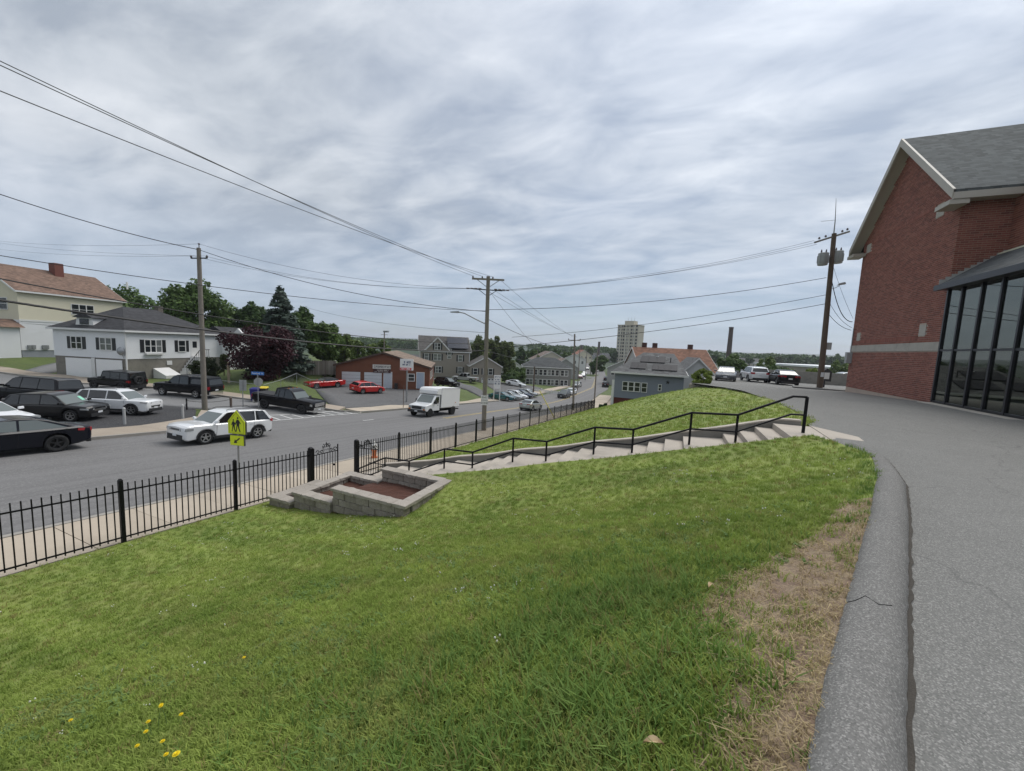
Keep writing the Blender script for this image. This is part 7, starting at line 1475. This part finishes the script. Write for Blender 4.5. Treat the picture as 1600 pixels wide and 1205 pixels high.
B().tube([rpt(1296,452), rpt(1305,450), rpt(1311,447)], .025, 6).obj('flood_arm', m_galv, oR); fl_ = rpt(1314,444); B().hexa([fl_+Vector(v) for v in ((-.22,-.15,-.1),(.28,-.15,-.02),(.28,.15,-.02),(-.22,.15,-.1))], [fl_+Vector(v) for v in ((-.12,-.1,.06),(.22,-.12,.14),(.22,.12,.14),(-.12,.1,.06))]).obj('flood_lamp', m_galv, oR)
v = rpt(1293,541); B().box(v.x-.22,v.x+.22,v.y-.15,v.y+.15,v.z-.28,v.z+.28).obj('control_box', m_tank, oR)
B().box(rx_*.03-.10,rx_*.03+.10,-.235,-.215,1.0,1.35).obj('tag_plate', m_plate, oR)
isl = B().prism([(-1.9+rb[0],-.7+rb[1]),(2.2+rb[0],-1.1+rb[1]),(2.4+rb[0],.9+rb[1]),(-1.6+rb[0],1.0+rb[1])], (-.75,-.60)).obj('pole_island', m_berm); tag(isl, 'low kerbed island round the foot of the right pole', 'kerb island')
ib = E_('info_box', (rb[0]+1.15, rb[1]+3.2, -.75), camang(0), 'small black gabled noticeboard box beside the right pole', 'noticeboard'); B().prism([(-.42,.55),(.42,.55),(.42,1.35),(0,1.68),(-.42,1.35)], (-.2,.2), lambda a, c, d: (a, d, c)).obj('case', m_shut, ib); B().box(-.22,.22,-.215,-.202,.75,1.3).obj('notice', m_plate, ib); B().box(-.05,.05,-.05,.05,-.1,.55).obj('post', m_shut, ib)
# minor far poles along the street
for i, (px, py, ty, D, lab) in enumerate(((902,612,542,95,'grey pole first in the line on the left of the far street'),(914,598,548,135,'grey pole second in the line on the left of the far street'),(922,592,552,165,'pale pole third in the line on the left of the far street'),(930,606,548,70,'thin grey pole on the right side of the far street'),(839,575,545,140,'pale pole behind the grey row house'),(600,575,519,72,'lamp post with square head behind the garage roof'))):
    b0 = at(px, py, D); t0_ = at(px+.3, ty, D); zb0 = g1(b0[0], b0[1]); ob, hb = pole('street_pole', lab, b0[0], b0[1], zb0, t0_[2], .14, .09, m_pole, (0,0)); B().bar((-.8,0,hb-.5),(.8,0,hb-.5),.07).obj('crossarm', m_xarm, ob)
    if px == 600: B().box(-.1,.9,-.2,.2,hb-.05,hb+.25).obj('lamp_head', m_galv, ob)
# wires --------------------------------------------------------------
def W_(label, p, q, sag, r, mat=None, n=22, group=None):
    p, q = Vector([float(c) for c in p]), Vector([float(c) for c in q]); pts = [p.lerp(q, i/n)-Vector((0,0,sag*4*(i/n)*(1-i/n))) for i in range(n+1)]
    tag(B().tube(pts, r, 5).obj('overhead_wire', mat or m_wire), label, 'wire', group)
def cW(u, z): v = cpt(u, z); return (CX_+v.x, CY_+v.y, CZB+v.z)
def off(px, py, D): return tuple(at(px, py, D))
C0 = (CX_+tx_, CY_+ty_)
# primaries overhead towards the upper left (along the near kerb)
for i, (u, py) in enumerate(((-1.15,93),(-.45,100),(.35,139))):
    q = atx(-30, py-12 if i < 2 else py-9, -2.0+u); W_(('upper','second','lowest')[i]+' of the three thin wires crossing the sky from the upper left', cW(u, hC-.02), tuple(q), .22, .012, m_wire2)
def toC(z): return (C0[0], C0[1], z)
zc = lambda py: at(760, py, Dc)[2]
W_('thick black cable from the left pole top out of the left edge', (LX, LY, LZ-.12), off(-40, 290, 22), .25, .026)
W_('black cable sagging from the left pole top to the centre pole', (LX, LY, LZ-.12), toC(zc(487)), .75, .020)
for i, (dx, dz, e) in enumerate(((-.72,-.55,384),(.72,-.62,373),(.05,.3,372))):
    W_(('left','right','top')[i]+' insulator wire running left from the left pole', (LX+dx, LY, LZ+dz), off(-40, e, 60), .5, .010, m_wire2)
    W_(('left','right','top')[i]+' insulator wire running from the left pole to the centre crossarm', (LX+dx, LY, LZ+dz), cW(-1.3+.2*i, hC-.95), .7, .010, m_wire2)
W_('cable from the left edge across the maple tops to the centre pole', off(-40, 393, 16), toC(zc(486)), .45, .016)
W_('thick cable across the house roofs to the centre pole, upper of the pair', off(-40, 428, 13), toC(zc(538)), .55, .022)
W_('thickest cable across the white house to the centre pole', off(-40, 463, 10.5), toC(zc(548)), .50, .034)
W_('thin cable across the cream house lower floor', off(-40, 497, 40), (LX, LY, at(318, 512, (pL[:2]-CAMP[:2]) @ FWD)[2]), .4, .015)
W_('thin wire from the spruce top to the centre pole', off(480, 481, 55), toC(zc(520)), .5, .013)
for i, (u, zz, py) in enumerate(((1.2,-.95,376),(1.0,-1.05,379),(.7,-1.0,382))):
    q = rpt(1272+i*2, py); W_(('upper','middle','lower')[i]+' of three wires from the centre pole to the right pole crossarm', cW(u, hC+zz), (rb[0]+q.x, rb[1]+q.y, q.z-.72), .55, .011, m_wire2)
def rW(px, py): q = rpt(px, py); return (rb[0]+q.x, rb[1]+q.y, q.z-.72)
W_('cable from the centre pole lamp height to the right pole', toC(zc(484)), rW(1291,434), .55, .020); W_('sagging cable to the right pole above the tower block', off(800, 527, 40), rW(1290,461), .45, .018); W_('lowest cable crossing before the tower block to the right pole', toC(zc(545)), rW(1289,475), .35, .020)
for i, (u, z_) in enumerate(((.9,-.2),(.5,-1.0),(.2,-1.2))): W_(('upper','middle','lower')[i]+' wire from the centre pole down to the far fence pole', cW(u, hC+z_), (pt_[0]-.3+.3*i, pt_[1], pt_[2]-.4), .25, .012, m_wire2)
W_('heavy cable from the centre pole down to the far fence pole', toC(zc(498)), (pt_[0], pt_[1], pt_[2]-2.2), .5, .022); W_('guy wire slanting from the centre pole', toC(zc(452)), (CX_+2.2, CY_+5.5, at(810,545,38)[2]), .1, .012, m_wire2)
W_('low cable from the centre pole to the far side houses', toC(zc(548)), off(895, 575, 105), .5, .022)
for i, (py, qx, qy, s_, r_) in enumerate(((430,1332,503,.9,.028),(470,1331,512,.3,.014),(488,1330,516,.25,.018),(410,1333,498,.2,.010))):
    W_(('heaviest','thin upper','lower','fine outer')[i]+' service cable from the right pole to the brick wall corner', rW(1300-(py-410)*.09, py), tuple(atx(qx, qy, BX-.05)), s_, r_)
# yellow guy guard by the fence
g0 = ong(868, 655); gy = E_('guy_wire', (g0[0], g0[1], g0[2]), 0, 'yellow guarded guy wire slanting up beside the fence', 'guy wire'); t_ = at(843, 610, (g0[:2]-CAMP[:2]) @ FWD); B().tube([(0,0,-.1),(t_[0]-g0[0],t_[1]-g0[1],t_[2]-g0[2])], .05, 7).obj('yellow_guard', M('guard_yellow', (.62,.56,.12), .5), gy)
# ------------------------------------------------------------------ street furniture across the road
def bollard(px, py, h, label, mat=m_galv, r=.07):
    p = ong(px, py); o = E_('bollard', (p[0], p[1], p[2]), 0, label, 'bollard', 'posts round the used car lot'); B().tube([(0,0,-.2),(0,0,h)], r, 10).obj('shaft', mat, o, True); B().lathe([(r*1.1,h-.02),(r*1.1,h+.02),(r*.6,h+.07),(0,h+.09)], 10).obj('cap', mat, o, True); return p
m_bpost = M('bollard_grey', (.42,.43,.43), .6, .2, 5.)
b1 = bollard(78, 657, .95, 'white post in front of the charcoal crossover', m_bpost); b2 = bollard(195, 664, .98, 'grey post in front of the white crossover', m_bpost); b3 = bollard(286, 656, .95, 'grey post behind the white SUV hood', m_bpost); b4 = bollard(292, 641, .85, 'dark post at the back of the used car lot', m_black, .05); b5 = bollard(361, 637, .8, 'short square post at the lot point', M('rust_post', (.13,.10,.08), .9), .09)
for (a, b_, lab) in ((b4, b5, 'chain strung between the dark post and the lot point'), (b3, b4, 'chain strung across the lot corner behind the white SUV')):
    W_(lab, (a[0], a[1], a[2]+.75), (b_[0], b_[1], b_[2]+.7), .18, .018, n=14)
# street name sign with stop sign backs
ss = ong(404, 642); so = E_('street_name_sign', (ss[0], ss[1], ss[2]), camang(0), 'blue street name sign above the back of a stop sign', 'street sign'); Ds = (ss[:2]-CAMP[:2]) @ FWD; kz = Ds/600.
B().tube([(0,0,-.2),(0,0,60*kz)], .035, 8).obj('post', m_galv, so, True); B().prism([(.36*math.cos(R(22.5+45*i)), 46*kz+.36*math.sin(R(22.5+45*i))) for i in range(8)], (.04,.055), lambda a, c, d: (a*.7, d+a*.6, c)).obj('stop_sign_back', M('sign_alloy', (.36,.37,.37), .5, metal=.4), so)
bl = B().box(-.52,.52,-.02,.0,57*kz,57*kz+.26).obj('name_plate', M('street_blue', (.03,.16,.50), .5), so); text('Rowland  St', .19, M('sign_letter_white', (.75,.78,.8), .5), bl, (0,-.024,57*kz+.13), (R(90),0,0))
s2 = ong(380, 641); s2o = E_('sign_back', (s2[0], s2[1], s2[2]), camang(0), 'grey back of a rectangular road sign beside the street name post', 'road sign'); k2 = ((s2[:2]-CAMP[:2]) @ FWD)/600.; B().tube([(0,0,-.2),(0,0,47*k2)], .035, 8).obj('post', m_galv, s2o, True); B().box(-.29,.29,.035,.05,31*k2,48*k2).obj('plate', M('sign_alloy', (.36,.37,.37), .5), s2o)
# wheeled bins
def bin_(px, py, D, h, mat, lid, label):
    c = at(px, py, D); o = E_('wheeled_bin', (c[0], c[1], g1(c[0], c[1])+.05), camang(15), label, 'bin'); B().hexa([(-.24,-.26,.08),(.24,-.26,.08),(.24,.26,.08),(-.24,.26,.08)], [(-.31,-.36,h),(.31,-.36,h),(.31,.36,h),(-.31,.36,h)]).obj('tub', mat, o, bevel=.03); B().hexa([(-.34,-.40,h),(.34,-.40,h),(.34,.40,h),(-.34,.40,h)], [(-.30,-.32,h+.10),(.30,-.32,h+.10),(.30,.36,h+.14),(-.30,.36,h+.14)]).obj('lid', lid, o, bevel=.02)
    for s in (-.24,.24): B().lathe([(0,-.04),(.11,-.04),(.11,.04),(0,.04)], 12, 'x', (s,.28,.11)).obj('wheel', m_tyre, o)
m_bb = M('bin_blue', (.012,.012,.16), .5); m_bk = M('bin_black', (.02,.018,.018), .6)
bin_(398, 615, 35.2, 1.12, m_bb, m_bb, 'blue wheeled bin on the sidewalk behind the pickup bed'); bin_(412, 614, 36.0, 1.2, m_bk, M('bin_yellow', (.65,.50,.03), .5), 'dark bin with yellow lid behind the pickup bed')
# chain-link fence round the house lawn
def clink(label, pts, h=1.15):
    root = E_('chain_link_fence', (0,0,0), 0, label, 'fence'); P = [Vector((x, y, g1(x, y))) for x, y in pts]
    t = NT('chain_link_mesh_'+str(len(MATS)))
    for i, p in enumerate(P): B().tube([p-Vector((0,0,.2)), p+Vector((0,0,h+.05))], .028, 7).obj('post', m_galv, root, True)
    B().tube([p+Vector((0,0,h)) for p in P], .022, 6).obj('top_rail', m_galv, root, True)
    mw = B()
    for a, b_ in zip(P[:-1], P[1:]):
        L_ = (b_-a).length; n = int(L_/.16); 
        for k in range(n):
            for s in (1, -1):
                x0 = k/n; x1 = x0+s*h/L_
                if 0 <= x1 <= 1: mw.add([a.lerp(b_, x0)+Vector((0,0,.04)), a.lerp(b_, x0)+Vector((0,0,.052)), a.lerp(b_, x1)+Vector((0,0,h-.01)), a.lerp(b_, x1)+Vector((0,0,h-.022))], [(0,1,2,3)])
    tag(mw.obj('wire_mesh', m_galv, root), None, None, None, 'stuff')
clink('chain-link fence along the sidewalk before the house lawn', [(-26.2,11.2),(-28.8,10.8),(-31.4,10.4),(-34,10.0),(-36.5,9.6)]); clink('chain-link fence between the house lawn and the garage yard', [(-26.0,11.3),(-27.2,14.0),(-28.4,16.8),(-29.7,19.6),(-31,22.4),(-32.6,25.4)])
# weathered board fence behind the lawn
f0 = at(478, 586, 54); f1 = at(527, 592, 56); wf = E_('board_fence', (f0[0], f0[1], -3.6), frame_at(f0, f1)[0], 'weathered grey board fence behind the house lawn', 'fence'); FL_ = frame_at(f0, f1)[1]; m_bd = M('weathered_board', (.17,.145,.12), .9, .25, 3., orand=.25)
bdm = B().box(0,.145,0,.025,0,2.0).mesh('board'); bdm.materials.append(m_bd)
for k in range(int(FL_/.152)): link('board', bdm, wf, (k*.152, rnd.uniform(-.01,.01), rnd.uniform(-.04,.04)))
for z_ in (.4,1.6): B().box(0,FL_,.026,.07,z_,z_+.09).obj('rail', m_bd, wf)
# garden figures by the porch
yd = at(357, 577, 44); st2 = E_('garden_pole', (yd[0], yd[1], g1(yd[0], yd[1])), 0, 'pale carved garden post right of the clipped bush', 'garden post'); B().lathe([(0,-.2),(.14,-.2),(.12,.5),(.18,.9),(.12,1.3),(.16,1.7),(.08,2.3),(0,2.4)], 10).obj('shaft', M('carved_wood', (.42,.33,.24), .8), st2, True)
dk_ = at(305, 583, 42); 
for x, nm_ in ((-.45,'left'),(.15,'right')):
    dc = E_('garden_chair', (dk_[0], dk_[1], g1(dk_[0], dk_[1])), .4, nm_+' white garden chair on the lawn by the porch', 'chair', 'garden chairs'); B().box(x,x+.42,0,.4,.32,.38).obj('seat', m_wtrim, dc); B().box(x,x+.42,.36,.42,.38,.85).obj('backrest', m_wtrim, dc); [B().box(x+dx,x+dx+.04,dy,dy+.04,-.1,.32).obj('leg', m_wtrim, dc) for dx in (0,.38) for dy in (0,.36)]
# signs at the garage and sales lot
gs = ong(634, 628); Dg = (gs[:2]-CAMP[:2]) @ FWD; kg = Dg/600.; go = E_('pole_sign', (gs[0], gs[1], gs[2]), camang(8), 'white and red business sign on a steel pole before the brown garage', 'sign'); B().tube([(.1,0,-.2),(.1,0,52*kg)], .10, 10).obj('post', m_galv, go, True)
pn = B().box(-9.3*kg,10.5*kg,-.15,.15,50*kg,67.5*kg).obj('sign_box', M('sign_white_clean', (.72,.72,.72)), go); B().box(-9*kg,8*kg,-.165,-.152,50.4*kg,54*kg).obj('red_band', M('sign_red', (.55,.03,.04), .5), pn)
class _F:      # lettering helper on a flat panel facing local -y
    def fr(s, f): return lambda u, z, n: (u, -n, z)
scribble(_F(), 'front', -7.5*kg, 7*kg, 61*kg, .26, 0, M('letter_navy', (.05,.07,.16), .5), pn, 7, .158); scribble(_F(), 'front', -5.5*kg, 6*kg, 57.5*kg, .18, 0, M('letter_navy', (.05,.07,.16)), pn, 8, .158); scribble(_F(), 'front', -7*kg, 6*kg, 51.2*kg, .16, 0, M('sign_letter_white', (.75,.78,.8)), pn, 9, .17)
t2 = ong(630, 639); thin = E_('sidewalk_post', (t2[0], t2[1], t2[2]), 0, 'thin rusty post at the kerb before the pole sign', 'post'); B().tube([(0,0,-.1),(0,0,2.6)], .035, 7).obj('shaft', m_pole2, thin, True)
ds1 = at(771, 618, 64); zg = g1(ds1[0], ds1[1]); do = E_('dealer_sign', (ds1[0], ds1[1], zg), camang(0), 'tall white sales-lot sign beside the teal sedan', 'sign'); kd = 64/600.
db = B().box(0,10.5*kd,-.12,.12,(618-607)*kd*1.0+ (ds1[2]-zg),(618-586)*kd+(ds1[2]-zg)).obj('sign_board', M('sign_white_clean', (.72,.72,.72)), do); 
for x in (.6,9.8): B().tube([(x*kd,.0,-.2),(x*kd,.0,(618-600)*kd+(ds1[2]-zg))], .07, 8).obj('post', m_wtrim, do)
for z_, h_, sd2 in ((28.5,.24,11),(24.5,.18,12),(21.5,.16,13),(17.5,.3,14)): scribble(_F(), 'front', 1.5*kd, 9*kd, z_*kd+(ds1[2]-zg), h_, 0, M('letter_navy', (.05,.07,.16)), db, sd2, .124)
# low white posts along the sales lot and white vinyl fence
for i, px in enumerate((776,782,804,808,815,819,823,827)):
    p = ong(px, 619-.15*(px-776)*.5); o = B().box(-.09,.09,-.09,.09,-.1,.75).obj('lot_post', m_wtrim, None, loc=(p[0], p[1], p[2])); tag(o, 'short white post on the sales lot kerb, '+('first','second','third','fourth','fifth','sixth','seventh','last')[i]+' from the sign', 'post', 'white posts along the sales lot')
v0 = at(790, 604, 92); v1 = at(889, 614, 84); va, vl = frame_at(v0, v1); vf = E_('vinyl_fence', (v0[0], v0[1], -9.1), va, 'low white vinyl fence before the grey row house', 'fence')
for k in range(int(vl/2.4)+1): B().box(k*2.4-.07,k*2.4+.07,-.07,.07,-.5,1.45).obj('post', m_wtrim, vf)
for k in range(int(vl/.19)): 
    if k*.19 % 2.4 > .1: B().box(k*.19,k*.19+.11,-.02,.02,.1,1.1+.12*abs(math.sin(math.pi*((k*.19/2.4) % 1)))).obj('picket', m_wtrim, vf)
for z_ in (.2,.95): B().box(0,vl,.022,.06,z_,z_+.1).obj('rail', m_wtrim, vf)
# ------------------------------------------------------------------ thin summer haze
hz = B().box(-5600, 5600, -5600, 5900, -30, 95).obj('haze', None); tag(hz, 'thin pale haze that softens the far hills', None, None, 'stuff')
_t = NT('haze_air'); _t.N.remove(_t.b); _v = _t.nd('ShaderNodeVolumePrincipled'); _v.inputs['Color'].default_value = (.86, .91, 1, 1); _v.inputs['Density'].default_value = .00020; _v.inputs['Anisotropy'].default_value = .3
_t.L.new(_v.outputs[0], _t.out.inputs['Volume']); hz.data.materials.clear(); hz.data.materials.append(_t.m)
